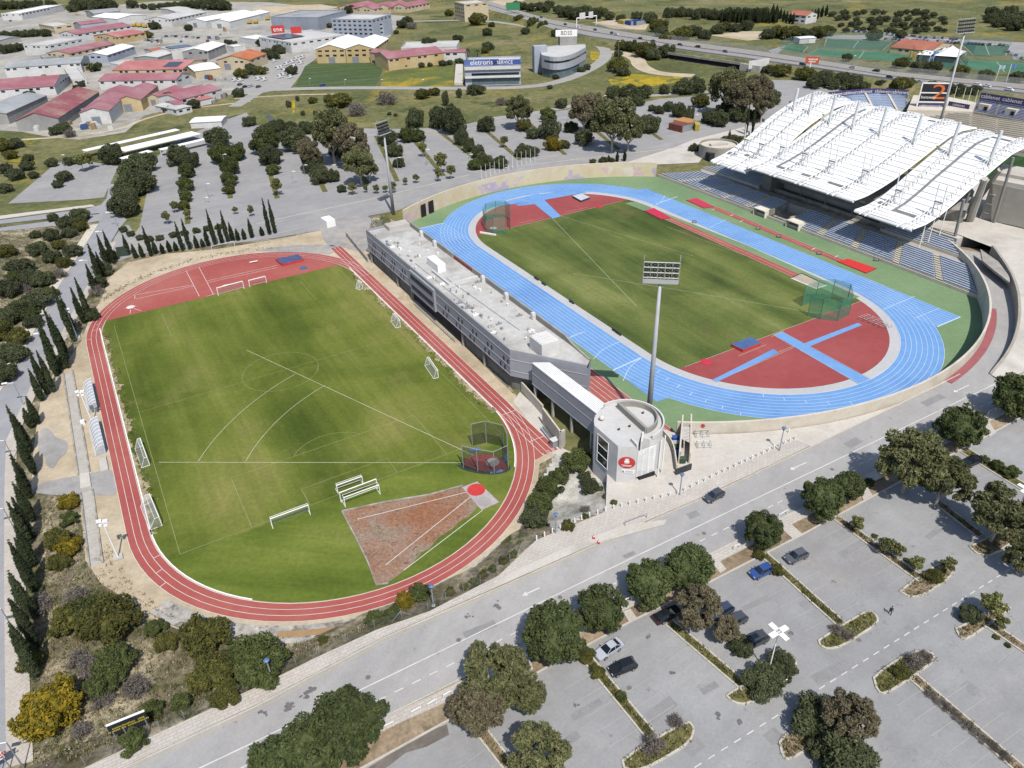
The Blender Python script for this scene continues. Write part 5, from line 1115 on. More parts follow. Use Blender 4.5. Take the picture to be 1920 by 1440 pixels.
def trunk(h,r,limbs,seed,spread=1.,th=.5):
    g=random.Random(seed); mb=MB(); mb.tube((0,0,-.3),(g.uniform(-.1,.1),g.uniform(-.1,.1),h*th),r,r*.75,n=8); top=(0,0,h*th)
    for i in range(limbs):
        a=i*6.283/limbs+g.uniform(-.4,.4); m=(spread*.45*math.cos(a),spread*.45*math.sin(a),h*(th+.22)); e=(spread*.85*math.cos(a),spread*.85*math.sin(a),h*(th+.42+g.uniform(-.05,.1)))
        mb.tube(top,m,r*.55,r*.38,n=6); mb.tube(m,e,r*.38,r*.12,n=5)
        e2=(m[0]*1.1+g.uniform(-.3,.3)*spread,m[1]*1.1+g.uniform(-.3,.3)*spread,h*(th+.5)); mb.tube(m,e2,r*.28,r*.1,n=5)
    return mb
for s in range(3):      # stone pines: dense, many rounded needle clumps
    g=random.Random(s*7+1); cs=[];rd=[]
    for p in fib(60,s,-.75,.24): k=g.uniform(.88,1.12); cs.append((p[0]*2.6*k,p[1]*2.6*k,3.7+p[2]*2.4*k)); rd.append(g.uniform(.45,1.05))
    V=leaves(cs,rd,12000,.235,s,.5,1.7); mkproto('pine','pine_tree',leafmesh('crown',V,L_pine,[ico((0,0,3.7),2.55,.9,s)]),trunk(4,.24,4,s,1.6,.35),bark,3.4,3.8,7)
for s in range(3):      # eucalyptus: airy separate clouds of hanging leaves
    g=random.Random(90+s); cs=[];rd=[]
    for p in fib(58,20+s,-.6,.4):
        k=g.uniform(.5,1.05); q_=math.sqrt(sum(c*c for c in p)); k=min(k,1.02/max(q_,.3)); cs.append((p[0]*3.2*k,p[1]*3.2*k,5.0+p[2]*2.8*k)); rd.append(g.uniform(.4,1.0))
    V=leaves(cs,rd,11500,.22,40+s,.25,2.4,.0)
    for nm,lm in (('euc',L_euc),('eucb',L_eucb)): mkproto(nm,'eucalyptus_tree',leafmesh('crown',V,lm),trunk(5.6,.26,5,s,2.7,.3),palebark,3.9,4.9,8.6)
for s in range(3):      # cypress: slim spindle
    g=random.Random(s); cs=[];rd=[]
    for i in range(44): t=i/43; rr_=.8*math.sin(math.pi*min(1,.14+t*.8))**.7*(1-.62*t**1.5); a=g.uniform(0,6.28); cs.append((.2*rr_*math.cos(a),.2*rr_*math.sin(a),.45+t*8.9)); rd.append(max(.1,rr_*g.uniform(.8,1.05)))
    V=leaves(cs,rd,4200,.2,60+s,.5,2.4,.7); mkproto('cyp','cypress_tree',leafmesh('crown',V,L_cyp,[ico((0,0,3.7),.52,6.2,s,n=9)]),MB().tube((0,0,-.2),(0,0,1.2),.14),bark,.9,4.7,9.6)
def shrub(key,name,lm,seed,n=9000,size=.14,sq=.75,dense=True):
    g=random.Random(seed*9); cs=[];rd=[]
    for p in fib(40,seed,-.6,.3): k=g.uniform(.8,1.15); cs.append((p[0]*1.4*k,p[1]*1.4*k,1.15+p[2]*1.05*sq*k)); rd.append(g.uniform(.25,.7))
    V=leaves(cs,rd,n,size,seed,.4,1.8); mkproto(key,name,leafmesh('crown',V,lm,[ico((0,0,1.0),1.25,.75,seed)] if dense else ()),trunk(1.2,.1,3,seed,.7,.3),bark,1.95,1.15,2.35)
for s in range(2):
    shrub('shr','shrub',L_shr,100+s); shrub('yel','acacia_bush',L_yel,110+s); shrub('yg','acacia_bush',L_yg,120+s); shrub('dark','bushy_tree',L_dark,130+s); shrub('oli','olive_tree',L_oli,140+s,7000,.15,.8,False)
for s in range(2):      # leafless grey bush
    g=np.random.default_rng(s); mb=MB()
    for i in range(150):
        d=g.normal(size=3); d[2]=abs(d[2])*.9+.25; d/=np.linalg.norm(d); p=Vector((g.uniform(-.5,.5),g.uniform(-.5,.5),0)); l=g.uniform(1.1,1.9); m_=p+Vector(d)*l*.6; e=m_+(Vector(d)+Vector(g.normal(size=3))*.35)*l*.45
        mb.tube(p,m_,.03,.02,n=3,cap=False); mb.tube(m_,e,.022,.01,n=3,cap=False)
        for _ in range(2): mb.tube(m_,m_+(Vector(d)+Vector(g.normal(size=3))*.6)*l*.4,.018,.008,n=3,cap=False)
    V=leaves([(p[0]*1.3,p[1]*1.3,1.+p[2]*.8) for p in fib(16,s,-.4,.3)],[.55]*16,900,.14,s,.2,2.4); me=leafmesh('crown',V,L_grey)
    r=empty('bare_bush',(0,0,-500)); c=bpy.data.objects.new('crown',me); COL.objects.link(c); c.parent=r; t=mb.build('branches',M('twig','#8c847b','#a39a90',1.)); t.parent=r; tag(r,'bush','bush'); PROTO.setdefault('bare',[]).append((Proto(r),1.8,1.,2.))
for s in range(3):      # young street tree
    cs=[(p[0]*.75,p[1]*.75,2.3+p[2]*.85) for p in fib(10,200+s,-.8,.3)]; V=leaves(cs,[.5]*10,900,.24,200+s,.3,1.7); mb=MB().tube((0,0,-.1),(0,0,2.2),.06,.04,n=5)
    for a in (0,2,4): mb.tube((0,0,1.4),(.5*math.cos(a),.5*math.sin(a),2.4),.03,.02,n=4)
    mkproto('sap','young_tree',leafmesh('crown',V,L_sap),mb,palebark,1.25,2.3,3.6)
V=[]; g=np.random.default_rng(5)     # palm
for i in range(16):
    a=i*2.4; el=R(55-i*5); prev=np.array([0,0,3.0])
    for k in range(6):
        d=np.array([math.cos(a)*math.cos(el),math.sin(a)*math.cos(el),math.sin(el)]); q=prev+d*.42; sd_=np.array([-math.sin(a),math.cos(a),-.35])
        for sg in (1,-1): w_=sd_*np.array([sg,sg,1])*.34*(1-k/8); V+= [prev,q,q+w_,prev+w_]
        prev=q; el-=R(16)
mkproto('palm','palm_tree',leafmesh('crown',np.array(V),L_shr),MB().tube((0,0,0),(0,0,3),.2,.14,n=8),bark,2.2,3.2,4.5)
TN=[0]
def place(kind,px,py,rpx,label,group=None,zs=1.,cat='tree'):
    """stand a tree so that its crown centre shows at the pixel with that radius"""
    TN[0]+=1; lst=PROTO[kind]; pr,Rr,hc,top=lst[TN[0]%len(lst)]
    h=0; 
    for _ in range(5):
        x,y=G(px,py,h); z=H(x,y); d=dist(x,y,h); s=rpx*d/CF/Rr; h=.3*h+.7*(z+hc*s*zs)
    x,y=G(px,py,h); z=H(x,y)
    return pr.put((x,y,z),random.uniform(0,6.28),(s,s,s*zs),label,group,cat)
def spire(bx,by,tx,ty,label,group,wd=None,cat='tree',kind='cyp'):
    x,y,z=GH(bx,by); lo,hi=1.,40.
    for _ in range(30):
        m=(lo+hi)/2; q=PX(x,y,z+m)
        if q[1]>ty: lo=m
        else: hi=m
    TN[0]+=1; lst=PROTO[kind]; pr,Rr,hc,top=lst[TN[0]%len(lst)]; sz=m/top; sx=(wd/Rr/2 if wd else min(max(.55,sz*.95),1.45))
    return pr.put((x,y,z),random.uniform(0,6.28),(sx,sx,sz),label,group,cat)
def batch(items,fmt,group,key=None,cat='tree',start=0):
    """items (kind,px,py,r[,zs]); each label counts from the landmark named in fmt; fmt may be a dict per kind"""
    it=sorted(items,key=key) if key else items
    for i,t in enumerate(it):
        f=fmt[t[0]] if isinstance(fmt,dict) else fmt
        place(t[0],t[1],t[2],t[3],f.format(n=nth(i)),group,t[4] if len(t)>4 else 1.,cat)
KX=lambda t:t[1]; KY=lambda t:t[2]
# street side trees between road and car park
ST='pines along the verge of the front road'
for k,x,y,r,l in (('pine',655,1352,60,'largest dark pine at the bottom edge of the verge, beside the white hoop rails'),('pine',585,1402,52,'dark pine squeezed between the two other bottom edge pines'),('pine',518,1432,50,'dark pine at the bottom edge farthest down the front road'),
 ('pine',1042,1188,56,'broad dark pine on the verge just above the silver coupe'),('pine',1128,1143,42,'dark pine on the verge between the silver coupe and the red-lamped black car'),('pine',1218,1090,42,'dark pine of the touching pair above the black car, the one with the lower crown'),('pine',1288,1064,44,'dark pine of the touching pair beside the small path'),('pine',1429,993,32,'single round pine on the verge above the blue car'),
 ('pine',1545,932,36,'lower half of the double pine between two verge paths'),('pine',1588,910,27,'upper half of the double pine between two verge paths'),('pine',1803,800,34,'single round pine near the great eucalyptus, beside a verge path'),('pine',1912,738,38,'dark pine cut by the frame at the top of the verge')): place(k,x,y,r,l,ST)
EU='eucalyptus trees of the front car park'
for k,x,y,r,l in (('euc',925,1265,62,'tall olive brown eucalyptus on the verge, crown reaching over the road lines'),('eucb',895,1330,52,'brownish eucalyptus spreading over the parking edge below the verge'),('euc',985,1300,38,'thin eucalyptus limb crown leaning over the grey parking'),('euc',1010,1418,55,'olive eucalyptus at the bottom edge beside the lowest strip'),
 ('euc',1712,862,56,'great olive eucalyptus with pale trunk on the verge by the parked black car'),('euc',1772,898,44,'second great eucalyptus overlapping the one with the pale trunk'),('euc',1880,962,48,'olive eucalyptus on the rounded island casting a broad shadow'),('euc',1920,1045,28,'eucalyptus crown cut by the frame at the edge of the aisle'),
 ('eucb',1308,1140,42,'brown thinly leaved tree over the black car at the strip head'),('eucb',1362,1180,25,'dark bushy tree between the row of grey cars'),('dark',1388,1214,21,'dark bushy tree beside the grey estate car'),('dark',1432,1275,34,'round dark tree on the island with the yellow banner'),('dark',1468,1245,26,'small dark tree beside the four headed lamp'),('dark',1535,1345,44,'dark green half of the two toned tree by the bottom island'),('eucb',1592,1345,44,'greyish half of the two toned tree by the bottom island'),('dark',1590,1425,48,'dark olive tree at the bottom edge beside a planted strip'),('dark',1540,1405,22,'low dark tree at the head of the bottom strip')): place(k,x,y,r,l,EU)
SM='small trees and bushes on the car park strips'
for k,x,y,r,l in (('yg',1098,1228,17,'yellow green bush beside the nose of the silver coupe'),('yg',1120,1258,14,'yellow green bush behind the black hatchback'),('shr',1166,1306,11,'low green bush half way down the strip of the black hatchback'),('bare',1225,1395,20,'grey thin bush on the island at the strip of the black hatchback'),('bare',1268,1352,14,'leafless shrub on the tip of the island below the black hatchback'),('sap',1608,980,12,'young tree nearest the verge on the strip with four young trees'),('sap',1664,1020,13,'second young tree from the verge on the four tree strip'),('sap',1685,1030,11,'third young tree from the verge, paler and thinner'),('sap',1720,1056,12,'last young tree at the island end of the four tree strip'),('sap',1780,1057,11,'small tree on the bare soil tip of the rounded island'),('yg',1752,1080,14,'brownish bush on the bare soil island under the young trees'),('dark',1818,1150,18,'dark green tree on the narrow island across the aisle'),('sap',1862,1130,18,'olive small tree at the far tip of the island across the aisle'),('sap',1878,1165,11,'small olive tree beside the strip leaving the island across the aisle'),
 ('yg',1455,1068,12,'yellow green bush at the strip head beside the grey hatchback'),('yg',1425,1040,11,'brownish bush on the verge corner by the blue car'),('shr',1870,872,11,'green bush on the strip beside the parked black car'),('shr',1895,885,14,'bushy plant on the strip near the white lamp heads'),('shr',1847,862,8,'small bush at the boot of the parked black car'),('bare',1570,1180,12,'grey bush where the grassy strip meets its island'),('bare',1590,1190,10,'grey tuft on the grassy island by the walking person'),('bare',1715,1240,16,'dry brown bush on the long island across the aisle from the person'),('yg',1690,1260,13,'olive bush on the lower part of the long island across the aisle'),('bare',1735,1230,11,'dry bush on the tip of the long island across the aisle'),('shr',1630,905,10,'small round tree between the double pine and the great eucalyptus')): place(k,x,y,r,l,SM)
for i,(x,y) in enumerate(((1745,1302),(1762,1315),(1778,1328),(1795,1343),(1812,1358),(1830,1372),(1848,1388),(1866,1402),(1885,1418))): place('bare',x,y,9,f'dry brown grass clump on the long strip, {nth(i)} from its island',"dry clumps along the long strip",.8,'bush')
for i,(x,y) in enumerate(((1180,1330),(1196,1348),(1212,1366),(1138,1282),(1508,1110),(1525,1125),(1545,1142),(1640,1005),(1700,1050),(1868,1195),(1890,1210))): place(['shr','yg'][i%2],x,y,5,f'low green tuft on a car park strip, {nth(i)} from the silver coupe','low tufts on the car park strips',.7,'bush')
# planting round the tower
for k,x,y,r,l in (('shr',1080,862,30,'tallest green tree in front of the tower, over the white gravel'),('shr',1048,893,22,'green bush between the red track end and the tower tree'),('shr',1030,915,27,'dense green hedge bush beside the last red lanes'),('shr',1012,945,28,'dense green hedge bush at the turn of the red track'),('dark',1000,972,26,'darkest hedge bush at the pavement end beside the red track'),('dark',1108,912,18,'dark round bush on the white gravel below the tower window'),('dark',1098,895,13,'small dark bush behind the round one on the white gravel'),('shr',1135,931,6,'small clipped ball bush at the tower corner'),('shr',1151,942,7,'small clipped ball bush nearest the white posts'),('shr',1126,917,6,'small clipped ball bush farthest from the posts'),('yg',1066,985,13,'low green bush on the gravel beside the white posts'),('bare',1097,955,10,'dry brown tuft on the white gravel'),('shr',1097,968,7,'small green bush on the gravel slope near the posts')): place(k,x,y,r,l,'planting below the round tower')
gp=[G3(1040,850,.3),G3(1110,840,ZF+.05),G3(1158,930,ZF+.06),G3(1135,958,ZF+.06),G3(1060,985,ZF+.05),G3(1040,1000,ZF+.02),G3(1008,960,.4),G3(1012,905,.3)]
c_=(sum(p[0] for p in gp)/8,sum(p[1] for p in gp)/8,1.9)
gv=MB(); gq=[p[:2] for p in gp]; x0,x1=min(p[0] for p in gq),max(p[0] for p in gq); y0,y1=min(p[1] for p in gq),max(p[1] for p in gq)
for i in range(int((x1-x0)/.6)+1):
    for j in range(int((y1-y0)/.6)+1):
        x,y=x0+i*.6,y0+j*.6
        if inpoly(x+.3,y+.3,gq): gv.quad(*[(x+a*.6,y+b*.6,H(x+a*.6,y+b*.6)+.06) for a,b in ((0,0),(1,0),(1,1),(0,1))])
struct('white_gravel_bank',gv,whitegravel)
# bushes of the lower left bank and scrub
LB='acacia bushes of the lower bank'
for k,x,y,r,l in (('yg',205,1160,44,'broad yellow green acacia nearest the sandy path'),('yg',130,1160,28,'olive acacia between the cypress row and the broad acacia'),('shr',165,1140,24,'green bush tucked behind the broad acacia'),('shr',215,1240,34,'dark green bush with the grey leafless bush at its side'),('shr',190,1285,26,'low dark bush below the grey leafless bush'),('shr',290,1176,18,'small green bush beside the sandy path by the track ledge'),('yg',312,1203,18,'small yellow flecked bush under the small green one'),('yg',385,1188,40,'large olive acacia touching the concrete ledge of the red track'),('yg',398,1262,36,'yellow flecked acacia between the two largest bushes at the pavement'),('yg',420,1305,24,'low acacia with orange tips at the pavement edge'),('shr',488,1243,50,'largest dark green round bush at the pavement beside the blue lamp'),('shr',440,1232,30,'green bush filling the gap left of the largest dark bush'),('yel',88,1328,46,'bright yellow flowering acacia beside the side pavement'),('yg',58,1235,20,'yellow green bush at the foot of the last cypress'),('yel',128,940,17,'small yellow acacia beside the gravel path'),('shr',130,972,15,'green bush under the small yellow acacia'),('yel',128,1024,20,'yellow acacia beside the open concrete channel'),('yg',108,1008,20,'olive bush joined to the channel side acacia'),('yg',110,1052,18,'low olive bush below the channel side acacia'),('shr',285,1330,18,'low green bush behind the dark billboard'),('shr',340,1318,18,'low green bush near the billboard on the grass side'),('shr',250,1390,22,'dark low scrub bush below the billboard'),('bare',175,1250,24,'grey leafless bush in the middle of the scrub'),('bare',145,1235,18,'smaller grey leafless bush beside the middle one'),('bare',140,1120,20,'grey leafless bush at the top of the scrub'),('bare',72,1130,20,'reddish brown bare bush against the cypress row'),('bare',255,1285,22,'heap of cut grey branches on the scrub'),('bare',190,1310,18,'low grey bush below the dark bush'),('bare',150,1370,16,'grey dry bush near the bottom of the scrub'),
 ('shr',703,1160,19,'thin green bush on the bank beside the red track bend'),('yel',758,1128,18,'yellow bush by the fence on the bank below the red bend'),('shr',785,1112,22,'dark green bush beside the yellow one on the bank'),('shr',735,1150,15,'low green bush at the fence between thin and yellow bushes'),('yg',845,1110,10,'low scrub on the bank beside the blue lamp'),('yg',605,1200,9,'small yellow tuft by the braced fence post')): place(k,x,y,r,l,LB,cat='bush')
batch([('yg',870,1100,8),('shr',888,1090,8),('yg',905,1078,9),('shr',925,1066,9),('yg',945,1052,9),('shr',962,1040,9)],'low scrub bush on the narrow bank, {n} from the blue lamp','low scrub on the narrow bank',KX,'bush')
# cypress rows
CY=[(202,498,192,437),(214,494,203,430),(190,528,171,455),(180,548,168,493),(196,520,184,470),(170,600,147,518),(158,606,141,537),(166,590,150,548),(140,640,112,533),(132,622,133,548),(128,690,90,572),(112,700,97,578),(126,672,118,588),(102,735,78,655),(90,740,60,650),(80,752,74,690),(72,795,56,742),(60,802,47,764),(55,850,16,757),(60,880,28,810),(56,925,20,850),(60,975,1,902),(62,1010,22,930),(66,1060,20,985),(66,1105,28,1010),(66,1160,10,1068),(70,1215,28,1120),(70,1270,30,1180)]
rr=random.Random(8)
CY+=[(58+rr.uniform(-3,8),845+i*44,0,0) for i in range(10)]+[(108,705,0,0),(140,625,0,0),(185,515,0,0)]
CY=[(t[0],t[1],t[2] or t[0]-28-rr.uniform(0,14),t[3] or t[1]-rr.uniform(55,85)) for t in CY]; CY.sort(key=lambda t:t[1])
for i,t in enumerate(CY): spire(*t,f'dark cypress of the row beside the side road, {nth(i)} from the driveway corner','cypresses along the side road',2.1 if i<16 else 2.0)
for k,x,y,r,l in (('dark',190,505,16,'broad dark bush among the first cypresses at the driveway corner'),('dark',183,530,14,'dark bush under the second group of cypresses'),('dark',170,590,14,'dark bush filling the cypress row near the grey bare shrub'),('bare',180,545,12,'grey bare shrub at the sandy side of the cypress row'),('dark',110,680,14,'dark bush filling the cypress row by the white pole'),('dark',205,478,13,'dark bush beside the green gate at the driveway')): place(k,x,y,r,l,'bushes in the side road cypress row',cat='bush')
CT=[(242,478,233,438),(255,484,247,456),(268,482,260,455),(284,480,266,422),(293,476,285,448),(306,475,300,456),(319,472,313,450),(331,470,326,452),(343,470,328,414),(356,468,344,408),(370,465,362,440),(381,463,376,447),(391,461,382,424),(404,460,385,390),(417,457,404,417),(428,455,412,393),(437,452,428,415),(447,451,442,428),(459,449,455,428),(473,446,464,408),(506,440,491,370),(516,438,505,372),(492,442,489,424)]
for i,t in enumerate(CT): spire(*t,f'dark cypress between the driveway and the sandy end, {nth(i)} from the green gate','cypresses along the driveway',1.9)
# scrub west of the side road
batch([('dark',98,408,9),('oli',125,416,14),('oli',148,402,15),('dark',65,440,9),('dark',95,441,13),('oli',128,436,12),('yg',150,424,11),('dark',70,466,16),('yg',110,458,11),('oli',135,470,15),('dark',97,482,14),('oli',35,500,20),('yg',12,470,14),('dark',55,522,18),('yg',120,492,13),('oli',15,540,20),('dark',78,524,18),('oli',70,560,22),('dark',42,576,21),('yg',92,548,13),('dark',15,592,20),('oli',62,603,15),('yg',32,632,19),('dark',22,662,22),('dark',2,700,22),('bare',112,512,12),('bare',40,540,12),('shr',150,412,10),('shr',58,590,14),('shr',25,520,14),('yg',-8,620,22)],{'dark':'dark bushy tree in the scrub west of the side road, {n} from the west road','oli':'grey green olive like tree west of the side road, {n} from the west road','yg':'yellowish bush west of the side road, {n} from the west road','bare':'grey bare bush west of the side road, {n} from the west road','shr':'green bush west of the side road, {n} from the west road'},'scrub trees west of the side road',KY)
batch([('oli',10,316,11),('oli',28,327,13),('oli',50,310,11),('oli',62,328,8),('oli',8,352,11),('dark',52,296,8),('yg',20,290,10),('yg',5,272,14),('oli',28,268,12),('dark',95,305,10),('dark',130,302,10),('oli',120,330,13),('oli',108,345,9),('sap',150,300,10),('sap',165,297,9)],{'oli':'grey green bush round the small side car park, {n} from the frame edge','dark':'dark bush round the small side car park, {n} from the frame edge','yg':'yellowish bush round the small side car park, {n} from the frame edge','sap':'young tree round the small side car park, {n} from the frame edge'},'bushes round the side car park',KX)
# back car park: rows on planted strips
ROWS=[[('dark',252,318,26),('dark',262,340,24),('dark',240,352,24),('dark',268,305,20),('dark',228,385,26),('dark',236,368,18),('dark',205,290,20)],
[('dark',335,292,21),('dark',352,300,17),('shr',350,320,15),('shr',348,345,14),('shr',348,368,12),('yg',345,385,10),('sap',350,398,6)],
[('dark',410,258,22),('shr',412,288,21),('shr',440,287,17),('shr',430,313,18),('shr',430,335,15),('yg',430,355,10),('sap',470,392,6)],
[('shr',498,268,26),('dark',505,250,22),('oli',506,292,20),('shr',512,318,13),('sap',518,345,9)],
[('dark',555,262,25),('eucb',578,285,22),('dark',588,306,20),('dark',600,328,18),('dark',622,330,13),('dark',640,354,9)],
[('euc',618,245,36),('eucb',660,268,32),('euc',672,305,29),('dark',640,280,22),('euc',690,315,18)],
[('dark',726,257,17),('dark',738,282,16),('dark',748,305,11),('shr',762,254,15),('shr',785,254,13)],
[('dark',778,222,15,1.7),('dark',822,222,18,1.6),('dark',848,225,22,1.8),('dark',865,258,13,1.6),('dark',880,272,12,1.6),('dark',896,285,12,1.5),('dark',905,295,11,1.4)],
[('shr',890,308,14),('shr',912,306,15),('shr',938,304,14),('sap',826,300,12),('sap',845,318,8),('sap',822,325,7),('dark',912,233,16),('sap',792,275,8)],
[('euc',972,205,25),('yg',982,235,13),('dark',1000,250,13),('oli',1033,243,20),('yel',1038,269,15),('dark',1060,271,9),('dark',980,283,14),('dark',998,284,12),('sap',945,262,7)],
[('shr',1028,215,16),('dark',1051,194,12),('eucb',1095,205,27),('eucb',1115,197,20),('dark',1097,258,18),('dark',1070,238,13),('euc',1150,222,40),('euc',1180,240,28),('eucb',1135,212,24),('dark',1217,234,19),('dark',1110,235,14)],
[('dark',1150,174,15),('dark',1183,174,19),('dark',1210,172,15),('dark',1197,190,11),('dark',1245,168,9),('dark',1222,203,7),('dark',1236,206,9),('dark',1252,200,10),('dark',1272,207,13,1.4),('dark',1292,215,11,1.8),('dark',1282,163,18),('dark',1306,160,15)],
[('yg',1316,189,15),('euc',1368,165,33),('dark',1350,148,15),('eucb',1392,178,29),('eucb',1422,172,26),('shr',1357,206,18),('dark',1330,220,15),('dark',1348,223,16),('dark',1386,213,17),('yg',1415,216,12),('eucb',1432,192,20),('dark',1445,182,16)]]
ANCH=['white carport','white carport','white container hut','flooded ditch','flooded ditch','sandy grey mast','slim mast','meadow path','meadow path','meadow path','curved building','yellow meadow','orange containers']
KN={'dark':'dark bushy tree','shr':'green bushy tree','yg':'yellowish bush','sap':'young thin tree','oli':'grey green tree','euc':'olive eucalyptus','eucb':'brownish eucalyptus','yel':'yellow flowering bush','cyp':'cypress'}
for r,row in enumerate(ROWS):
    for i,t in enumerate(sorted(row,key=KY)): place(t[0],t[1],t[2],t[3],f'{KN[t[0]]} on the {nth(r)} planted strip of the back car park, {nth(i)} from the meadow','trees of the back car park',t[4] if len(t)>4 else random.uniform(1.05,1.35))
batch([('dark',468,228,12),('dark',520,238,18),('dark',545,238,14),('dark',575,240,16),('dark',590,236,12),('sap',310,405,8),('sap',326,385,7),('sap',440,392,5),('sap',660,350,8),('sap',685,352,5),('sap',705,352,6),('sap',722,352,5),('sap',735,348,8),('sap',760,338,5),('sap',780,332,6)],{'dark':'dark tree along the meadow edge of the back car park, {n} from the ditch side','sap':'young tree in the front line of the back car park, {n} from the ditch side'},'edge trees of the back car park',KX)
hd=[('dark',r_[0],r_[1],7) for r_ in ((232,430),(245,438),(262,445),(280,448),(300,446),(325,440),(345,436),(368,432),(390,428),(410,425))]
batch(hd,'low dark hedge bush along the driveway loop, {n} from the road corner','hedge along the driveway loop',KX,'bush')
for t in ((1398,252,1392,192),(1410,250,1404,195),(1366,268,1364,242),(1157,303,1154,283),(1171,302,1171,279),(1125,304,1125,297),(1141,303,1140,290)): spire(*t,'slim dark cypress by the far wall of the stadium, top at '+['the tallest pair, left trunk','the tallest pair, right trunk','a lone spire on the orange bank','the shorter of two spires','the taller of two spires','the lowest spire','the second lowest spire'][[1398,1410,1366,1157,1171,1125,1141].index(t[0])],'cypresses by the far stadium wall',1.9)
batch([('dark',1302,277,10),('dark',1320,274,7),('dark',1340,273,6),('dark',1376,263,13),('dark',1360,262,9),('yg',1112,302,6),('dark',1132,300,8),('dark',1147,300,6)],'dark bush behind the far stadium wall, {n} from the slim mast','bushes behind the far stadium wall',KX,'bush')
# meadow and motorway side
batch([('yg',635,188,24,.7),('yg',585,188,8),('dark',612,188,5),('bare',725,184,18),('bare',668,205,18),('yg',792,176,13),('yg',815,172,10),('dark',892,168,16,.8),('bare',940,190,10),('dark',568,212,4,1.6),('dark',591,212,4,1.6),('dark',615,212,4,1.6),('dark',541,195,5,1.8),('dark',558,185,4,1.6),('dark',742,215,4),('dark',730,213,4),('dark',1031,163,5),('dark',860,175,6,2.0),('dark',835,185,6,3.2)],{'yg':'yellowish round bush in the meadow, {n} from the ditch','dark':'small dark bush in the meadow, {n} from the ditch','bare':'grey dry bush in the meadow, {n} from the ditch'},'bushes in the meadow',KX,'bush')
batch([('yg',1166,85,12),('shr',1182,87,13),('yg',1208,93,19),('dark',1224,102,14),('dark',1247,96,16),('yg',1160,122,18),('dark',1168,134,12),('dark',1160,100,8),('dark',1043,62,9),('shr',1000,42,12),('shr',1018,48,10),('yg',975,35,9),('dark',985,58,8),('yg',1465,132,15),('yg',1510,138,16),('dark',1543,147,19),('dark',1528,155,14),('dark',1580,147,14),('dark',1600,155,18),('dark',1636,151,9),('yg',1690,158,16),('yg',1708,158,13),('dark',1652,157,9),('dark',1565,158,12),('dark',1620,162,10),('dark',1775,168,14),('dark',1800,170,14),('dark',1825,172,14),('dark',1750,163,12),('dark',1440,130,10)],{'yg':'yellow green bush beside the motorway, {n} from the road gantry','dark':'dark bush beside the motorway, {n} from the road gantry','shr':'green bush beside the motorway, {n} from the road gantry'},'bushes beside the motorway',KX,'bush')
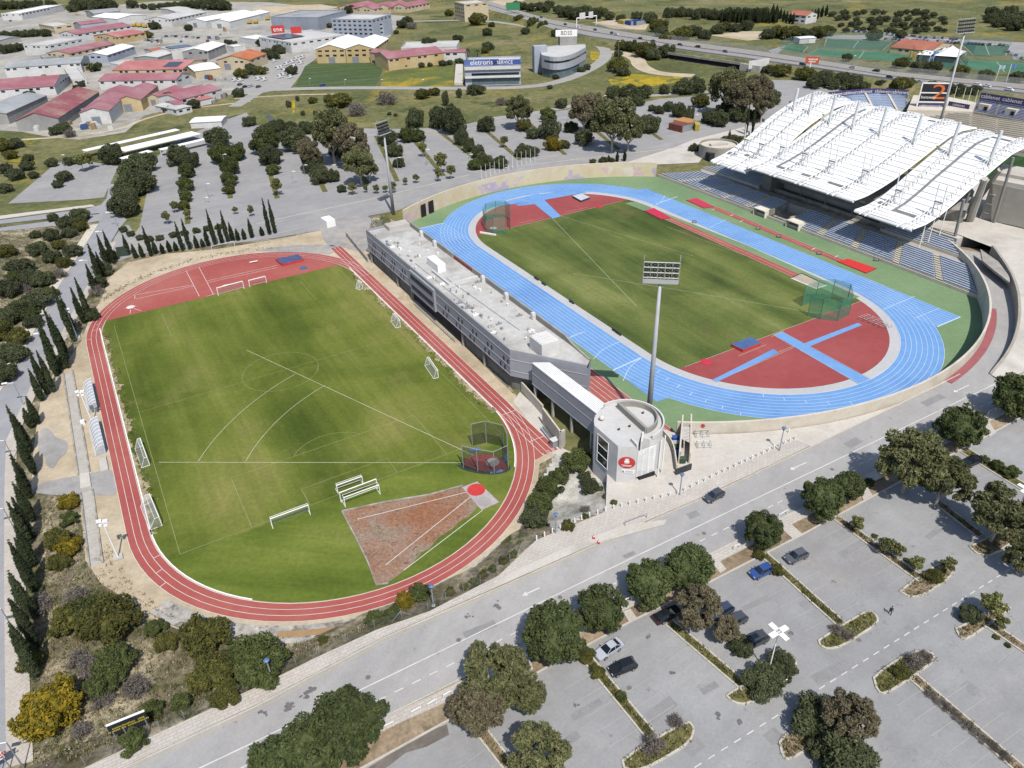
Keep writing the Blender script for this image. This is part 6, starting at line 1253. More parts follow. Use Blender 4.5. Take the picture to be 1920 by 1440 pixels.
# ------------------------------------------------------------------ vehicles
def paint(name,h,k=1.6): return MATS.get(name) or M(name,h,k=k,rough=.28,spec=.6)
tyre_m=black; rim_m=M('alloy','#b8bbbf','#c3c6c9',2.,rough=.3,metal=.5); red_l=M('tail_lamp','#a01f20',rough=.3); head_l=M('head_lamp','#dfe5ea',rough=.15,spec=.8)
def car(kind,body,label,cat='car',name='car'):
    """car built nose to +x: lofted shell, glass, lamps, mirrors and four wheels"""
    r=empty(name,(0,0,0)); tag(r,label,cat)
    # stations: x, half width at sill, belt z, roof z (None = bonnet/boot), roof half width
    S={'hatch':[(2.05,.62,.62,None,0),(1.95,.8,.74,None,0),(1.0,.87,.92,None,0),(.25,.89,.95,1.44,.62),(-.6,.89,.96,1.5,.64),(-1.5,.87,.98,1.44,.62),(-1.95,.84,1.0,None,0),(-2.05,.76,.7,None,0)],
       'estate':[(2.3,.65,.62,None,0),(2.2,.82,.74,None,0),(1.15,.9,.94,None,0),(.4,.91,.97,1.48,.64),(-.6,.91,.98,1.53,.66),(-1.8,.9,1.0,1.48,.64),(-2.2,.86,1.02,None,0),(-2.3,.78,.72,None,0)],
       'coupe':[(2.35,.65,.6,None,0),(2.22,.82,.72,None,0),(1.0,.88,.88,None,0),(.15,.89,.9,1.36,.6),(-.6,.89,.92,1.4,.61),(-1.1,.89,.93,1.33,.58),(-1.75,.87,.95,None,0),(-2.2,.83,.92,None,0),(-2.3,.74,.64,None,0)],
       'van':[(2.5,.75,.7,None,0),(2.4,.9,.95,None,0),(1.7,.96,1.15,None,0),(1.15,.97,1.2,2.0,.82),(0,.97,1.22,2.08,.84),(-2.3,.97,1.22,2.05,.84),(-2.5,.94,1.2,None,0),(-2.52,.9,.7,None,0)]}[kind]
    b=MB(); g=MB(); n=len(S); rings=[]
    for x,w,zb,zr,rw in S: rings.append([(x,-w*.96,.24),(x,-w,.5),(x,-w*.98,zb),(x,-w*.9,zb+.02),(x,w*.9,zb+.02),(x,w*.98,zb),(x,w,.5),(x,w*.96,.24)])
    for a,c in zip(rings[:-1],rings[1:]):
        for i in range(7): b.quad(a[i],a[i+1],c[i+1],c[i])
    b.poly(rings[0]); b.poly(rings[-1][::-1])
    cab=[s for s in S if s[3]]; i0=S.index(cab[0]); i1=S.index(cab[-1])
    top=lambda s: [(s[0],-s[4],s[3]),(s[0],s[4],s[3])]
    for a,c in zip(cab[:-1],cab[1:]): A,C=top(a),top(c); b.quad(A[0],A[1],C[1],C[0])
    roofs=[top(s) for s in cab]; belt=lambda s:[(s[0],-s[1]*.92,s[2]+.02),(s[0],s[1]*.92,s[2]+.02)]
    f=S[i0-1]; q=S[i1+1]
    ws=MB().quad(belt(f)[0],belt(f)[1],roofs[0][1],roofs[0][0]); rwn=MB().quad(belt(q)[0],belt(q)[1],roofs[-1][1],roofs[-1][0])
    sides=[]
    for sgn in (0,1):
        P=[belt(f)[sgn]]+[rf[sgn] for rf in roofs]+[belt(q)[sgn]]; low=[belt(s)[sgn] for s in S[i0:i1+1]]
        m_=MB(); seq=[belt(f)[sgn]]+low+[belt(q)[sgn]]; up=[belt(f)[sgn]]+[rf[sgn] for rf in roofs]+[belt(q)[sgn]]
        for k in range(len(up)-1):
            if kind=='van' and k>=2: b.quad(seq[k],seq[k+1],up[k+1],up[k])
            else: m_.quad(seq[k],seq[k+1],up[k+1],up[k])
        sides.append(m_)
        for rf,lo in zip(roofs[1:-1],low[1:-1]): b.tube(rf[sgn],lo,.035,n=4)
        b.tube(up[0],up[1],.04,n=4); b.tube(up[-2],up[-1],.05,n=4)
    b.build('body',body,r)
    ws.build('windscreen',glass,r); rwn.build('rear_window',glass,r)
    for m_ in sides:
        if m_.v: m_.build('side_window',glass,r)
    fx,fw=S[1][0],S[1][1]; bx,bw=S[-2][0],S[-2][1]
    for s in (-1,1):
        MB().box((fx+.02,s*fw*.72,.6),(.14,.34,.14)).build('headlight',head_l,r); MB().box((bx-.05,s*bw*.78,.72),(.14,.24,.2)).build('tail_light',red_l,r)
        MB().box((S[i0][0]+.35,s*(S[i0][1]+.09),S[i0][2]),(.14,.2,.13)).build('mirror',body,r)
    wx=S[2][0]+.28 if kind!='van' else 1.6
    for x in (wx,-S[2][0]*.0-1.28 if kind!='estate' else -1.4):
        for s in (-1,1):
            w=MB(); y=s*(S[3][1]-.08); w.tube((x,y-.1,.32),(x,y+.1,.32),.32,n=14); wh=w.build('wheel',tyre_m,r)
            MB().tube((x,y+s*.095,.32),(x,y+s*.115,.32),.2,n=10).build('rim',rim_m,wh)
    return r
CARP={}
def putcar(kind,colour,h,tail,nose,z,label,group=None,H0=None):
    """tail and nose are pixels on the ground giving place and heading"""
    key=(kind,colour)
    if key not in CARP: CARP[key]=Proto(car(kind,paint('paint_'+colour,h),label,'van' if kind=='van' else 'car','van' if kind=='van' else 'car'))
    a,b=G(*tail,z),G(*nose,z); return CARP[key].put(((a[0]+b[0])/2,(a[1]+b[1])/2,z+.02),math.atan2(b[1]-a[1],b[0]-a[0]),None,label,group)
CG='cars in the front car park'
for k,c,h,t,n_,l in (('hatch','graphite','#4a4d55',(1355,925),(1321,943),'dark grey hatchback driving on the front road below the round tower'),('coupe','silver','#b4b9c2',(1163,1208),(1119,1236),'silver coupe with dark sunroof parked under the broad pine'),('hatch','black','#1c1d21',(1188,1247),(1146,1264),'small black hatchback parked beside the silver coupe'),('coupe','black','#1c1d21',(1232,1166),(1268,1148),'black car half hidden under the brown tree, tail lamp showing'),
 ('hatch','navy','#3b465c',(1368,1142),(1334,1160),'dark grey blue car half under the tree, farthest of three behind the bushes'),('hatch','graphite','#4a4d55',(1393,1160),(1360,1178),'dark grey car in the middle of three behind the bushes'),('estate','dark_grey','#44474c',(1434,1196),(1391,1217),'dark grey estate car nearest the round dark tree'),('hatch','blue','#33508c',(1447,1067),(1406,1085),'blue hatchback parked at the verge kerb'),('hatch','slate','#585b60',(1511,1039),(1472,1056),'slate grey hatchback beside the yellow green bush'),('estate','black','#1c1d21',(1803,877),(1843,860),'black estate car parked beside the great eucalyptus')): putcar(k,c,h,t,n_,ZF,l,CG)
for i,(x,y,c,h,d) in enumerate(((1015,33.5,'black','#1c1d21',1),(1060,47,'black','#1c1d21',1),(1085,52,'white','#e4e4e4',1),(1116,57,'black','#1c1d21',1),(1147,63,'black','#1c1d21',1),(1156,65,'white','#e4e4e4',1),(1200,73,'black','#1c1d21',-1),(1224,78,'graphite','#4a4d55',-1),(1275,85,'black','#1c1d21',1),(1308,88.5,'black','#1c1d21',-1),(1360,98,'graphite','#4a4d55',1),(1505,122,'black','#1c1d21',1),(1598,128,'silver','#b4b9c2',-1),(1642,134,'black','#1c1d21',-1),(1668,146,'black','#1c1d21',1),(1832,161,'white','#e4e4e4',1),(1850,163,'white','#e4e4e4',-1),(1892,170,'white','#e4e4e4',1))):
    a=(x-6*d,y-1.0*d-(.8*d if x<1150 else 0)); b=(x+6*d,y+1.0*d+(.8*d if x<1150 else 0)); putcar(['hatch','estate'][i%2],c,h,a,b,MZ+.02,f'small {c} car on the motorway, {nth(i)} from the road gantry end','cars on the motorway')
# parked cars and vans of the estate and the far pitches
def lot(P,colours,fmt,group,ang=20,kinds=('hatch','estate')):
    for i,(x,y) in enumerate(P):
        c,h=colours[i%len(colours)]; key=kinds[i%len(kinds)]; a=(x-4,y+1.2); b=(x+4,y-1.2)
        putcar(key,c,h,a,b,0.03,fmt.format(n=nth(i),c=c),group)
WHT=('white','#e4e4e4');BLK=('black','#1c1d21');SIL=('silver','#b4b9c2');GRA=('graphite','#4a4d55');BLU=('blue','#33508c');REDC=('red','#a8332c')
lot([(514,116),(528,128),(538,122),(548,118),(556,112),(562,116),(568,109),(552,126),(533,134),(545,133),(522,130),(565,120),(532,142),(545,146),(526,146)],[WHT],'white van in the estate yard by the crop field, {n} of the pack','white vans in the estate yard',kinds=('van',))
lot([(485,150),(496,151),(441,152),(451,152)],[WHT],'white van beside the orange roofed workshop, {n} from the road','white vans beside the orange roofed workshop',kinds=('van',))
lot([(270,76),(279,77),(288,77),(296,77),(303,72),(312,69),(322,68),(330,69),(340,70),(350,70),(362,71),(372,72),(301,82)],[WHT,GRA,SIL,BLK],'parked {c} car in the far yard behind the white sheds, {n} from the sheds','cars parked in the far yard')
lot([(460,164),(470,163),(485,164),(605,161),(345,153),(352,147),(450,160),(20,40),(410,178),(400,182)],[BLK,SIL,GRA,BLU],'small {c} car along the estate road, {n} from the ditch end','cars along the estate road')
r2=random.Random(3)
P=[(1600+i*5.2+r2.uniform(-1,1),60+i*.42+r2.uniform(-1.2,1.2)) for i in range(38)]+[(1660+i*6.5,74+i*.35+r2.uniform(-.8,.8)) for i in range(36)]+[(1885+i*5,98+i*2+r2.uniform(-1,1)) for i in range(8)]
for i,(x,y) in enumerate(P):
    c=[WHT,GRA,SIL,BLK,GRA,BLU][r2.randrange(6)]; putcar('hatch',*c,(x-2,y+1.5),(x+2,y-1.5),.03,f'tiny {c[0]} parked car behind the five-a-side pitches','cars parked behind the five-a-side pitches '+c[0])
# ------------------------------------------------------------------ lamps
def up_to(p,ty):
    lo,hi=.5,80.
    for _ in range(32):
        m=(lo+hi)/2
        if PX(p[0],p[1],p[2]+m)[1]>ty: lo=m
        else: hi=m
    return m
bluel=M('lamp_blue','#5f78a8','#6a84b2',.5,rough=.5); lpole=M('lamp_grey','#9aa0ab','#a6acb6',.5,rough=.5)
def lantern(bx,by,ty,label,group):
    p=GH(bx,by); h=up_to(p,ty); r=empty('street_lamp',p); tag(r,label,'street lamp',group)
    MB().tube(p,(p[0],p[1],p[2]+h),.13,.09,n=8).build('pole',lpole,r); m_=MB(); z=p[2]+h; m_.tube((p[0],p[1],z),(p[0],p[1],z+.5),.18,.4,n=8); m_.tube((p[0],p[1],z+.5),(p[0],p[1],z+.7),.45,.2,n=8); m_.build('lamp_head',bluel,r); MB().box((p[0],p[1],p[2]),(.5,.5,.15)).build('base',conc,r)
for x,y,t,l in ((1042,1001,968,'blue headed street lamp beside the hedge at the white posts'),(1274,929,893,'blue headed street lamp on the plaza edge below the bin store'),(1461,846,806,'blue headed street lamp at the end of the white post row'),(512,1276,1242,'blue headed street lamp at the pavement beside the largest dark bush'),(813,1136,1103,'blue headed street lamp on the bank at the red track bend')): lantern(x,y,t,l,'blue headed street lamps')
def sportlight(bx,by,tx,ty,label):
    p=GH(bx,by); h=up_to(p,ty); r=empty('sports_light',p); tag(r,label,'floodlight pole','white light poles of the training ground')
    MB().tube(p,(p[0],p[1],p[2]+h),.16,.1,n=8).build('pole',wpaint,r); MB().box(p,(1.5,1.5,.35),.5).build('base',conc,r); m_=MB()
    for s in (-1,1): m_.box((p[0]+s*.55,p[1],p[2]+h-.1),(.8,.5,.4),.3); m_.box((p[0]+s*.5,p[1]-.1,p[2]+h-.9),(.5,.4,.35),.3)
    m_.tube((p[0]-.8,p[1],p[2]+h),(p[0]+.8,p[1],p[2]+h),.06,n=4); m_.build('lamp_head',wsteel,r)
sportlight(222,1046,193,978,'white light pole beside the lower bend of the red track'); sportlight(174,794,150,735,'white light pole between the two arched dugouts'); sportlight(145,633,125,580,'white light pole beside the cypress row at the upper red bend')
def roadlamp(bx,by,ty,dx,dy,label,group,heads=1,cross=False):
    p=GH(bx,by); h=up_to(p,ty); r=empty('street_lamp',p); tag(r,label,'street lamp',group); MB().tube(p,(p[0],p[1],p[2]+h),.1,.07,n=8).build('pole',wsteel if cross else steel,r); t=(p[0],p[1],p[2]+h)
    if cross:
        for k in range(4): a=R(28)+k*math.pi/2; m_=MB().box((t[0]+.95*math.cos(a),t[1]+.95*math.sin(a),t[2]),(1.2,.75,.14),a); m_.tube(t,(t[0]+.6*math.cos(a),t[1]+.6*math.sin(a),t[2]),.05,n=4); m_.build('lamp_head',wpaint,r)
    else: m_=MB(); m_.tube(t,(t[0]+dx,t[1]+dy,t[2]+.2),.06,n=5); m_.box((t[0]+dx*1.1,t[1]+dy*1.1,t[2]+.15),(1.15,.5,.16),math.atan2(dy,dx)); m_.build('lamp_head',wpaint,r)
roadlamp(1440,1263,1185,0,0,'tall white lamp with four square heads on the island by the yellow banner','four headed lamps',cross=True); roadlamp(1900,975,918,0,0,'tall white lamp with four square heads above the rounded island','four headed lamps',cross=True)
for i,(bx,by,ty) in enumerate(((220,424,398),(205,468,434),(176,520,488),(97,660,625),(45,760,718),(26,862,826),(26,990,953),(31,1190,1141),(45,1440,1392))): roadlamp(bx,by,ty,-1.6,-.4,f'grey street lamp with white head along the side road, {nth(i)} from the junction','lamps along the side road')
for i,(bx,by,ty) in enumerate(((125,322,291),(424,318,290),(392,372,345),(385,380,371),(550,345,322),(625,330,310),(695,318,301),(746,318,296),(800,310,281),(880,318,290),(1065,228,206),(1300,240,216),(1398,180,160),(1130,195,180),(660,275,259),(572,330,310))): roadlamp(bx,by,ty,1.2,-.3,f'grey car park lamp with white head in the back car park, {nth(i)} placed from the side road','lamps of the back car park')
for i,(bx,by,ty) in enumerate(((581,162,148),(647,163,150),(715,162,150),(792,163,150),(1159,107,78),(1172,18,2),(1002,40,15),(1420,95,70),(1595,135,105))): roadlamp(bx,by,ty,.8,.2,f'grey roadside lamp in the distance, {nth(i)} from the crop field','distant roadside lamps')
# ------------------------------------------------------------------ posts, rails, fences
BP=dens([G(*p,ZF) for p in [(1006,1013),(1050,993),(1090,975),(1135,959),(1180,948),(1270,928),(1345,892),(1440,848),(1490,825),(1478,812),(1466,802)]],1.45)
pm=MB().box((0,0,0),(.2,.2,1.0)); pm.add([(-.1,-.1,1.0),(.1,-.1,1.0),(.1,.1,1.0),(-.1,.1,1.0),(0,0,1.12)],[(0,1,4),(1,2,4),(2,3,4),(3,0,4)]); po=pm.build('bollard',wpaint); po.location=(0,0,-900)
for i,(x,y) in enumerate(BP):
    o=po if i==0 else po.copy()
    if i: COL.objects.link(o)
    o.location=(x,y,ZF+.1); o.rotation_euler=(0,0,R(28)); tag(o,'white square bollard of the row edging the plaza pavement','bollard','white bollards edging the plaza')
def hoop(a,b,z,h,label,group,m=wsteel):
    p,q=Vector(G3(*a,z)),Vector(G3(*b,z)); u=Vector((0,0,h)); mb=MB().path([p,p+u,q+u,q],.06,n=6); tag(mb.build('hoop_rail',m,loc=tuple(p)),label,'railing',group)
for i,(a,b) in enumerate((((720,1370),(738,1361)),((773,1342),(789,1333)),((803,1328),(819,1318)),((832,1311),(846,1303)),((1172,1132),(1184,1126)),((1376,1032),(1386,1027)),((985,1238),(997,1232)),((1460,972),(1476,963)),((1852,778),(1866,771)))): hoop(a,b,ZF+.12,.95,f'white hoop rail on the verge path, {nth(i)} from the bottom edge pines','white hoop rails')
hoop((1172,986),(1212,971),ZF+.1,1.1,'grey hoop rail on the pavement apron opposite the tower','railings of the apron',steel)
mesh_m,nt_,b_=newmat('wire_mesh'); b_.inputs['Base Color'].default_value=col('#8d8f8c'); tr_=node(nt_,'ShaderNodeBsdfTransparent'); mx_=node(nt_,'ShaderNodeMixShader'); mx_.inputs[0].default_value=.12; nt_.links.new(tr_.outputs[0],mx_.inputs[1]); nt_.links.new(b_.outputs[0],mx_.inputs[2]); nt_.links.new(mx_.outputs[0],nt_.nodes['Material Output'].inputs[0])
def netmat(name,h,a,s=9.):
    """knotted net: thread lines over clear gaps, seen as a veil from afar"""
    m,nt,b=newmat(name); b.inputs['Base Color'].default_value=col(h,1.6); b.inputs['Roughness'].default_value=.9
    t=node(nt,'ShaderNodeBsdfTransparent'); x=node(nt,'ShaderNodeMixShader'); mr=node(nt,'ShaderNodeMapRange'); mr.inputs['To Min'].default_value=a*.75; mr.inputs['To Max'].default_value=min(1,a*1.25)
    nt.links.new(noise(nt,pos(nt),s*.2,3),mr.inputs[0]); nt.links.new(mr.outputs[0],x.inputs[0]); nt.links.new(t.outputs[0],x.inputs[1]); nt.links.new(b.outputs[0],x.inputs[2]); nt.links.new(x.outputs[0],nt.nodes['Material Output'].inputs[0]); return m
net_w=netmat('white_net','#dcdcd8',.22); net_g=netmat('green_net','#3f8f72',.5); net_d=netmat('dark_net','#2b2e2c',.5); net_b=netmat('far_net','#7f9a8c',.25)
def fence(pts,h,label,m_=None,step=3.,postm=None,braces=(),group=None,zf=None):
    P=dens(pts,step); r=empty('fence',(*P[0],zf if zf is not None else H(*P[0]))); tag(r,label,'fence',group); Z=lambda p: zf if zf is not None else H(*p)
    mb=MB(); mb.strip([(*p,Z(p)+.05) for p in P],[(*p,Z(p)+h) for p in P]); mb.build('wire_mesh',m_ or mesh_m,r)
    for i,p in enumerate(P[:90]):
        mb=MB().tube((*p,Z(p)),(*p,Z(p)+h+.1),.045,n=5)
        if i in braces:
            for s in (-1,1):
                q=P[max(0,min(len(P)-1,i+s))]; d=Vector((q[0]-p[0],q[1]-p[1])).normalized(); mb.tube((*p,Z(p)+h),(p[0]+d.x*1.6,p[1]+d.y*1.6,Z(p)+.1),.04,n=5)
        mb.build('post',steel,r)
fence([(p[0]-.25,p[1]+.5) for p in FENCE[2:9]],1.9,'wire fence on thin steel posts along the pavement beside the lower bank',braces=(6,13,20))
fence(P_([(696,410),(760,395),(870,352),(960,335)]),1.8,'wire fence between the back road and the stadium wall',step=4)
for i,t in enumerate(np.linspace(0,1,13)):
    x,y=903+100*t,337-34*t; p=G3(x,y); h=up_to(p,y-27); tag(MB().tube(p,(p[0],p[1],h),.09,.06,n=6).build('flagpole',wsteel,loc=p),f'bare white flagpole behind the mural wall, {nth(i)} from the slim floodlight mast','flagpole','flagpoles behind the mural wall')
# ------------------------------------------------------------------ goals, cages, mats, dugouts
def goal(a,b,h,dep,label,net=True,flip=1,group='goals of the training ground'):
    p,q=Vector(G3(*a,.03)),Vector(G3(*b,.03)); r=empty('football_goal',tuple(p)); tag(r,label,'goal',group); d=(q-p).normalized(); n=Vector((-d.y,d.x,0))*flip; u=Vector((0,0,h))
    MB().path([p,p+u,q+u,q],.09,n=8).build('frame',wpaint,r)
    k=n*dep; MB().path([p,p+k,q+k,q],.05,n=6).path([p+u,p+u+k*.35,p+k],.04,n=5).path([q+u,q+u+k*.35,q+k],.04,n=5).path([p+u+k*.35,q+u+k*.35],.035,n=5).build('net_frame',wsteel,r)
    if net:
        m_=MB(); m_.quad(p+u,q+u,q+u+k*.35,p+u+k*.35); m_.quad(p+u+k*.35,q+u+k*.35,q+k,p+k); m_.poly([p,p+u,p+u+k*.35,p+k]); m_.poly([q,q+u,q+u+k*.35,q+k]); m_.build('net',net_w,r)
goal((512,991),(582,965),2.4,1.5,'wide white goal standing on the near goal line',True,1)
goal((640,942),(708,916),2.4,.4,'white goal frame without a net behind the front goal of the cluster',False,1); goal((648,951),(713,927),2.4,2.4,'white goal with braced back frame at the front of the goal cluster',False,1); goal((634,925),(681,908),2.0,1.6,'netted goal at the back of the goal cluster',True,1)
goal((410,554),(458,541),2.4,1.2,'white goal standing on the grass edge of the far red area',True,1); goal((469,538),(500,530),2.1,1.2,'smaller white goal at the far grass edge beside the bigger one',True,1)
goal((281,872),(268,836),2.1,1.6,'small goal with greenish net at the touchline of the straight beside the channel',True,1); goal((304,985),(286,941),2.1,2.2,'white netted goal at the lower touchline beside the red bend',True,1)
goal((674,538),(680,541),2.1,1.3,'white goal nearest the far end by the sprint straight',True,-1); goal((741,600),(751,613),2.1,1.3,'middle white goal along the sprint straight',True,-1); goal((805,683),(822,708),2.1,1.2,'white goal nearest the throwing cage along the sprint straight',True,-1)
def cage(base,h,netm,label,polem=steel,closed=False,skirt=None):
    P=[Vector(G3(x,y,.05)) for x,y in base]; r=empty('throwing_cage',tuple(P[0])); tag(r,label,'throwing cage','throwing cages'); u=Vector((0,0,h))
    for p in P: MB().tube(p,p+u,.09,n=6).build('post',polem,r)
    MB().path([p+u for p in P],.06,n=5).build('top_rail',polem,r); m_=MB().strip(P,[p+u*.96 for p in P]); m_.build('net',netm,r)
    if skirt: k=MB(); k.strip(P,[p+Vector((0,0,.9)) for p in P]); k.build('skirt',skirt,r)
    return r
pad=MB().flat(smoothp(P_([(866,876),(872,862),(893,852),(925,852),(948,868),(950,880),(938,886),(905,884),(866,876)]),1)[:-1],.06); struct('cage_pad',pad,m_red2); disc('throwing_circle',924,867,1.35,.1,M('slab_grey','#b9b6b4','#c4c1bf',.5),'pale grey throwing circle inside the dark net cage','circle')
cg=cage([(869,877),(896,884),(927,889),(953,877),(952,856),(945,838),(912,830),(886,836)],5.6,net_d,'steel pole throwing cage with sagging dark net at the end of the red track',steel,skirt=None)
for x0,x1,y in ((862,868,850),(888,897,855),(915,924,858)):
    a=G3(x0+6,y+22,.05); b=G3(x0,y,.05); MB().tube(a,(a[0]-.9,a[1]-.6,3.2),.08,n=5).build('strut',black,cg)
sk=MB().flat(smoothp(P_([(855,872),(870,872),(905,886),(938,888),(952,876),(958,872),(956,884),(930,891),(900,889),(868,882),(855,872)]),1)[:-1],.08); struct('cage_mat',sk,M('cage_mat','#2f3a34','#3c4740',.6)).__setitem__('kind','structure')
for i,(x,y) in enumerate(((890,845),(949,860),(930,885))): p=G3(x,y,.1); tag(MB().box(p,(2.4,.7,.35),[.3,1.4,.2][i]).build('crash_pad',bluel,loc=p),['blue crash pad at the back of the dark cage','blue crash pad at the side of the dark cage','blue crash pad at the mouth of the dark cage'][i],'crash pad','blue crash pads of the dark cage')
cage([(948,439),(925,438),(912,434),(907,424),(912,413),(930,408),(948,408),(957,414),(957,430)],6.2,net_g,'green netted throwing cage on the far red area of the blue track',M('green_pole','#4f7a68','#5b8674',.5))
cage([(1503,574),(1528,563),(1558,561),(1587,570),(1591,590),(1570,602),(1537,599),(1514,592)],6.0,net_g,'green netted throwing cage on the near red area of the blue track',M('green_pole','#4f7a68'))
disc('throwing_circle',1558,590,1.6,.12,redp,'red throwing circle inside the near green cage','circle'); disc('throwing_circle',925,428,1.3,.1,m_apron,'grey throwing circle inside the far green cage','circle')
sl2=MB(); 
mb=MB().wall(P_([(900,437),(930,442)]),.05,.55,.4); tag(mb.build('barrier_board',wpaint,loc=G3(915,440)),'white low board on the grass side of the far green cage','board')
def mat(px,h,top,side,label):
    w=P_(px); r=empty('landing_mat',(*w[0],.05)); tag(r,label,'landing mat','landing mats'); MB().prism(w,.05,h).build('foam',side,r); c=(sum(p[0] for p in w)/4,sum(p[1] for p in w)/4); q=[(c[0]+(p[0]-c[0])*.98,c[1]+(p[1]-c[1])*.98) for p in w]; MB().prism(q,h,h+.06).build('cover',top,r); return r
bm=M('mat_blue','#4c6796','#5873a2',.6,fine=3); 
mm=mat([(517,490),(560,481),(571,490),(530,500)],.8,M('mat_navy','#4d5678','#58618a',.5),redp,'dark blue pole vault mat with red sides on the red training area')
for s in (.25,): 
    a=Vector(G3(528,492)); MB().tube(a,a+Vector((0,0,5)),.05,n=5).build('upright',steel,mm); a=Vector(G3(545,489)); MB().tube(a,a+Vector((0,0,5)),.05,n=5).build('upright',steel,mm)
mat([(1370,650),(1408,636),(1426,648),(1392,661)],.75,bm,redp,'blue high jump mat with red sides on the near red area'); mat([(1073,371),(1090,366.5),(1106,373.5),(1089,380)],.8,M('mat_ice','#c2ccd4','#ced8df',.5),M('mat_side','#4a4c50'),'pale ice blue mat with dark sides on the far red area')
p=G3(569,503); tag(MB().prism(circ(p[0],p[1],1.2,12),.05,.25).build('mat_cover',bm,loc=p),'small heap of blue cover on the red area beside the vault mat','cover')
for i,(x,y) in enumerate(((476,493),(427,537))): p=G3(x,y); b=empty('bench',p); tag(b,['white bench on the red training area','white bench behind the far goal'][i],'bench','white benches of the red area'); MB().box((p[0],p[1],.45),(2.6,.5,.1),RTH+1.5).build('seat',wpaint,b); [MB().box((p[0]+s*math.cos(RTH+1.5),p[1]+s*math.sin(RTH+1.5),0),(.1,.4,.45),RTH+1.5).build('leg',steel,b) for s in (-1,1)]
for i,(x,y) in enumerate(((1006,524),(1020,534),(1072,568),(1153,622),(1160,627))):
    p=G3(x,y,.05); b=empty('bench',p); tag(b,f'dark bench on the grey apron of the near straight, {nth(i)} from the far bend','bench','dark benches on the apron'); MB().box((p[0],p[1],.45),(2.2,.5,.08),BT).build('seat',dsteel,b); MB().box((p[0]+.25*math.sin(BT),p[1]-.25*math.cos(BT),.5),(2.2,.06,.45),BT).build('backrest',dsteel,b); [MB().box((p[0]+s*math.cos(BT),p[1]+s*math.sin(BT),0),(.08,.4,.45),BT).build('leg',dsteel,b) for s in (-.9,.9)]
hr=empty('hurdle',(0,0,0)); tag(hr,'hurdle','hurdle'); MB().box((0,0,.85),(1.2,.05,.1)).build('bar',wpaint,hr); [MB().path([(s*.55,0,.9),(s*.55,0,.03),(s*.55,.65,.03)],.03,n=5).build('leg',dsteel,hr) for s in (-1,1)]; HP=Proto(hr)
for i in range(20):
    a,b=divmod(i,5); x=1612+b*10+a*5; y=590+b*4.2-a*1.5+10; HP.put(G3(x,y,.05),BT+R(8),None,'red and white hurdle stored in the block beside the cross runway','stored hurdles')
for i,(x,y,l) in enumerate(((1456,445,'dark equipment trolley between the two long jump runways at the middle'),(1531,477,'dark equipment trolley between the runways near the scarlet pit'),(1417,430,'dark starting stand between the runways towards the far pit'),(1298,418,'dark starting stand on the grey apron of the far straight'),(1638,489,'dark stand at the foot of the grandstand beside the scarlet pit'))):
    p=Vector(G3(x,y,.05)); r=empty('trolley',tuple(p)); tag(r,l,'trolley','equipment trolleys'); MB().path([p,p+Vector((0,0,1)),p+Vector((1.2,-.6,1)),p+Vector((1.2,-.6,0))],.06,n=5).build('frame',dsteel,r); MB().box(tuple(p+Vector((.6,-.3,.5))),(1.1,.5,.3),-.4).build('tray',steel,r); [MB().tube(p+Vector((a,-.5*a,.2)),p+Vector((a+.1,-.5*a,.2)),.2,n=8).build('wheel',black,r) for a in (0,1.1)]
perspex=M('perspex','#b9bdc1','#cfd2d5',1.2,rough=.35,spec=.5,fine=5)
def dug(a,b,label):
    p,q=Vector(G3(*a)),Vector(G3(*b)); r=empty('team_shelter',tuple(p)); tag(r,label,'dugout','arched team dugouts'); d=q-p; n=Vector((d.y,-d.x,0)).normalized(); 
    if n.x>0: n=-n
    Ar=[(n*(1.9*math.sin(t)+0)+Vector((0,0,2.3*math.cos(t)))) for t in np.linspace(-.15,1.5,9)]
    m_=MB(); 
    for s,e in zip(Ar[:-1],Ar[1:]): m_.quad(p+s,q+s,q+e,p+e)
    m_.build('shell',perspex,r)
    for k in range(9): o=p.lerp(q,k/8); MB().path([o+s*1.01 for s in Ar],.05,n=5).build('rib',wsteel,r)
    for o in (p,q): MB().poly([o+s for s in Ar]+[o+n*1.9,o]).build('end_panel',perspex,r)
    m_=MB(); o=p+n*1.2; m_.obox(o+Vector((0,0,.4)),d,n*.4,(0,0,.08)); m_.build('seat',dsteel,r)
    m_=MB().obox(p+Vector((0,0,.0))-n*.4,d,n*2.6,(0,0,.06)); m_.build('floor_slab',conc,r)
dug((174,725),(184,770),'arched white team dugout beside the red straight, the upper one'); dug((186,797),(199,850),'arched white team dugout beside the red straight, the lower one')
p=G3(195,872); b=empty('bench',p); tag(b,'pale concrete bench below the lower arched dugout','bench'); MB().box((p[0],p[1],.1),(1.4,5,.4),RTH+1.57).build('seat',conc,b)
p=G3(157,795); tag(MB().box(p,(.9,.8,1.),.3).build('utility_box',wpaint,loc=p),'small white utility box beside the light pole between the dugouts','utility box')
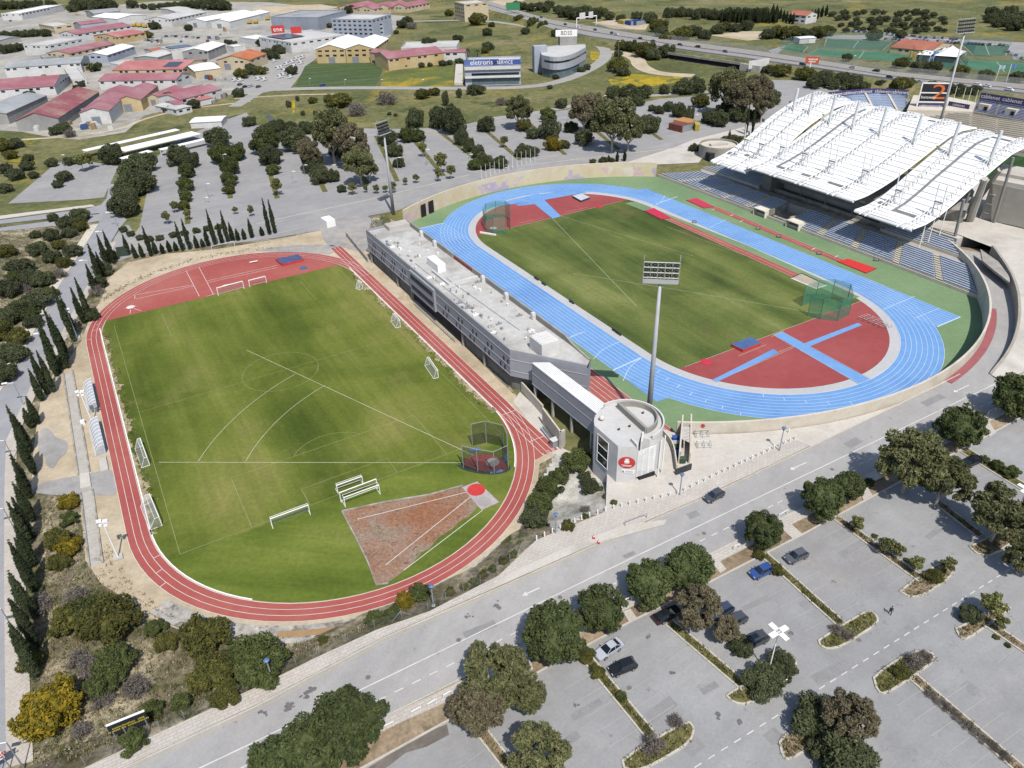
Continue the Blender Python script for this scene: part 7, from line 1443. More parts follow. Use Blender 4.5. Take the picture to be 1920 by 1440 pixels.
# open concrete channel
def channel(a,b,label):
    A,B=G(*a),G(*b); d=Vector((B[0]-A[0],B[1]-A[1])).normalized(); n=Vector((-d.y,d.x)); r=empty('drain_channel',(*A,0)); tag(r,label,'channel','concrete drain channels')
    for s in (-1,1): MB().wall(dens([(A[0]+n.x*s*1.05,A[1]+n.y*s*1.05),(B[0]+n.x*s*1.05,B[1]+n.y*s*1.05)],6),0,.32,.3).build('side_wall',concd,r)
    MB().prism([(A[0]+n.x*.9,A[1]+n.y*.9),(B[0]+n.x*.9,B[1]+n.y*.9),(B[0]-n.x*.9,B[1]-n.y*.9),(A[0]-n.x*.9,A[1]-n.y*.9)],0,.05).build('channel_bed',M('channel_bed','#bdb7ad','#cbc5bb',.4,fine=2,finer=(.85,1.08)),r)
channel((128,698),(158,888),'open concrete channel between sandy strip and upper dugouts'); channel((163,922),(181,1060),'open concrete channel below the white slab beside the acacias')
w=P_([(150,890),(168,888),(172,914),(152,918)]); tag(MB().prism(w,.02,.38).build('channel_slab',paleplaza,loc=(*w[0],0)),'white concrete slab bridging the open channel on the gravel path','slab')
# concrete ledge outside the near bend of the red track
lg=MB(); A=[W(42.195+41.0*math.cos(a),41.0*math.sin(a),RC,RTH) for a in np.radians(np.linspace(-62,24,40))]; B=[W(42.195+43.6*math.cos(a),43.6*math.sin(a),RC,RTH) for a in np.radians(np.linspace(-62,24,40))]; lg.strip([(*p,.16) for p in A],[(*p,.07) for p in B]); lg.strip([(*p,.07) for p in B],[(*p,.28) for p in B]); C=[W(42.195+44.4*math.cos(a),44.4*math.sin(a),RC,RTH) for a in np.radians(np.linspace(-62,24,40))]; lg.strip([(*p,.28) for p in B],[(*p,.28) for p in C]); lg.strip([(*p,.28) for p in C],[(*p,0) for p in C])
struct('concrete_ledge',lg,ground_mat('stained_concrete',[(.3,'#8d8a84'),(.5,'#b7b2aa'),(.7,'#d9d4ca')],.3,'#77746f',.25,2.,(.8,1.15),.7,plo=.52,phi=.6))
for a0,a1 in ((-52,-44),(-32,-20),(-12,-8),(14,19)):
    w=[W(42.195+r_*math.cos(a),r_*math.sin(a),RC,RTH) for r_,aa in ((42.0,(a0,a1)),(43.2,(a1,a0))) for a in np.radians(np.linspace(aa[0],aa[1],5))]; flat('clay_panel',w,.18,M('clay_panel','#a98a62','#b5966e',.5))
# ------------------------------------------------------------------ signs, boxes, people
def board(a,b,z0,h,m_,label,cat='sign',name='billboard',thick=.2,legs=True,tilt=0):
    p,q=Vector(GH(*a)),Vector(GH(*b)); z=max(p.z,q.z); p.z=q.z=z; r=empty(name,tuple(p)); tag(r,label,cat); d=(q-p); n=Vector((d.y,-d.x,0)).normalized()
    MB().obox(p+Vector((0,0,z0))-n*thick,d,n*thick,(0,0,h)).build('panel',m_,r)
    MB().obox(p+Vector((0,0,z0+h))-n*thick*1.2,d,n*thick*1.4,(0,0,.12)).build('top_edge',wpaint,r)
    if legs:
        for t in (.08,.35,.92): o=p+d*t; MB().tube(o,o+Vector((0,0,z0+h*.4)),.08,n=5).build('leg',steel,r); 
    return r,p,d,n
r,p,d,n=board((215,1392),(285,1362),1.2,2.2,M('board_black','#24262a','#2e3034',.4),'black roadside billboard with yellow lettering on steel legs in the scrub')
yt=M('yellow_text','#c9b83a'); pan=r.children[0]
def scribble(par,m,o,d,rows,h):
    # lettering too small to read in the photograph: rows of letter-sized strokes
    mb=MB(); d=Vector(d).normalized(); g=random.Random(len(rows)*7+1)
    for dz,w_ in rows:
        x=-w_/2
        while x<w_/2:
            k=g.uniform(.5,.9)*h; 
            if g.random()>.14: mb.obox(Vector(o)+d*x+Vector((0,0,dz)),d*k*.7,Vector((d.y,-d.x,0))*.02,(0,0,h*g.choice([1,1,.75])))
            x+=k
    return mb.build('lettering',m,par)
scribble(pan,yt,p+d*.5+n*.01+Vector((0,0,2.0)),d,[(.35,4.2),(-.1,5)],.26)
r,p,d,n=board((-8,1455),(22,1438),2.2,1.8,wpaint,'white and red roadside sign at the bottom corner of the side pavement'); scribble(r.children[0],redp,p+d*.5+n*.01+Vector((0,0,2.8)),d,[(.2,2.6),(-.35,1.6)],.4)
r,p,d,n=board((1443,1302),(1474,1284),.15,1.0,M('banner_yellow','#cfc22e','#d8cb3a',.4),'yellow banner with dark lettering on the kerb of the island',name='banner',thick=.06); scribble(r.children[0],M('dark_letters','#4a4a2e'),p+d*.5+n*.01+Vector((0,0,.45)),d,[(0,2.8)],.35)
def roundsign(a,z,rad,label):
    p=Vector(a)+Vector((0,0,z)); n=Vector((p.x,p.y,0)).normalized()*-1; s=Vector((-n.y,n.x,0)); mb=MB(); V=[tuple(p+s*(rad*math.cos(t))+Vector((0,0,rad*math.sin(t)))+n*.05) for t in np.linspace(0,6.283,20,endpoint=False)]; W2=[tuple(Vector(v)-n*.1) for v in V]; mb.poly(V); mb.add(V+W2,[(i,(i+1)%20,20+(i+1)%20,20+i) for i in range(20)]); o=tag(mb.build('round_sign',redp,loc=tuple(p)),label,'sign'); return o
aw=math.atan2(LU(*G(1312,790,4))[1],LU(*G(1312,790,4))[0]); roundsign((*W(90.85*math.cos(aw),90.85*math.sin(aw)),ZF),2.1,.42,'small round red sign on the cream stadium wall beside the bin store')
for i,(x,y) in enumerate(((795,406),(812,400))):
    l_=LU(*G(x,y)); al=math.atan2(l_[1],l_[0]); p=Vector((*W(89.5*math.cos(al),89.5*math.sin(al)),.02)); a=math.atan2(p.y-BC[1],p.x-BC[0]); t=Vector((-math.sin(a),math.cos(a),0)); tag(MB().obox(p-t*1.3,t*2.6,Vector((math.cos(a),math.sin(a),0))*.2,(0,0,4.6)).build('screen_panel',M('panel_black','#1f2125','#2a2c31',.5),loc=tuple(p)),['tall black screen panel against the mural wall, nearer the building','tall black screen panel against the mural wall, nearer the blue bend'][i],'panel','black screen panels')
def person(x,y,z,head):
    c,s=math.cos(head),math.sin(head); T=lambda a,b,h:(x+a*c-b*s,y+a*s+b*c,z+h)
    J=[((0,0,.95),.15),((0,0,1.15),.14),((0,0,1.38),.17),((0,0,1.5),.07),((.02,0,1.62),.1),((.02,0,1.72),.085),
       ((0,.1,.9),.1),((.16,.1,.5),.075),((.1,.1,.09),.05),((.24,.1,.04),.045),((0,-.1,.9),.1),((-.12,-.1,.5),.075),((-.3,-.1,.12),.05),((-.18,-.1,.04),.045),
       ((0,.2,1.38),.06),((-.06,.26,1.1),.045),((.1,.27,.9),.035),((.16,.27,.83),.03),((0,-.2,1.38),.06),((.1,-.26,1.1),.045),((.26,-.24,.95),.035),((.32,-.24,.92),.03)]
    Ed=[(0,1),(1,2),(2,3),(3,4),(4,5),(0,6),(6,7),(7,8),(8,9),(0,10),(10,11),(11,12),(12,13),(2,14),(14,15),(15,16),(16,17),(2,18),(18,19),(19,20),(20,21)]
    me=bpy.data.meshes.new('person'); me.from_pydata([T(*j[0]) for j in J],Ed,[]); o=bpy.data.objects.new('person',me); COL.objects.link(o)
    sk=o.modifiers.new('skin','SKIN'); 
    for i,j in enumerate(J): me.skin_vertices[0].data[i].radius=(j[1],j[1]); 
    me.skin_vertices[0].data[0].use_root=True
    sub=o.modifiers.new('sub','SUBSURF'); sub.levels=1; sub.render_levels=1
    bpy.context.view_layer.update(); ev=o.evaluated_get(bpy.context.evaluated_depsgraph_get()); m2=bpy.data.meshes.new_from_object(ev); bpy.data.objects.remove(o)
    m2.materials.append(M('black_cloth','#1e1f22','#26272b',3.)); m2.materials.append(M('skin','#b98d72',k=1.7))
    for f in m2.polygons:
        h=f.center.z-z
        if h>1.5: f.material_index=1
    for v in m2.vertices: v.co-=Vector((x,y,z))
    o=bpy.data.objects.new('person',m2); COL.objects.link(o); o.location=(x,y,z); o['_o']=(x,y,z); tag(o,'person in black jacket and trousers walking across the near car park','person')
    V,F=ico(T(-.01,0,1.73),.105,.85,3); MB().add(V,F).build('hair',M('hair','#2a2320'),o,smooth=True)
    MB().box(T(.02,-.08,1.2),(.05,.08,.28),head).build('shirt_front',wpaint,o)
p=G3(1668,1152,ZF); person(*p,R(250))
def cone(x,y,label):
    p=G3(x,y,ZF+.15); r=empty('traffic_cone',p); tag(r,label,'traffic cone','cones on the apron'); MB().box(p,(.5,.5,.05)).build('base',redp,r); MB().tube((p[0],p[1],p[2]+.05),(p[0],p[1],p[2]+.75),.2,.04,n=10).build('body',redp,r); MB().tube((p[0],p[1],p[2]+.35),(p[0],p[1],p[2]+.55),.15,.1,n=10).build('band',wpaint,r)
cone(1113,1009,'red and white traffic cone on the apron nearer the tower'); cone(1122,1018,'red and white traffic cone on the apron nearer the road')
def container(px,z,h,m_,label,rz=None):
    w=[G(*q,z) for q in px]; r=empty('container',(*w[0],z)); tag(r,label,'container','shipping containers'); a,b=Vector((*w[0],z)),Vector((*w[1],z)); c=Vector((*w[2],z)); d=b-a; n=Vector((-d.y,d.x,0)).normalized(); dep=(c-b).dot(n); n=n*dep
    MB().obox(a,d,n,(0,0,h)).build('body',m_,r); k=MB(); L_=d.length; u=d.normalized(); s=-n.normalized()*(1 if True else -1)
    t=.3
    while t<L_-.3: k.obox(a+u*t+s*.05,u*.12,-s*.05,(0,0,h-.15)); t+=.45
    k.build('rib',m_,r); MB().obox(b-u*.0+n*.06+Vector((0,0,.1)),u*.06,n*.88,(0,0,h-.25)).build('door',steel,r)
container([(614,428),(630,424),(626,415)],0,2.6,wpaint,'white container hut on the gravel yard at the head of the sprint straight')
container([(1253,243),(1278,249),(1290,242)],0,3.2,M('cont_brown','#7a4a3c','#86564a',.5),'dark red shipping container in front of the orange one'); container([(1262,237),(1290,243),(1300,236)],0,3.25,M('cont_orange','#c08a55','#cc965f',.5),'orange shipping container behind the dark red one'); container([(1303,246),(1311,246),(1312,240)],0,3,M('cont_yellow','#b3a43e','#bfb04a',.5),'small yellow container beside the orange one')
g_=MB().obox(Vector(G3(222,482)),Vector((3.2,1.0,0)),Vector((-.05,.15,0)),(0,0,3.4)); tag(g_.build('gate',M('gate_green','#3c4a40','#46544a',.5),loc=G3(222,482)),'dark green sheet gate at the driveway corner beside the cypresses','gate')
for i,(a,b) in enumerate((((399,474),(441,464)),((395,470),(400,474)))[:1]): hoop(a,b,.0,2.3,'old white goal frame lying by the cypress row at the sandy end','old goal frames')
fence(P_([(480,462),(577,437)]),2.2,'white tubular fence at the sandy end between gravel and cypresses',step=4.5)
# ------------------------------------------------------------------ buildings of the estate and beyond
rs_=lambda n,a,b,c: M(n,a,b,.06,c,fine=.5,finer=(.9,1.06))
ROOF={'red':rs_('red_roof','#a2646c','#a9727a','#b5868b'),'salmon':rs_('salmon_roof','#b8706f','#c27e7b','#cd9691'),'orange':rs_('orange_roof','#b86a4a','#c4764f','#cd8560'),'white':wroof,'grey':rs_('grey_roof','#9c9fa1','#aaadaf','#b6b8b9'),'pale':rs_('pale_roof','#c6c4c0','#d2d0cc','#dcdad6'),'rust':M('rusty_red_roof','#9c5a62','#a3646a',.05,'#a98a7c',lo=.4,hi=.62,fine=.4,finer=(.8,1.1)),'terra':rs_('terracotta_roof','#a9644f','#b5725c','#bd8068'),'cream':cream}
WALL={'cream':rs_('cream_wall','#cdbb98','#d6c6a6','#dccfb3'),'white':rs_('white_wall','#dedddb','#e6e5e3','#d5d3d0'),'grey':rs_('grey_wall','#9c9b99','#aaa8a5','#b5b3b0'),'blue':rs_('bluish_wall','#a9b1bf','#b4bbc8','#bcc2cd'),'steel':rs_('steel_wall','#8f97a5','#99a1ae','#a3aab6'),'yellow':rs_('yellow_wall','#c8ae7c','#d0b888','#d8c398')}
def frame3(A,B,C,z):
    a,b,c=[Vector(G3(*p,z)) for p in (A,B,C)]; u=b-a; n=Vector((-u.y,u.x,0)).normalized(); dep=(c-b).dot(n); return a,u,n*dep
def shed(A,B,C,he,hr,ridge,roof,wall,label,wins=0,door=None,cat='warehouse',group='industrial sheds of the estate',solar=None,name='warehouse'):
    """gabled shed from three eave corners seen in the photo at eave height he"""
    a,u,v=frame3(A,B,C,he); a=Vector((a.x,a.y,0)); r=empty(name,tuple(a)); tag(r,label,cat,group)
    P=lambda s,t,z: tuple(a+u*s+v*t+Vector((0,0,z)))
    w=MB(); q=[P(0,0,0),P(1,0,0),P(1,1,0),P(0,1,0)]; T=[P(0,0,he),P(1,0,he),P(1,1,he),P(0,1,he)]
    for i in range(4): w.quad(q[i],q[(i+1)%4],T[(i+1)%4],T[i])
    e=.35/u.length; f=.35/max(1,v.length); R_=MB()
    if hr<=he+.05:
        w.build('wall',WALL[wall],r); MB().flat([P(e,f,0)[:2],P(1-e,f,0)[:2],P(1-e,1-f,0)[:2],P(e,1-f,0)[:2]],he-.25).build('roof',ROOF[roof],r)
        m_=MB().wall([p[:2] for p in T],he-.3,he+.45,.35,closed=True); m_.build('parapet',WALL[wall],r)
    else:
        if ridge=='B': # ridge runs with B-C, gables on A-B
            w.poly([P(0,0,he),P(1,0,he),P(.5,0,hr)]); w.poly([P(0,1,he),P(1,1,he),P(.5,1,hr)])
            L,Rg=[P(-e,-f,he-.12),P(.5,-f,hr+.08),P(.5,1+f,hr+.08),P(-e,1+f,he-.12)],[P(.5,-f,hr+.08),P(1+e,-f,he-.12),P(1+e,1+f,he-.12),P(.5,1+f,hr+.08)]
        else:
            w.poly([P(0,0,he),P(0,1,he),P(0,.5,hr)]); w.poly([P(1,0,he),P(1,1,he),P(1,.5,hr)])
            L,Rg=[P(-e,-f,he-.12),P(1+e,-f,he-.12),P(1+e,.5,hr+.08),P(-e,.5,hr+.08)],[P(-e,.5,hr+.08),P(1+e,.5,hr+.08),P(1+e,1+f,he-.12),P(-e,1+f,he-.12)]
        w.build('wall',WALL[wall],r)
        R_.quad(*L); R_.quad(*Rg)
        for S in (L,Rg):
            for i in range(4): p,q_=Vector(S[i]),Vector(S[(i+1)%4]); R_.quad(p,q_,q_-Vector((0,0,.22)),p-Vector((0,0,.22)))
        R_.build('roof',ROOF[roof],r)
    if wins:
        d=u.normalized(); nn=Vector((d.y,-d.x,0)); n=max(2,int(u.length/(5 if wins>1 else 4)))
        for i in range(min(n,14)):
            if wins==1 and (i*7+int(A[0]))%5<2: continue
            o=a+u*((i+.3)/n)+nn*.03+Vector((0,0,he-2.0)); MB().obox(o,d*(u.length/n*.55),nn*.06,(0,0,1.1)).build('window',glass,r)
        if wins>1:
            for k in range(1,wins):
                for i in range(min(n,12)): o=a+u*((i+.3)/n)+nn*.03+Vector((0,0,he-2.0-3.3*k)); MB().obox(o,d*(u.length/n*.5),nn*.06,(0,0,1.3)).build('window',glass,r)
        d2=v.normalized(); n2=Vector((d2.y,-d2.x,0))*(1 if v.cross(u).z<0 else -1)
        n=max(2,int(v.length/7))
        for i in range(min(n,8)): o=a+u+v*((i+.3)/n)+d*.03+Vector((0,0,he-2.0)); MB().obox(o,v*(.45/n),d*.06,(0,0,1.0)).build('window',glass,r)
    if door:
        d=u.normalized(); nn=Vector((d.y,-d.x,0)); o=a+u*door+nn*.03; MB().obox(o,d*min(5,u.length*.3),nn*.08,(0,0,min(4.2,he*.7))).build('door',M('door_grey','#8a8f96','#949aa1',.5),r)
    if solar:
        s0,s1,t0,t1=solar; z=lambda t: (he+(hr-he)*2*min(t,1-t) if ridge!='B' else 0)+.2
        if hr<=he+.05: z=lambda t: he+.5
        MB().poly([P(s0,t0,z(t0)),P(s1,t0,z(t0)),P(s1,t1,z(t1)),P(s0,t1,z(t1))]).build('solar_panel',M('solar','#3a4252','#454d5e',.8,rough=.3),r)
    return r
S=[((28,226),(108,221),(146,174),6,9.5,'B','rust','grey','shed with faded rusty red roof and open burnt gable nearest the meadow',0,None),
((148,211),(203,207),(229,165),7,9,'B','red','white','red roofed shed with yellow and grey doors, leftmost of the joined pair by the dirt yard',0,.35),
((214,189),(263,186),(278,161),6.5,8.8,'B','red','yellow','red roofed shed of the joined pair with its dark sliding door open',0,.3),
((184,151),(329,149),(341,138),6,8.5,'A','red','white','long plum red roofed shed in front of the salmon one with solar panels',1,None),
((210,131),(342,129),(362,111),6,8.5,'A','salmon','cream','long salmon roofed shed with a block of solar panels',1,None,(.68,.88,.12,.4)),
((272,182),(301,182),(315,165),5,6.8,'B','red','cream','small red roofed workshop between the joined pair and the larger workshop',0,.3),
((301,175),(337,181),(366,163),5.5,7.5,'B','red','cream','red roofed workshop with cream gable facing the meadow',1,.4),
((338,186),(415,166),(400,155),5.5,7.5,'A','red','white','red roofed workshop with a long white front wall nearest the estate road',1,None),
((-30,170),(101,160),(110,140),6,9,'A','red','white','long red roofed hall with white wall at the frame edge',1,None),
((-60,215),(11,212),(46,180),6,8,'B','grey','grey','grey roofed shed cut by the frame edge beside the rusty roofed shed',0,None),
((7,127),(150,117),(156,106),7,9,'A','grey','white','long grey roofed warehouse with a white lettered front wall',1,None),
((87,99),(129,100),(200,81),6,8,'B','red','cream','red roofed shed with cream gable in front of the white roofed shed',1,.5),
((155,104),(200,103),(261,86),6,8,'B','white','blue','white roofed shed with bluish gable and dark glazed front',1,None),
((110,62),(142,64),(230,47),7,9.5,'B','red','white','long red roofed shed with white walls in the second rank',1,None),
((175,66),(221,69),(265,60),6,8,'B','salmon','yellow','dull red roofed shed with twin yellow gables',1,.4),
((137,44),(150,46),(191,39),6,8,'B','red','blue','small bright red roofed shed farthest among the red roofs',0,None),
((2,26),(39,25),(132,9),7,7,'B','white','white','long white flat hall at the top edge corner',1,None),
((270,36),(320,36),(405,22),7,9.5,'B','pale','white','first of the three long pale roofed halls by the sandy yard, with arcaded gable',1,.3),
((350,38),(385,39),(450,22),6.5,8.5,'B','white','white','middle of the three long pale roofed halls',0,.3),
((395,40),(430,40),(497,22),6.5,8.5,'B','white','white','third of the three long pale halls beside the yellow machines',0,.3),
((406,112),(467,112),(490,100),7,10,'B','orange','cream','workshop with the only bright orange roof and cream gable',1,.2),
((341,96),(389,95),(417,82),7,9,'B','white','grey','white roofed grey gabled shed beside the orange roofed workshop',1,None),
((250,107),(295,107),(322,94),6,7,'B','pale','grey','low pale roofed shed joined to the white shed with solar roof',0,None),
((301,89),(320,94),(347,82),8,8,'B','pale','white','white block carrying a dark solar roof',0,None,(.1,.9,.1,.9)),
((72,45),(100,50),(115,42),7,7,'B','pale','cream','cream house with flat roof among the second rank of sheds',2,None),
((43,84),(90,85),(140,72),8,8,'B','pale','white','white flat roofed complex behind the grey warehouse',1,None),
((172,31),(220,35),(235,25),6,8,'A','white','white','white roofed hall behind the red roofed sheds',0,None),
((160,21),(175,25),(220,19),6,8,'B','grey','grey','grey roofed shed at the back of the estate',0,None),
((342,122),(365,133),(388,116),5,6.3,'B','white','cream','white roofed lean shed between salmon roof and orange roof',0,None),
((115,120),(135,150),(160,146),4,4,'B','pale','white','white two storey office with flat roof beside the long red hall',2,None),
((75,104),(80,108),(100,104),4,4,'B','grey','grey','small grey lean-to beside the grey warehouse',0,None)]
for t in S:
    A,B,C,he,hr,rd,rf,wl_,lb,wn,dr=t[:11]; shed(A,B,C,he,hr,rd,rf,wl_,lb,wn,dr,solar=t[11] if len(t)>11 else None)
S2=[((-40,195),(-6,205),(20,188),3.5,4,'B','pale','white','low white shed against the rusty roofed shed at the frame edge',0),((150,205),(160,212),(172,208),3,3,'B','grey','grey','small grey lean-to beside the rusty shed',0),((290,197),(330,205),(345,196),3.5,3.6,'A','pale','white','low white house with terrace in front of the small workshops',1),((310,190),(328,196),(336,190),4,5,'B','red','white','tiny red roofed annex in front of the workshops',0),((360,190),(398,182),(392,176),3.6,4,'A','salmon','white','long low salmon roofed annex under the white walled workshop',0),((205,118),(225,122),(240,112),5,5,'B','pale','white','small white block behind the salmon roofed shed',0),((270,92),(285,96),(292,88),4,5,'B','terra','white','small terracotta roofed kiosk beside the white roofed shed',0),((385,125),(402,124),(405,117),4,4.2,'A','red','white','small pale red canopy beside the orange roofed workshop',0),((425,86),(438,88),(442,82),4,4,'B','white','white','small white box building behind the grey gabled shed',0),((-30,72),(0,75),(20,68),4,5,'A','grey','grey','grey canopy shed at the frame edge among dark trees',0),((300,15),(330,22),(345,14),5,6,'B','pale','white','white shed behind the first pale hall',0),((448,70),(478,74),(490,66),4,4,'B','white','white','white cabin beside the car yard',0),((100,128),(128,131),(150,122),3,3,'A','red','cream','low dark red canopy beside the white office',0)]
for t in S2: A,B,C,he,hr,rd,rf,wl_,lb,wn=t; shed(A,B,C,he,hr,rd,rf,wl_,lb,wn,None,cat='shed',group='small sheds of the estate')
rj=random.Random(12); JK=[]
for c,h in (('white','#d9d9d6'),('grey','#8d9094'),('rust','#8a5a44'),('blue','#4c6796'),('wood','#a08a68')):
    r=empty('crate',(0,0,0)); mm=M('crate_'+c,h,None); MB().box((0,0,0),(1.8,1.3,1.1)).build('body',mm,r); MB().box((.1,0,1.1),(1.5,1.1,.35)).build('lid',mm,r); tag(r,c+' scrap crate','crate'); JK.append((c,Proto(r)))
for i in range(120):
    x,y=rj.choice([(350,100),(345,118),(160,185),(370,185),(120,235),(70,240),(300,80),(370,78),(240,70),(395,150),(420,183),(400,188),(180,240),(135,215),(420,60),(60,152)]); c,pr=rj.choice(JK)
    if not pr.used or True: pr.put(G3(x+rj.gauss(0,16),y+rj.gauss(0,3.2),0),rj.uniform(0,3),rj.uniform(.7,2.2),f'{c} crate of the scattered yard stock between the sheds',f'{c} crates between the sheds')
# centre blocks
CB='blocks along the estate road'
shed((591,92),(646,91),(655,72),10,13,'B','white','yellow','twin white gabled cream warehouse above the crop field, the half nearer the vans',2,.4,group=CB); shed((647,91),(701,90),(708,72),10,13,'B','white','yellow','twin white gabled cream warehouse above the crop field, the half nearer the red roof',2,.2,group=CB)
shed((727,110),(832,98),(828,86),8,10.5,'A','red','yellow','long cream warehouse with red roof above the flower meadow',1,None,group=CB); shed((719,101),(742,97),(745,88),8,9.6,'B','red','yellow','red hipped end of the cream warehouse nearest the twin white gables',0,None,group=CB)
shed((752,90),(856,87),(855,77),5,5,'B','pale','white','long low pale shed behind the red roofed warehouse',0,None,group=CB)
shed((832,98),(872,97),(872,92),6,7,'A','red','white','small red roofed annex beside the grey showroom',1,None,group=CB)
tw=shed((621,36),(697,37),(718,27),16,16,'B','pale','blue','tall pale blue four storey block with rows of small windows',4,None,cat='office block',group=CB,name='office_block')
shed((697,44),(718,42),(750,33),12,12,'B','pale','blue','lower pale blue wing joined to the tall four storey block',3,None,cat='office block',group=CB,name='office_block')
shed((507,32),(596,33),(622,20),11,11,'B','grey','steel','large windowless steel blue warehouse beside the red sign',0,None,group=CB)
o=shed((485,70),(545,80),(570,54),8,8,'B','pale','white','white car showroom with a red roof sign reading ene',1,None,cat='showroom',group=CB,solar=(.05,.6,.1,.5),name='showroom')
def facing(p,wd,h,m_,name,par,txt=None,ts=1.,tm=None,ax=None):
    """flat sign panel turned to the street, standing at p"""
    p=Vector(p); d=Vector(ax) if ax else Vector((p.y,-p.x,0)).normalized(); d.normalize(); n=Vector((d.y,-d.x,0)); mb=MB().obox(p-d*wd/2,d*wd,-n*.4,(0,0,h)); b=mb.build(name,m_,par)
    if txt: text(txt,ts,tm or wpaint,b,p+n*.03+Vector((0,0,h/2)),d,(0,0,1),depth=.04)
    return b
facing(G3(522,62,8),11,6,redp,'roof_sign',o,'ene',5.5); facing(G3(556,62,8),9,5,redp,'red_block',o)
shed((852,4),(870,8),(904,2),16,16,'B','pale','cream','cream four storey apartment block near the motorway bend',4,None,cat='apartment block',group=CB,name='apartment_block')
for i,(A,B,C) in enumerate((((632,14),(662,15),(672,6)),((668,16),(700,17),(712,7)),((706,14),(732,14),(748,5)),((735,12),(764,13),(768,4)))): shed(A,B,C,6,9,'B','red','cream',f'red tiled villa at the top edge above the pale blue block, {nth(i)} from the sandy clearing',1,None,cat='house',group='red tiled villas at the top edge',name='house')
shed((1478,26),(1512,29),(1515,24),7,9.5,'A','terra','white','white villa with terracotta roof among cypresses on the hill',2,None,cat='villa',group='far villas',name='villa'); shed((1895,28),(1915,31),(1925,22),6,6,'B','pale','white','white villa cut by the frame among dark trees on the hill',1,None,cat='villa',group='far villas',name='villa')
# showroom with blue roof letters
sh=shed((871,127),(976,124),(975,106),11,11,'B','pale','blue','pale grey glazed showroom with blue and white letters along its roof',0,None,cat='showroom',group=CB,name='showroom')
a,u,v=frame3((871,127),(976,124),(975,106),11); a=Vector((a.x,a.y,0)); d=u.normalized(); nn=Vector((d.y,-d.x,0))
MB().obox(a+u*.12+nn*.03+Vector((0,0,.8)),u*.85,nn*.1,(0,0,3.6)).build('glazing',M('showroom_glass','#5a6a74','#6f8089',.5,rough=.15,spec=.6),sh); MB().obox(a+u*.12+nn*.03+Vector((0,0,6.2)),u*.85,nn*.1,(0,0,1.4)).build('window',glass,sh); MB().obox(a+u*.0+nn*.03+Vector((0,0,4.8)),u,nn*1.6,(0,0,.9)).build('canopy',WALL['white'],sh); MB().obox(a+nn*.03+Vector((0,0,9.6)),u,nn*1.0,(0,0,1.8)).build('fascia',WALL['white'],sh)
sg=facing(a+u*.3+v*.1+Vector((0,0,11.4)),22,3.6,M('letter_blue','#5d74b0','#6b82bc',.3),'roof_sign',sh,'eletroris',4.2,ax=u); facing(a+u*.72+v*.1+Vector((0,0,11.4)),20,3.0,M('letter_blue2','#4a62a8'),'roof_sign',sh,'SERVICE',2.8,ax=u)
MB().prism([G(855,124,0),G(868,124,0),G(868,160,0),G(852,160,0)],0,1.5).build('ramp',paleplaza,sh)
# ship-like curved office
cb=empty('curved_office',G3(1050,120)); tag(cb,'silver curved office block shaped like a ship bow beside the loop road','office block',CB); HB=13
arcp=smoothp([G(1016,103,HB),G(1040,108,HB),G(1072,103,HB),G(1099,88,HB)],2); backp=[G(1098,82,HB),G(1050,84,HB),G(1010,88,HB)]
MB().prism(arcp+backp,5.2,HB,top=False).build('wall',M('silver_clad','#b2b6be','#bcc0c8',.1,rough=.5),cb); MB().flat(arcp+backp,HB-.5).build('roof',ROOF['pale'],cb)
ins=[(x*.995+G(1050,92,HB)[0]*.005,y+1.2) for x,y in arcp]; MB().prism(ins+backp,0,5.2,top=False).build('glazing',M('showroom_glass','#5a6a74'),cb)
n=len(arcp); MB().strip([(x,y-.08,9.2) for x,y in arcp[2:]],[(x,y-.08,10.4) for x,y in arcp[2:]]).build('window_band',glass,cb)
x,y=G(1012,96,HB); MB().box((x,y,0),(9,6,16.5),.2).build('stair_tower',WALL['blue'],cb); x,y=G(1064,82,HB); MB().box((x,y,HB-.5),(12,8,5.5),.1).build('plant_room',WALL['grey'],cb); facing((x-1,y-2,HB+5),15,4.2,wpaint,'roof_sign',cb,'BDSS',3.6,M('dark_letters','#4a4a2e'))
# carports
def carport(a,b,wd,label):
    A,B=Vector(G3(*a,3.)),Vector(G3(*b,3.)); d=B-A; n=Vector((-d.y,d.x,0)).normalized()*wd; r=empty('carport',(A.x,A.y,0)); tag(r,label,'carport','white carports'); MB().obox(A-n*.5,d,n,(0,0,.18)).build('roof',wroof,r)
    k=int(d.length/9)
    for i in range(k+1): p=A+d*(i/k); MB().tube((p.x,p.y,0),(p.x,p.y,3),.12,n=5).build('post',wsteel,r)
carport((157,283),(333,243),4.5,'long narrow white carport nearest the estate'); carport((226,282),(368,249),9,'long wide white carport in the middle'); carport((228,298),(282,283),4.5,'short white carport nearest the back car park'); carport((300,281),(388,260),3.5,'short narrow white carport at the trees')
shed((356,229),(414,226),(412,217),3.4,3.6,'A','white','white','low white hut beside the small side yard',0,None,cat='hut',group='huts',name='hut')
w=P_([(370,222),(420,217),(445,232),(430,240),(380,240)]); 
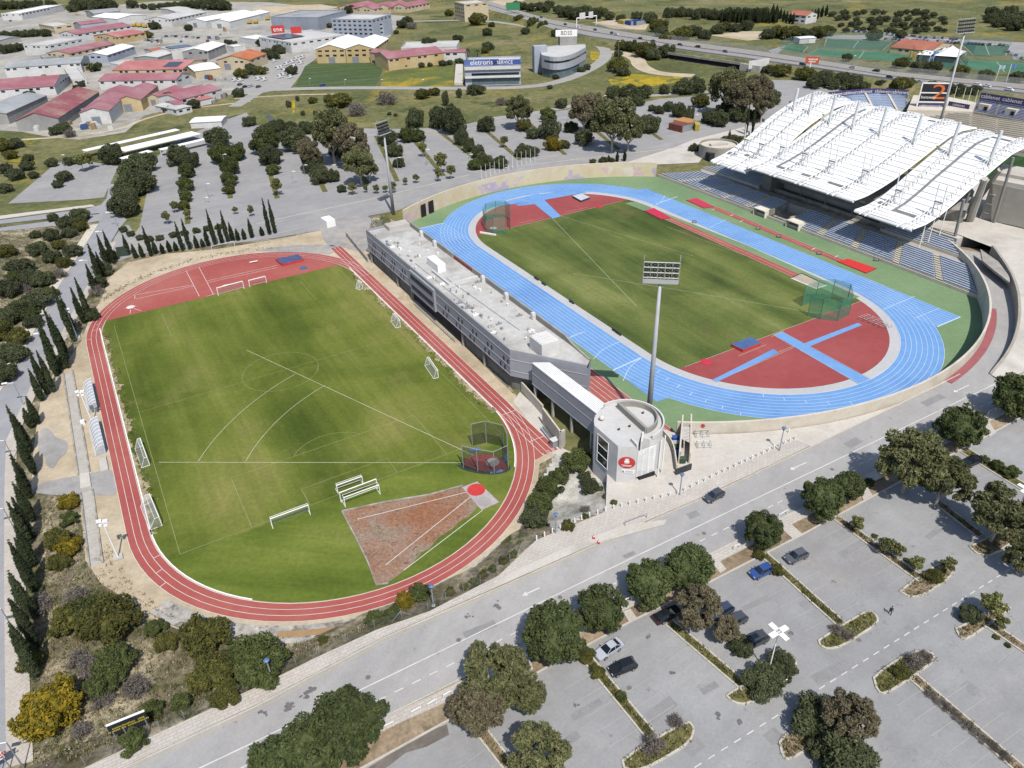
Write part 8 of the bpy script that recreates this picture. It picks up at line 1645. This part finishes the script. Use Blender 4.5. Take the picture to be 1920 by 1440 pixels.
# round concrete tank and banks by the stadium
x,y=G(1345,292,0); rt_=empty('round_bunker',(x,y,0)); tag(rt_,'round concrete stair tower beside the far end of the grandstand','tower'); MB().wall(circ(x,y,8,40),0,5.4,.5,closed=True).build('wall',m_parap,rt_); MB().prism(circ(x,y,7.7,40),0,4.6).build('roof',cream,rt_); MB().box((x,y,4.6),(8,2.2,.8),.2).build('roof_box',conc,rt_); MB().box((x-4,y-6.2,0),(5,3,3.4),.4).build('doorway',M('opening','#3a3a3e'),rt_)
flat('concrete_ramp',GP([(1170,306),(1265,276),(1300,262),(1420,232),(1455,215),(1480,222),(1440,245),(1360,262),(1325,285),(1310,305),(1220,309)]),.03,paleplaza)
flat('sandy_bank',smoothp(P_([(1345,282),(1375,262),(1400,265),(1400,282),(1370,292)]),1),.06,M('orange_soil','#a88460','#b8956f',.2,'#c6a987',fine=.8))
# motorway furniture
bf=MB(); 
A_=[(x,y-.5) for x,y in MWA][3:]; fence(A_,3.2,'tall noise fence with white posts along the far side of the motorway',netmat('noise_net','#c2c2bc',.35),6.,group=None,zf=MZ)
fence([(x,y+1) for x,y in MWB][2:],1.0,'low steel barrier along the near side of the motorway',steel,9.,zf=MZ)
gr=empty('sign_gantry',G3(1100,62,MZ)); tag(gr,'white gantry with two sign boards over the motorway','gantry'); a,b=Vector(G3(1081,52,MZ)),Vector(G3(1118,47,MZ)); d=b-a; u=Vector((0,0,7.5))
MB().tube(a,a+u,.4,n=6).build('column',wsteel,gr); MB().tube(b,b+u,.4,n=6).build('column',wsteel,gr); MB().path([a+u,b+u],.5,n=5).build('beam',wsteel,gr); n=Vector((d.y,-d.x,0)).normalized()
for s,e in ((.12,.4),(.58,.8)): MB().obox(a+d*s+n*.4+u-Vector((0,0,1)),d*(e-s),n*.2,(0,0,5)).build('sign_board',WALL['white'],gr)
g_=empty('road_sign',G3(966,22,MZ)); tag(g_,'green motorway sign board on posts at the top of the motorway bend','road sign'); facing(G3(962,19,MZ+3),14,7,M('sign_green','#3f8a5c','#4a9566',.4),'panel',g_); [MB().tube(G3(x,20,MZ),(*G(x,20,MZ),MZ+3),.2,n=5).build('post',steel,g_) for x in (957,968)]
bb=empty('billboard',G3(1517,146)); tag(bb,'orange billboard on a white post beside the motorway','billboard'); MB().tube(G3(1515,147),(*G(1515,147),9),.35,n=6).build('post',wsteel,bb); ob_=facing((*G(1517,147),8.5),8,4,M('orange_board','#d8643c','#dd7048',.4),'panel',bb); q_=Vector((*G(1517,147),10.2)); dd=Vector((q_.y,-q_.x,0)).normalized(); scribble(ob_,wpaint,q_+Vector((dd.y,-dd.x,0))*.02,dd,[(.4,6),(-.9,4)],.9)
# underpass bridge of the motorway
ub=empty('motorway_bridge',G3(1340,120)); tag(ub,'concrete motorway bridge with a dark underpass beneath the carriageway','bridge'); a,b=Vector((*G(1272,96,MZ),0)),Vector((*G(1408,115,MZ),0)); d=b-a; n=Vector((d.y,-d.x,0)).normalized()
MB().obox(a+n*9.3,d,n*.5,(0,0,3.0)).build('opening',M('underpass','#1a1a1c','#222225',.3),ub); MB().obox(a-d*.03+n*0,d*1.06,n*10.2,(0,0,.01)).build('apron',concd,ub); MB().obox(a-d*.03+n*9.6+Vector((0,0,3.0)),d*1.06,n*.7,(0,0,1.5)).build('parapet',m_parap,ub); MB().obox(b+n*9.4,d*.25,n*2.2,(0,0,4.2)).build('wing_wall',conc,ub)
rw_=empty('screen_wall',G3(1420,136)); tag(rw_,'pale panel screen on posts at the bridge end beside the motorway','screen'); a,b=Vector((*G(1403,130,2),0)),Vector((*G(1441,124,2),0)); d=b-a; MB().obox(a+Vector((0,0,2)),d,Vector((.1,.3,0)),(0,0,5)).build('panel',WALL['white'],rw_); [MB().tube(a+d*t,a+d*t+Vector((0,0,2.5)),.15,n=5).build('post',steel,rw_) for t in (.02,.25,.5,.75,.98)]
# five-a-side pitches
t5=M('pitch_green','#3c7252','#457d5c',.05,'#4e8664',fine=.6,finer=(.94,1.06)); t5d=M('pitch_dark','#3a604c','#426a54',.05,fine=.6)
PIT=[([(1535,92),(1710,101),(1716,119),(1512,102)],t5),([(1550,73),(1672,80),(1655,94),(1545,88)],t5d),([(1463,92),(1482,84),(1515,88),(1505,99)],t5),([(1735,108),(1800,118),(1810,134),(1720,121)],t5d),([(1800,80),(1895,86),(1885,104),(1825,104)],t5d),([(1800,112),(1940,120),(1960,142),(1812,130)],t5)]
plm=MB()
for i,(P,m_) in enumerate(PIT):
    w=P_(P); flat('five_a_side_pitch',w,.05,m_); line(plm,w+[w[0]],.35,.08); c=[((w[0][k]+w[1][k])/2,(w[2][k]+w[3][k])/2) for k in (0,1)]; line(plm,[(c[0][0],c[1][0]),(c[0][1],c[1][1])],.3,.08)
    fence(w+[w[0]],6,f'tall netting round a green five-a-side pitch, {nth(i)} described from the motorway end',net_b,18,group='pitch nets')
struct('far_pitch_lines',plm,wline)
flat('far_lot',P_([(1440,95),(1530,66),(1650,66),(1925,80),(1960,110),(1900,112),(1890,88),(1730,78),(1545,72),(1475,84),(1455,104)]),.02,m_back)
shed((1670,88),(1745,95),(1750,78),4,7,'A','terra','cream','low clubhouse with terracotta roof between the five-a-side pitches',1,None,cat='clubhouse',group='pitch buildings',name='clubhouse'); shed((1716,92),(1752,95),(1755,88),3.5,3.7,'A','white','white','white flat awning at the side of the clubhouse',0,None,cat='awning',group='pitch buildings',name='awning')
def tent(px,hs,hp,label):
    w=[G(*p,hs) for p in px]; r=empty('marquee',(*w[0],0)); tag(r,label,'marquee','white marquees'); n=len(w); c=(sum(p[0] for p in w)/n,sum(p[1] for p in w)/n); m_=MB()
    for i in range(n):
        p,q=w[i],w[(i+1)%n]; k=5
        for j in range(k):
            f=lambda P,t: (P[0]+(c[0]-P[0])*t,P[1]+(c[1]-P[1])*t,hs+(hp-hs)*t**1.6); m_.quad(f(p,j/k),f(q,j/k),f(q,(j+1)/k),f(p,(j+1)/k))
    m_.build('canopy',wroof,r)
    for p in w: MB().tube((*p,0),(*p,hs),.15,n=5).build('post',wsteel,r)
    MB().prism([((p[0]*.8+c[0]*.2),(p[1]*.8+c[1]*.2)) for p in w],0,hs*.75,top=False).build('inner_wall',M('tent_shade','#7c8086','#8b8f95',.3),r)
tent([(1752,104),(1796,107),(1812,96),(1772,89)],4,8.5,'large white peaked marquee beside the dark five-a-side pitch'); tent([(1718,102),(1745,104),(1756,96),(1735,94)],4,5,'smaller low white marquee joined to the peaked one')
shed((1500,72),(1530,70),(1534,66),4,4.2,'A','white','white','white canopy hut at the near corner of the five-a-side ground',0,None,cat='hut',group='pitch buildings',name='hut')
for x,y,l,h in ((1716,112,'yellow inflatable slide beside the marquee','#c9a43a'),(1745,112,'blue and white inflatable castle beside the marquee','#6f8fc4')):
    p=G3(x,y); r=empty('bouncy_castle',p); tag(r,l,'bouncy castle'); mm=M('inf'+h,h); MB().box(p,(7,6,1.5)).build('base',mm,r); [MB().tube((p[0]+a,p[1]+b,1.5),(p[0]+a,p[1]+b,5),1,.8,n=8).build('tower',mm,r) for a in (-2.6,2.6) for b in (-2,2)]
for i,(x,y,t,c) in enumerate(((1797,135,117,'#e6e8ea'),(1889,148,120,'#6f86c4'),(1868,150,122,'#b5c8d4'))):
    p=G3(x-12 if i==0 else x-4,y+10,0); h=up_to(p,t); r=empty('flagpole',p); tag(r,['white flagpole without a flag in front of the dark pitch','flagpole flying a blue flag behind the far stand','flagpole flying a pale flag behind the far stand'][i],'flagpole','flagpoles by the motorway'); MB().tube(p,(p[0],p[1],h),.15,n=6).build('pole',wsteel,r)
    if i: m_=MB(); q=Vector((p[0],p[1],h-2.2)); m_.strip([tuple(q+Vector((t_*3.4,.3*math.sin(t_*7),0))) for t_ in np.linspace(0,1,6)],[tuple(q+Vector((t_*3.4,.3*math.sin(t_*7+.4),2))) for t_ in np.linspace(0,1,6)]); m_.build('flag',M('flag'+c,c),r)
# containers, machines
container([(1158,44),(1169,46),(1172,41)],0,3.2,M('cont_yellow2','#b59c50','#c1a85c',.5),'small yellow container on the sandy clearing beyond the motorway'); container([(1172,46),(1182,48),(1186,42)],0,3.6,M('cont_blue','#3f5a9a','#4a65a5',.5),'first blue container on the sandy clearing beyond the motorway'); container([(1183,47),(1192,48),(1196,43)],0,3.6,M('cont_blue','#3f5a9a'),'second blue container on the sandy clearing beyond the motorway')
ym=M('machine_yellow','#cda82c','#d8b43a',.5)
for i,(x,y) in enumerate(((470,40),(478,38),(486,37),(494,36),(502,38),(468,45),(480,44),(252,50),(262,51),(272,52))):
    p=G3(x,y); r=empty('excavator',p); tag(r,f'yellow digging machine in the estate yard, {nth(i)} listed beside the pale halls','digger','yellow machines in the yard'); MB().box((p[0],p[1],1),(4,2.6,1.8)).build('cab',ym,r); MB().path([(p[0]+1,p[1],2.5),(p[0]+3.6,p[1],4.6),(p[0]+5.4,p[1],1.5)],.3,n=5).build('arm',ym,r); [MB().box((p[0],p[1]+s,0),(4.4,.6,1)).build('track',black,r) for s in (-1.2,1.2)]
# distant trees
rr=random.Random(21)
batch([('oli',x+rr.uniform(-6,6),y+rr.uniform(-3,3),rr.uniform(4.5,7.5)) for x,y in [(1565+ (i%11)*19+(i//11)*6,25+(i//11)*10) for i in range(44)]],'olive tree of the orchard on the slope above the pitches, {n} from the villa','orchard on the far slope',KX)
for i in range(34): x=1248+i*5.6+rr.uniform(-1.5,1.5); y=33+rr.uniform(-2,3)-abs(i-17)*.25; place('dark',x,y-6,6.5+rr.uniform(-1.5,2.5),f'dark conifer of the belt above the sandy track, {nth(i)} from the gantry','dark conifer belt',1.5)
for i in range(30): x=1352+i*3.6; spire(x,42+i*.05+rr.uniform(-1,1),x-.5,14+rr.uniform(-3,5),f'slim cypress of the screen before the white villa, {nth(i)} from the conifer belt','cypress screen by the villa',3.2)
for i,(x,y) in enumerate(((1462,36),(1468,40),(1474,42),(1480,44),(1486,45),(1520,40),(1526,38),(1532,35),(1540,32),(1548,30),(1455,30),(1448,28))): spire(x,y,x,y-22,f'tall cypress standing around the white villa, {nth(i)} from the screen','cypresses round the villa',4.)
batch([('yg',1255,72,14),('dark',1240,60,12),('yg',1280,62,16),('dark',1300,58,13),('yg',1235,48,16),('dark',1320,66,12),('dark',1345,55,12),('yg',1360,50,11),('dark',1380,52,10),('dark',1400,48,12),('yg',1460,60,14),('yg',1485,62,16),('dark',1510,64,13),('yg',1535,60,14),('yg',1552,58,12),('dark',1440,64,12),('dark',1640,66,12),('dark',1690,64,9),('yg',1690,118,12),('dark',1720,124,13),('dark',1750,126,13),('dark',1590,108,9),('yg',1800,134,14),('dark',1848,142,12),('dark',1905,145,12)],{'yg':'yellowish bush beyond the motorway, {n} from the gantry','dark':'dark bush beyond the motorway, {n} from the gantry'},'bushes beyond the motorway',KX,'bush')
batch([('dark',1862,22,10),('dark',1875,30,12),('dark',1890,38,14),('dark',1905,45,14),('dark',1858,34,10),('dark',1872,42,10),('dark',1898,20,10),('dark',1915,35,14)],'dark tree round the cut off villa on the hill, {n} from the slope','trees round the cut off villa',KX)
batch([('dark',6,10,9),('dark',25,9,9),('dark',48,9,9),('dark',70,8,9),('dark',95,8,9),('dark',150,8,13),('dark',172,10,13),('dark',190,6,14),('dark',208,10,12),('dark',247,8,9),('dark',270,12,6),('dark',285,13,7),('dark',300,12,7),('dark',315,11,8),('dark',330,10,8),('dark',345,9,9),('dark',360,8,9),('dark',375,8,10),('dark',392,9,12),('dark',408,8,13),('dark',420,10,12),('dark',135,16,8)],'dark tree of the belt at the top edge behind the sheds, {n} from the corner','tree belt behind the sheds',KX)
batch([('dark',12,66,9),('dark',30,64,8),('dark',48,63,8),('dark',65,62,8),('dark',85,62,8),('dark',25,90,9),('dark',8,92,10),('dark',34,88,8),('palm',157,182,10),('dark',145,165,7),('dark',152,158,6),('dark',165,125,8),('dark',178,127,8),('dark',183,122,6),('palm',170,120,8),('dark',26,175,6),('dark',40,176,6),('dark',55,178,9),('dark',68,172,8),('dark',80,170,6),('dark',130,178,8),('dark',118,240,12),('dark',105,245,10),('bare',130,250,10),('dark',290,48,9),('dark',353,52,7),('yg',277,65,8),('dark',340,170,6),('dark',315,205,8),('dark',362,195,11),('yg',452,138,12),('dark',475,132,11),('dark',470,126,9),('dark',445,174,11),('dark',430,80,6),('dark',440,82,6),('dark',425,78,5)],{'dark':'dark tree between the sheds of the estate, {n} from the frame edge','yg':'yellowish bush between the sheds of the estate, {n} from the frame edge','palm':'palm tree between the sheds of the estate, {n} from the frame edge','bare':'grey dry bush between the sheds of the estate, {n} from the frame edge'},'trees between the sheds',KX)
batch([('dark',488,80,9),('dark',498,76,8),('dark',545,80,7),('dark',570,75,7),('dark',550,78,6),('yg',490,132,10),('dark',545,132,11),('dark',500,100,11),('dark',512,104,10),('dark',520,92,10),('dark',528,95,8),('dark',656,18,10),('dark',727,15,9),('dark',742,60,5),('dark',755,45,10),('dark',765,38,9),('bare',772,48,9),('dark',803,82,14),('yg',893,36,15),('yg',842,24,8),('dark',922,46,6),('dark',913,60,9),('dark',858,72,9),('dark',915,86,10),('palm',876,92,8),('palm',895,94,8),('yg',910,94,8),('dark',706,108,8),('dark',704,115,6),('dark',733,124,5),('dark',745,124,6),('dark',758,123,7),('dark',772,121,6),('dark',790,122,6),('dark',806,121,5),('dark',830,118,7),('dark',842,117,6),('palm',898,144,5),('palm',922,143,6),('palm',945,142,6),('dark',905,157,4),('dark',930,156,4),('dark',955,155,4),('dark',862,115,8),('dark',1090,130,7),('dark',1100,126,7),('dark',1058,138,5),('dark',1042,144,6),('dark',605,74,5),('dark',617,48,6)],{'dark':'dark tree or bush along the estate road, {n} from the orange roofed workshop','yg':'yellowish tree along the estate road, {n} from the orange roofed workshop','palm':'small palm along the estate road, {n} from the orange roofed workshop','bare':'grey dry bush along the estate road, {n} from the orange roofed workshop'},'trees along the estate road',KX)
batch([('dark',980,12,9),('dark',995,14,10),('dark',1010,12,10),('dark',1022,16,9),('dark',1048,18,10),('dark',1062,22,14),('dark',1078,26,14),('dark',1095,22,15),('dark',1115,26,13),('yg',1128,22,11),('dark',1142,30,10),('dark',1165,34,9),('dark',1195,30,10),('dark',1218,34,13),('dark',968,8,8),('dark',1030,8,9)],{'dark':'dark tree along the motorway bend at the top edge, {n} from the green sign','yg':'yellowish tree along the motorway bend at the top edge, {n} from the green sign'},'trees along the motorway bend',KX)

# ------------------------------------------------------------------ dry grass tufts and litter on the unpaved ground
def tufts(name,pts,lm,size,seed):
    g=np.random.default_rng(seed); P=np.array(pts); n=len(P); k=5
    C=np.repeat(P,k,0)+np.concatenate([g.normal(size=(n*k,2))*size*.5,np.zeros((n*k,1))],1); a=g.uniform(0,6.28,n*k); h=size*g.uniform(.5,1.3,n*k); l=g.normal(size=(n*k,2))*size*.35; w_=size*.16
    d=np.stack([np.cos(a)*w_,np.sin(a)*w_,np.zeros(n*k)],1); t=np.concatenate([l,h[:,None]],1)
    V=np.stack([C-d,C+d,C+t+d*.4,C+t-d*.4],1).reshape(-1,3); me=leafmesh(name,V,lm); o=bpy.data.objects.new(name,me); COL.objects.link(o); tag(o,kind='stuff')
L_dry=leafmat('dry_grass','#94886a','#b0a380','#c6ba9c',1.6,2.); L_weed=leafmat('weeds','#50552f','#666a3a','#807f4a',1.7,2.)
g_=random.Random(77); A=[];B=[]
RED=[WR(u,v) for u,v in ((0,0),)]
def off_track(x,y):
    u,v=LU(x,y,RC,RTH); e=max(0,abs(u)-42.195); return math.hypot(e,v)>42.6
SCR=GP([(95,930),(150,925),(160,1060),(240,1140),(330,1185),(430,1215),(640,1200),(800,1140),(930,1080),(930,1085),(705,1190),(475,1300),(165,1440),(60,1440),(60,1000)])
xs=[p[0] for p in SCR]; ys=[p[1] for p in SCR]
while len(A)<2600:
    x,y=g_.uniform(min(xs),max(xs)),g_.uniform(min(ys),max(ys))
    if inpoly(x,y,SCR) and H(x,y)<ZF-.01 and off_track(x,y): (A if g_.random()<.62 else B).append((x,y,H(x,y)-.02)) 
    if len(B)>1500: break
for P in ISL:
    w=GP(P[0],ZF); xs=[p[0] for p in w]; ys=[p[1] for p in w]
    for _ in range(420):
        x,y=g_.uniform(min(xs),max(xs)),g_.uniform(min(ys),max(ys))
        if inpoly(x,y,w): (A if g_.random()<.45 else B).append((x,y,ZF+.1))
for a,b in STRIPS:
    p,q=G(*a,ZF),G(*b,ZF); L_=math.hypot(q[0]-p[0],q[1]-p[1])
    for _ in range(int(L_*9)): t=g_.random(); A_=(p[0]+(q[0]-p[0])*t+g_.uniform(-.5,.5),p[1]+(q[1]-p[1])*t+g_.uniform(-.5,.5),ZF+.1); (A if g_.random()<.4 else B).append(A_)
SC2=GP([(-60,440),(0,432),(150,420),(180,424),(110,535),(12,712),(-60,800)])
xs=[p[0] for p in SC2]; ys=[p[1] for p in SC2]
for _ in range(5000):
    x,y=g_.uniform(min(xs),max(xs)),g_.uniform(min(ys),max(ys))
    if inpoly(x,y,SC2): (A if g_.random()<.5 else B).append((x,y,-.03))
# ragged fringe between the sand and the tracks, kerbs and walls
for _ in range(1500):
    a=g_.uniform(0,6.283); u=42.195*(1 if math.cos(a)>0 else -1)+math.cos(a)*g_.uniform(41.2,45); v=math.sin(a)*g_.uniform(41.2,46); x,y=WR(u,v)
    if off_track(x,y) and H(x,y)<.1 and v<20: (A if g_.random()<.8 else B).append((x,y,0))
for _ in range(700): u=g_.uniform(-46,44); v=g_.choice((-1,1))*g_.uniform(34.2,35.9); (A if g_.random()<.5 else B).append((*WR(u,v),.03))
tufts('dry_grass',A,L_dry,.34,1); tufts('weeds',B,L_weed,.34,2)
st_=MB()
for _ in range(900):
    p=g_.choice(A); r_=g_.uniform(.05,.16); x,y=p[0]+g_.uniform(-1,1),p[1]+g_.uniform(-1,1); V,F=ico((x,y,p[2]),r_,.6,g_.randrange(99),3,5,.3); st_.add(V,F)
tag(st_.build('stones',M('stone','#b3aa98','#c9c0af',1.)),kind='stuff')

# ------------------------------------------------------------------ tidy up: drop prototypes never placed, shorten long labels
for lst in PROTO.values():
    for pr,*_ in lst:
        if not pr.used:
            for ch in list(pr.r.children): bpy.data.objects.remove(ch)
            bpy.data.objects.remove(pr.r)
for o in bpy.data.objects:
    if 'label' in o:
        w=o['label'].split()
        while len(w)>16 and 'the' in w: w.remove('the')
        o['label']=' '.join(w[:16])
    if '_o' in o: del o['_o']
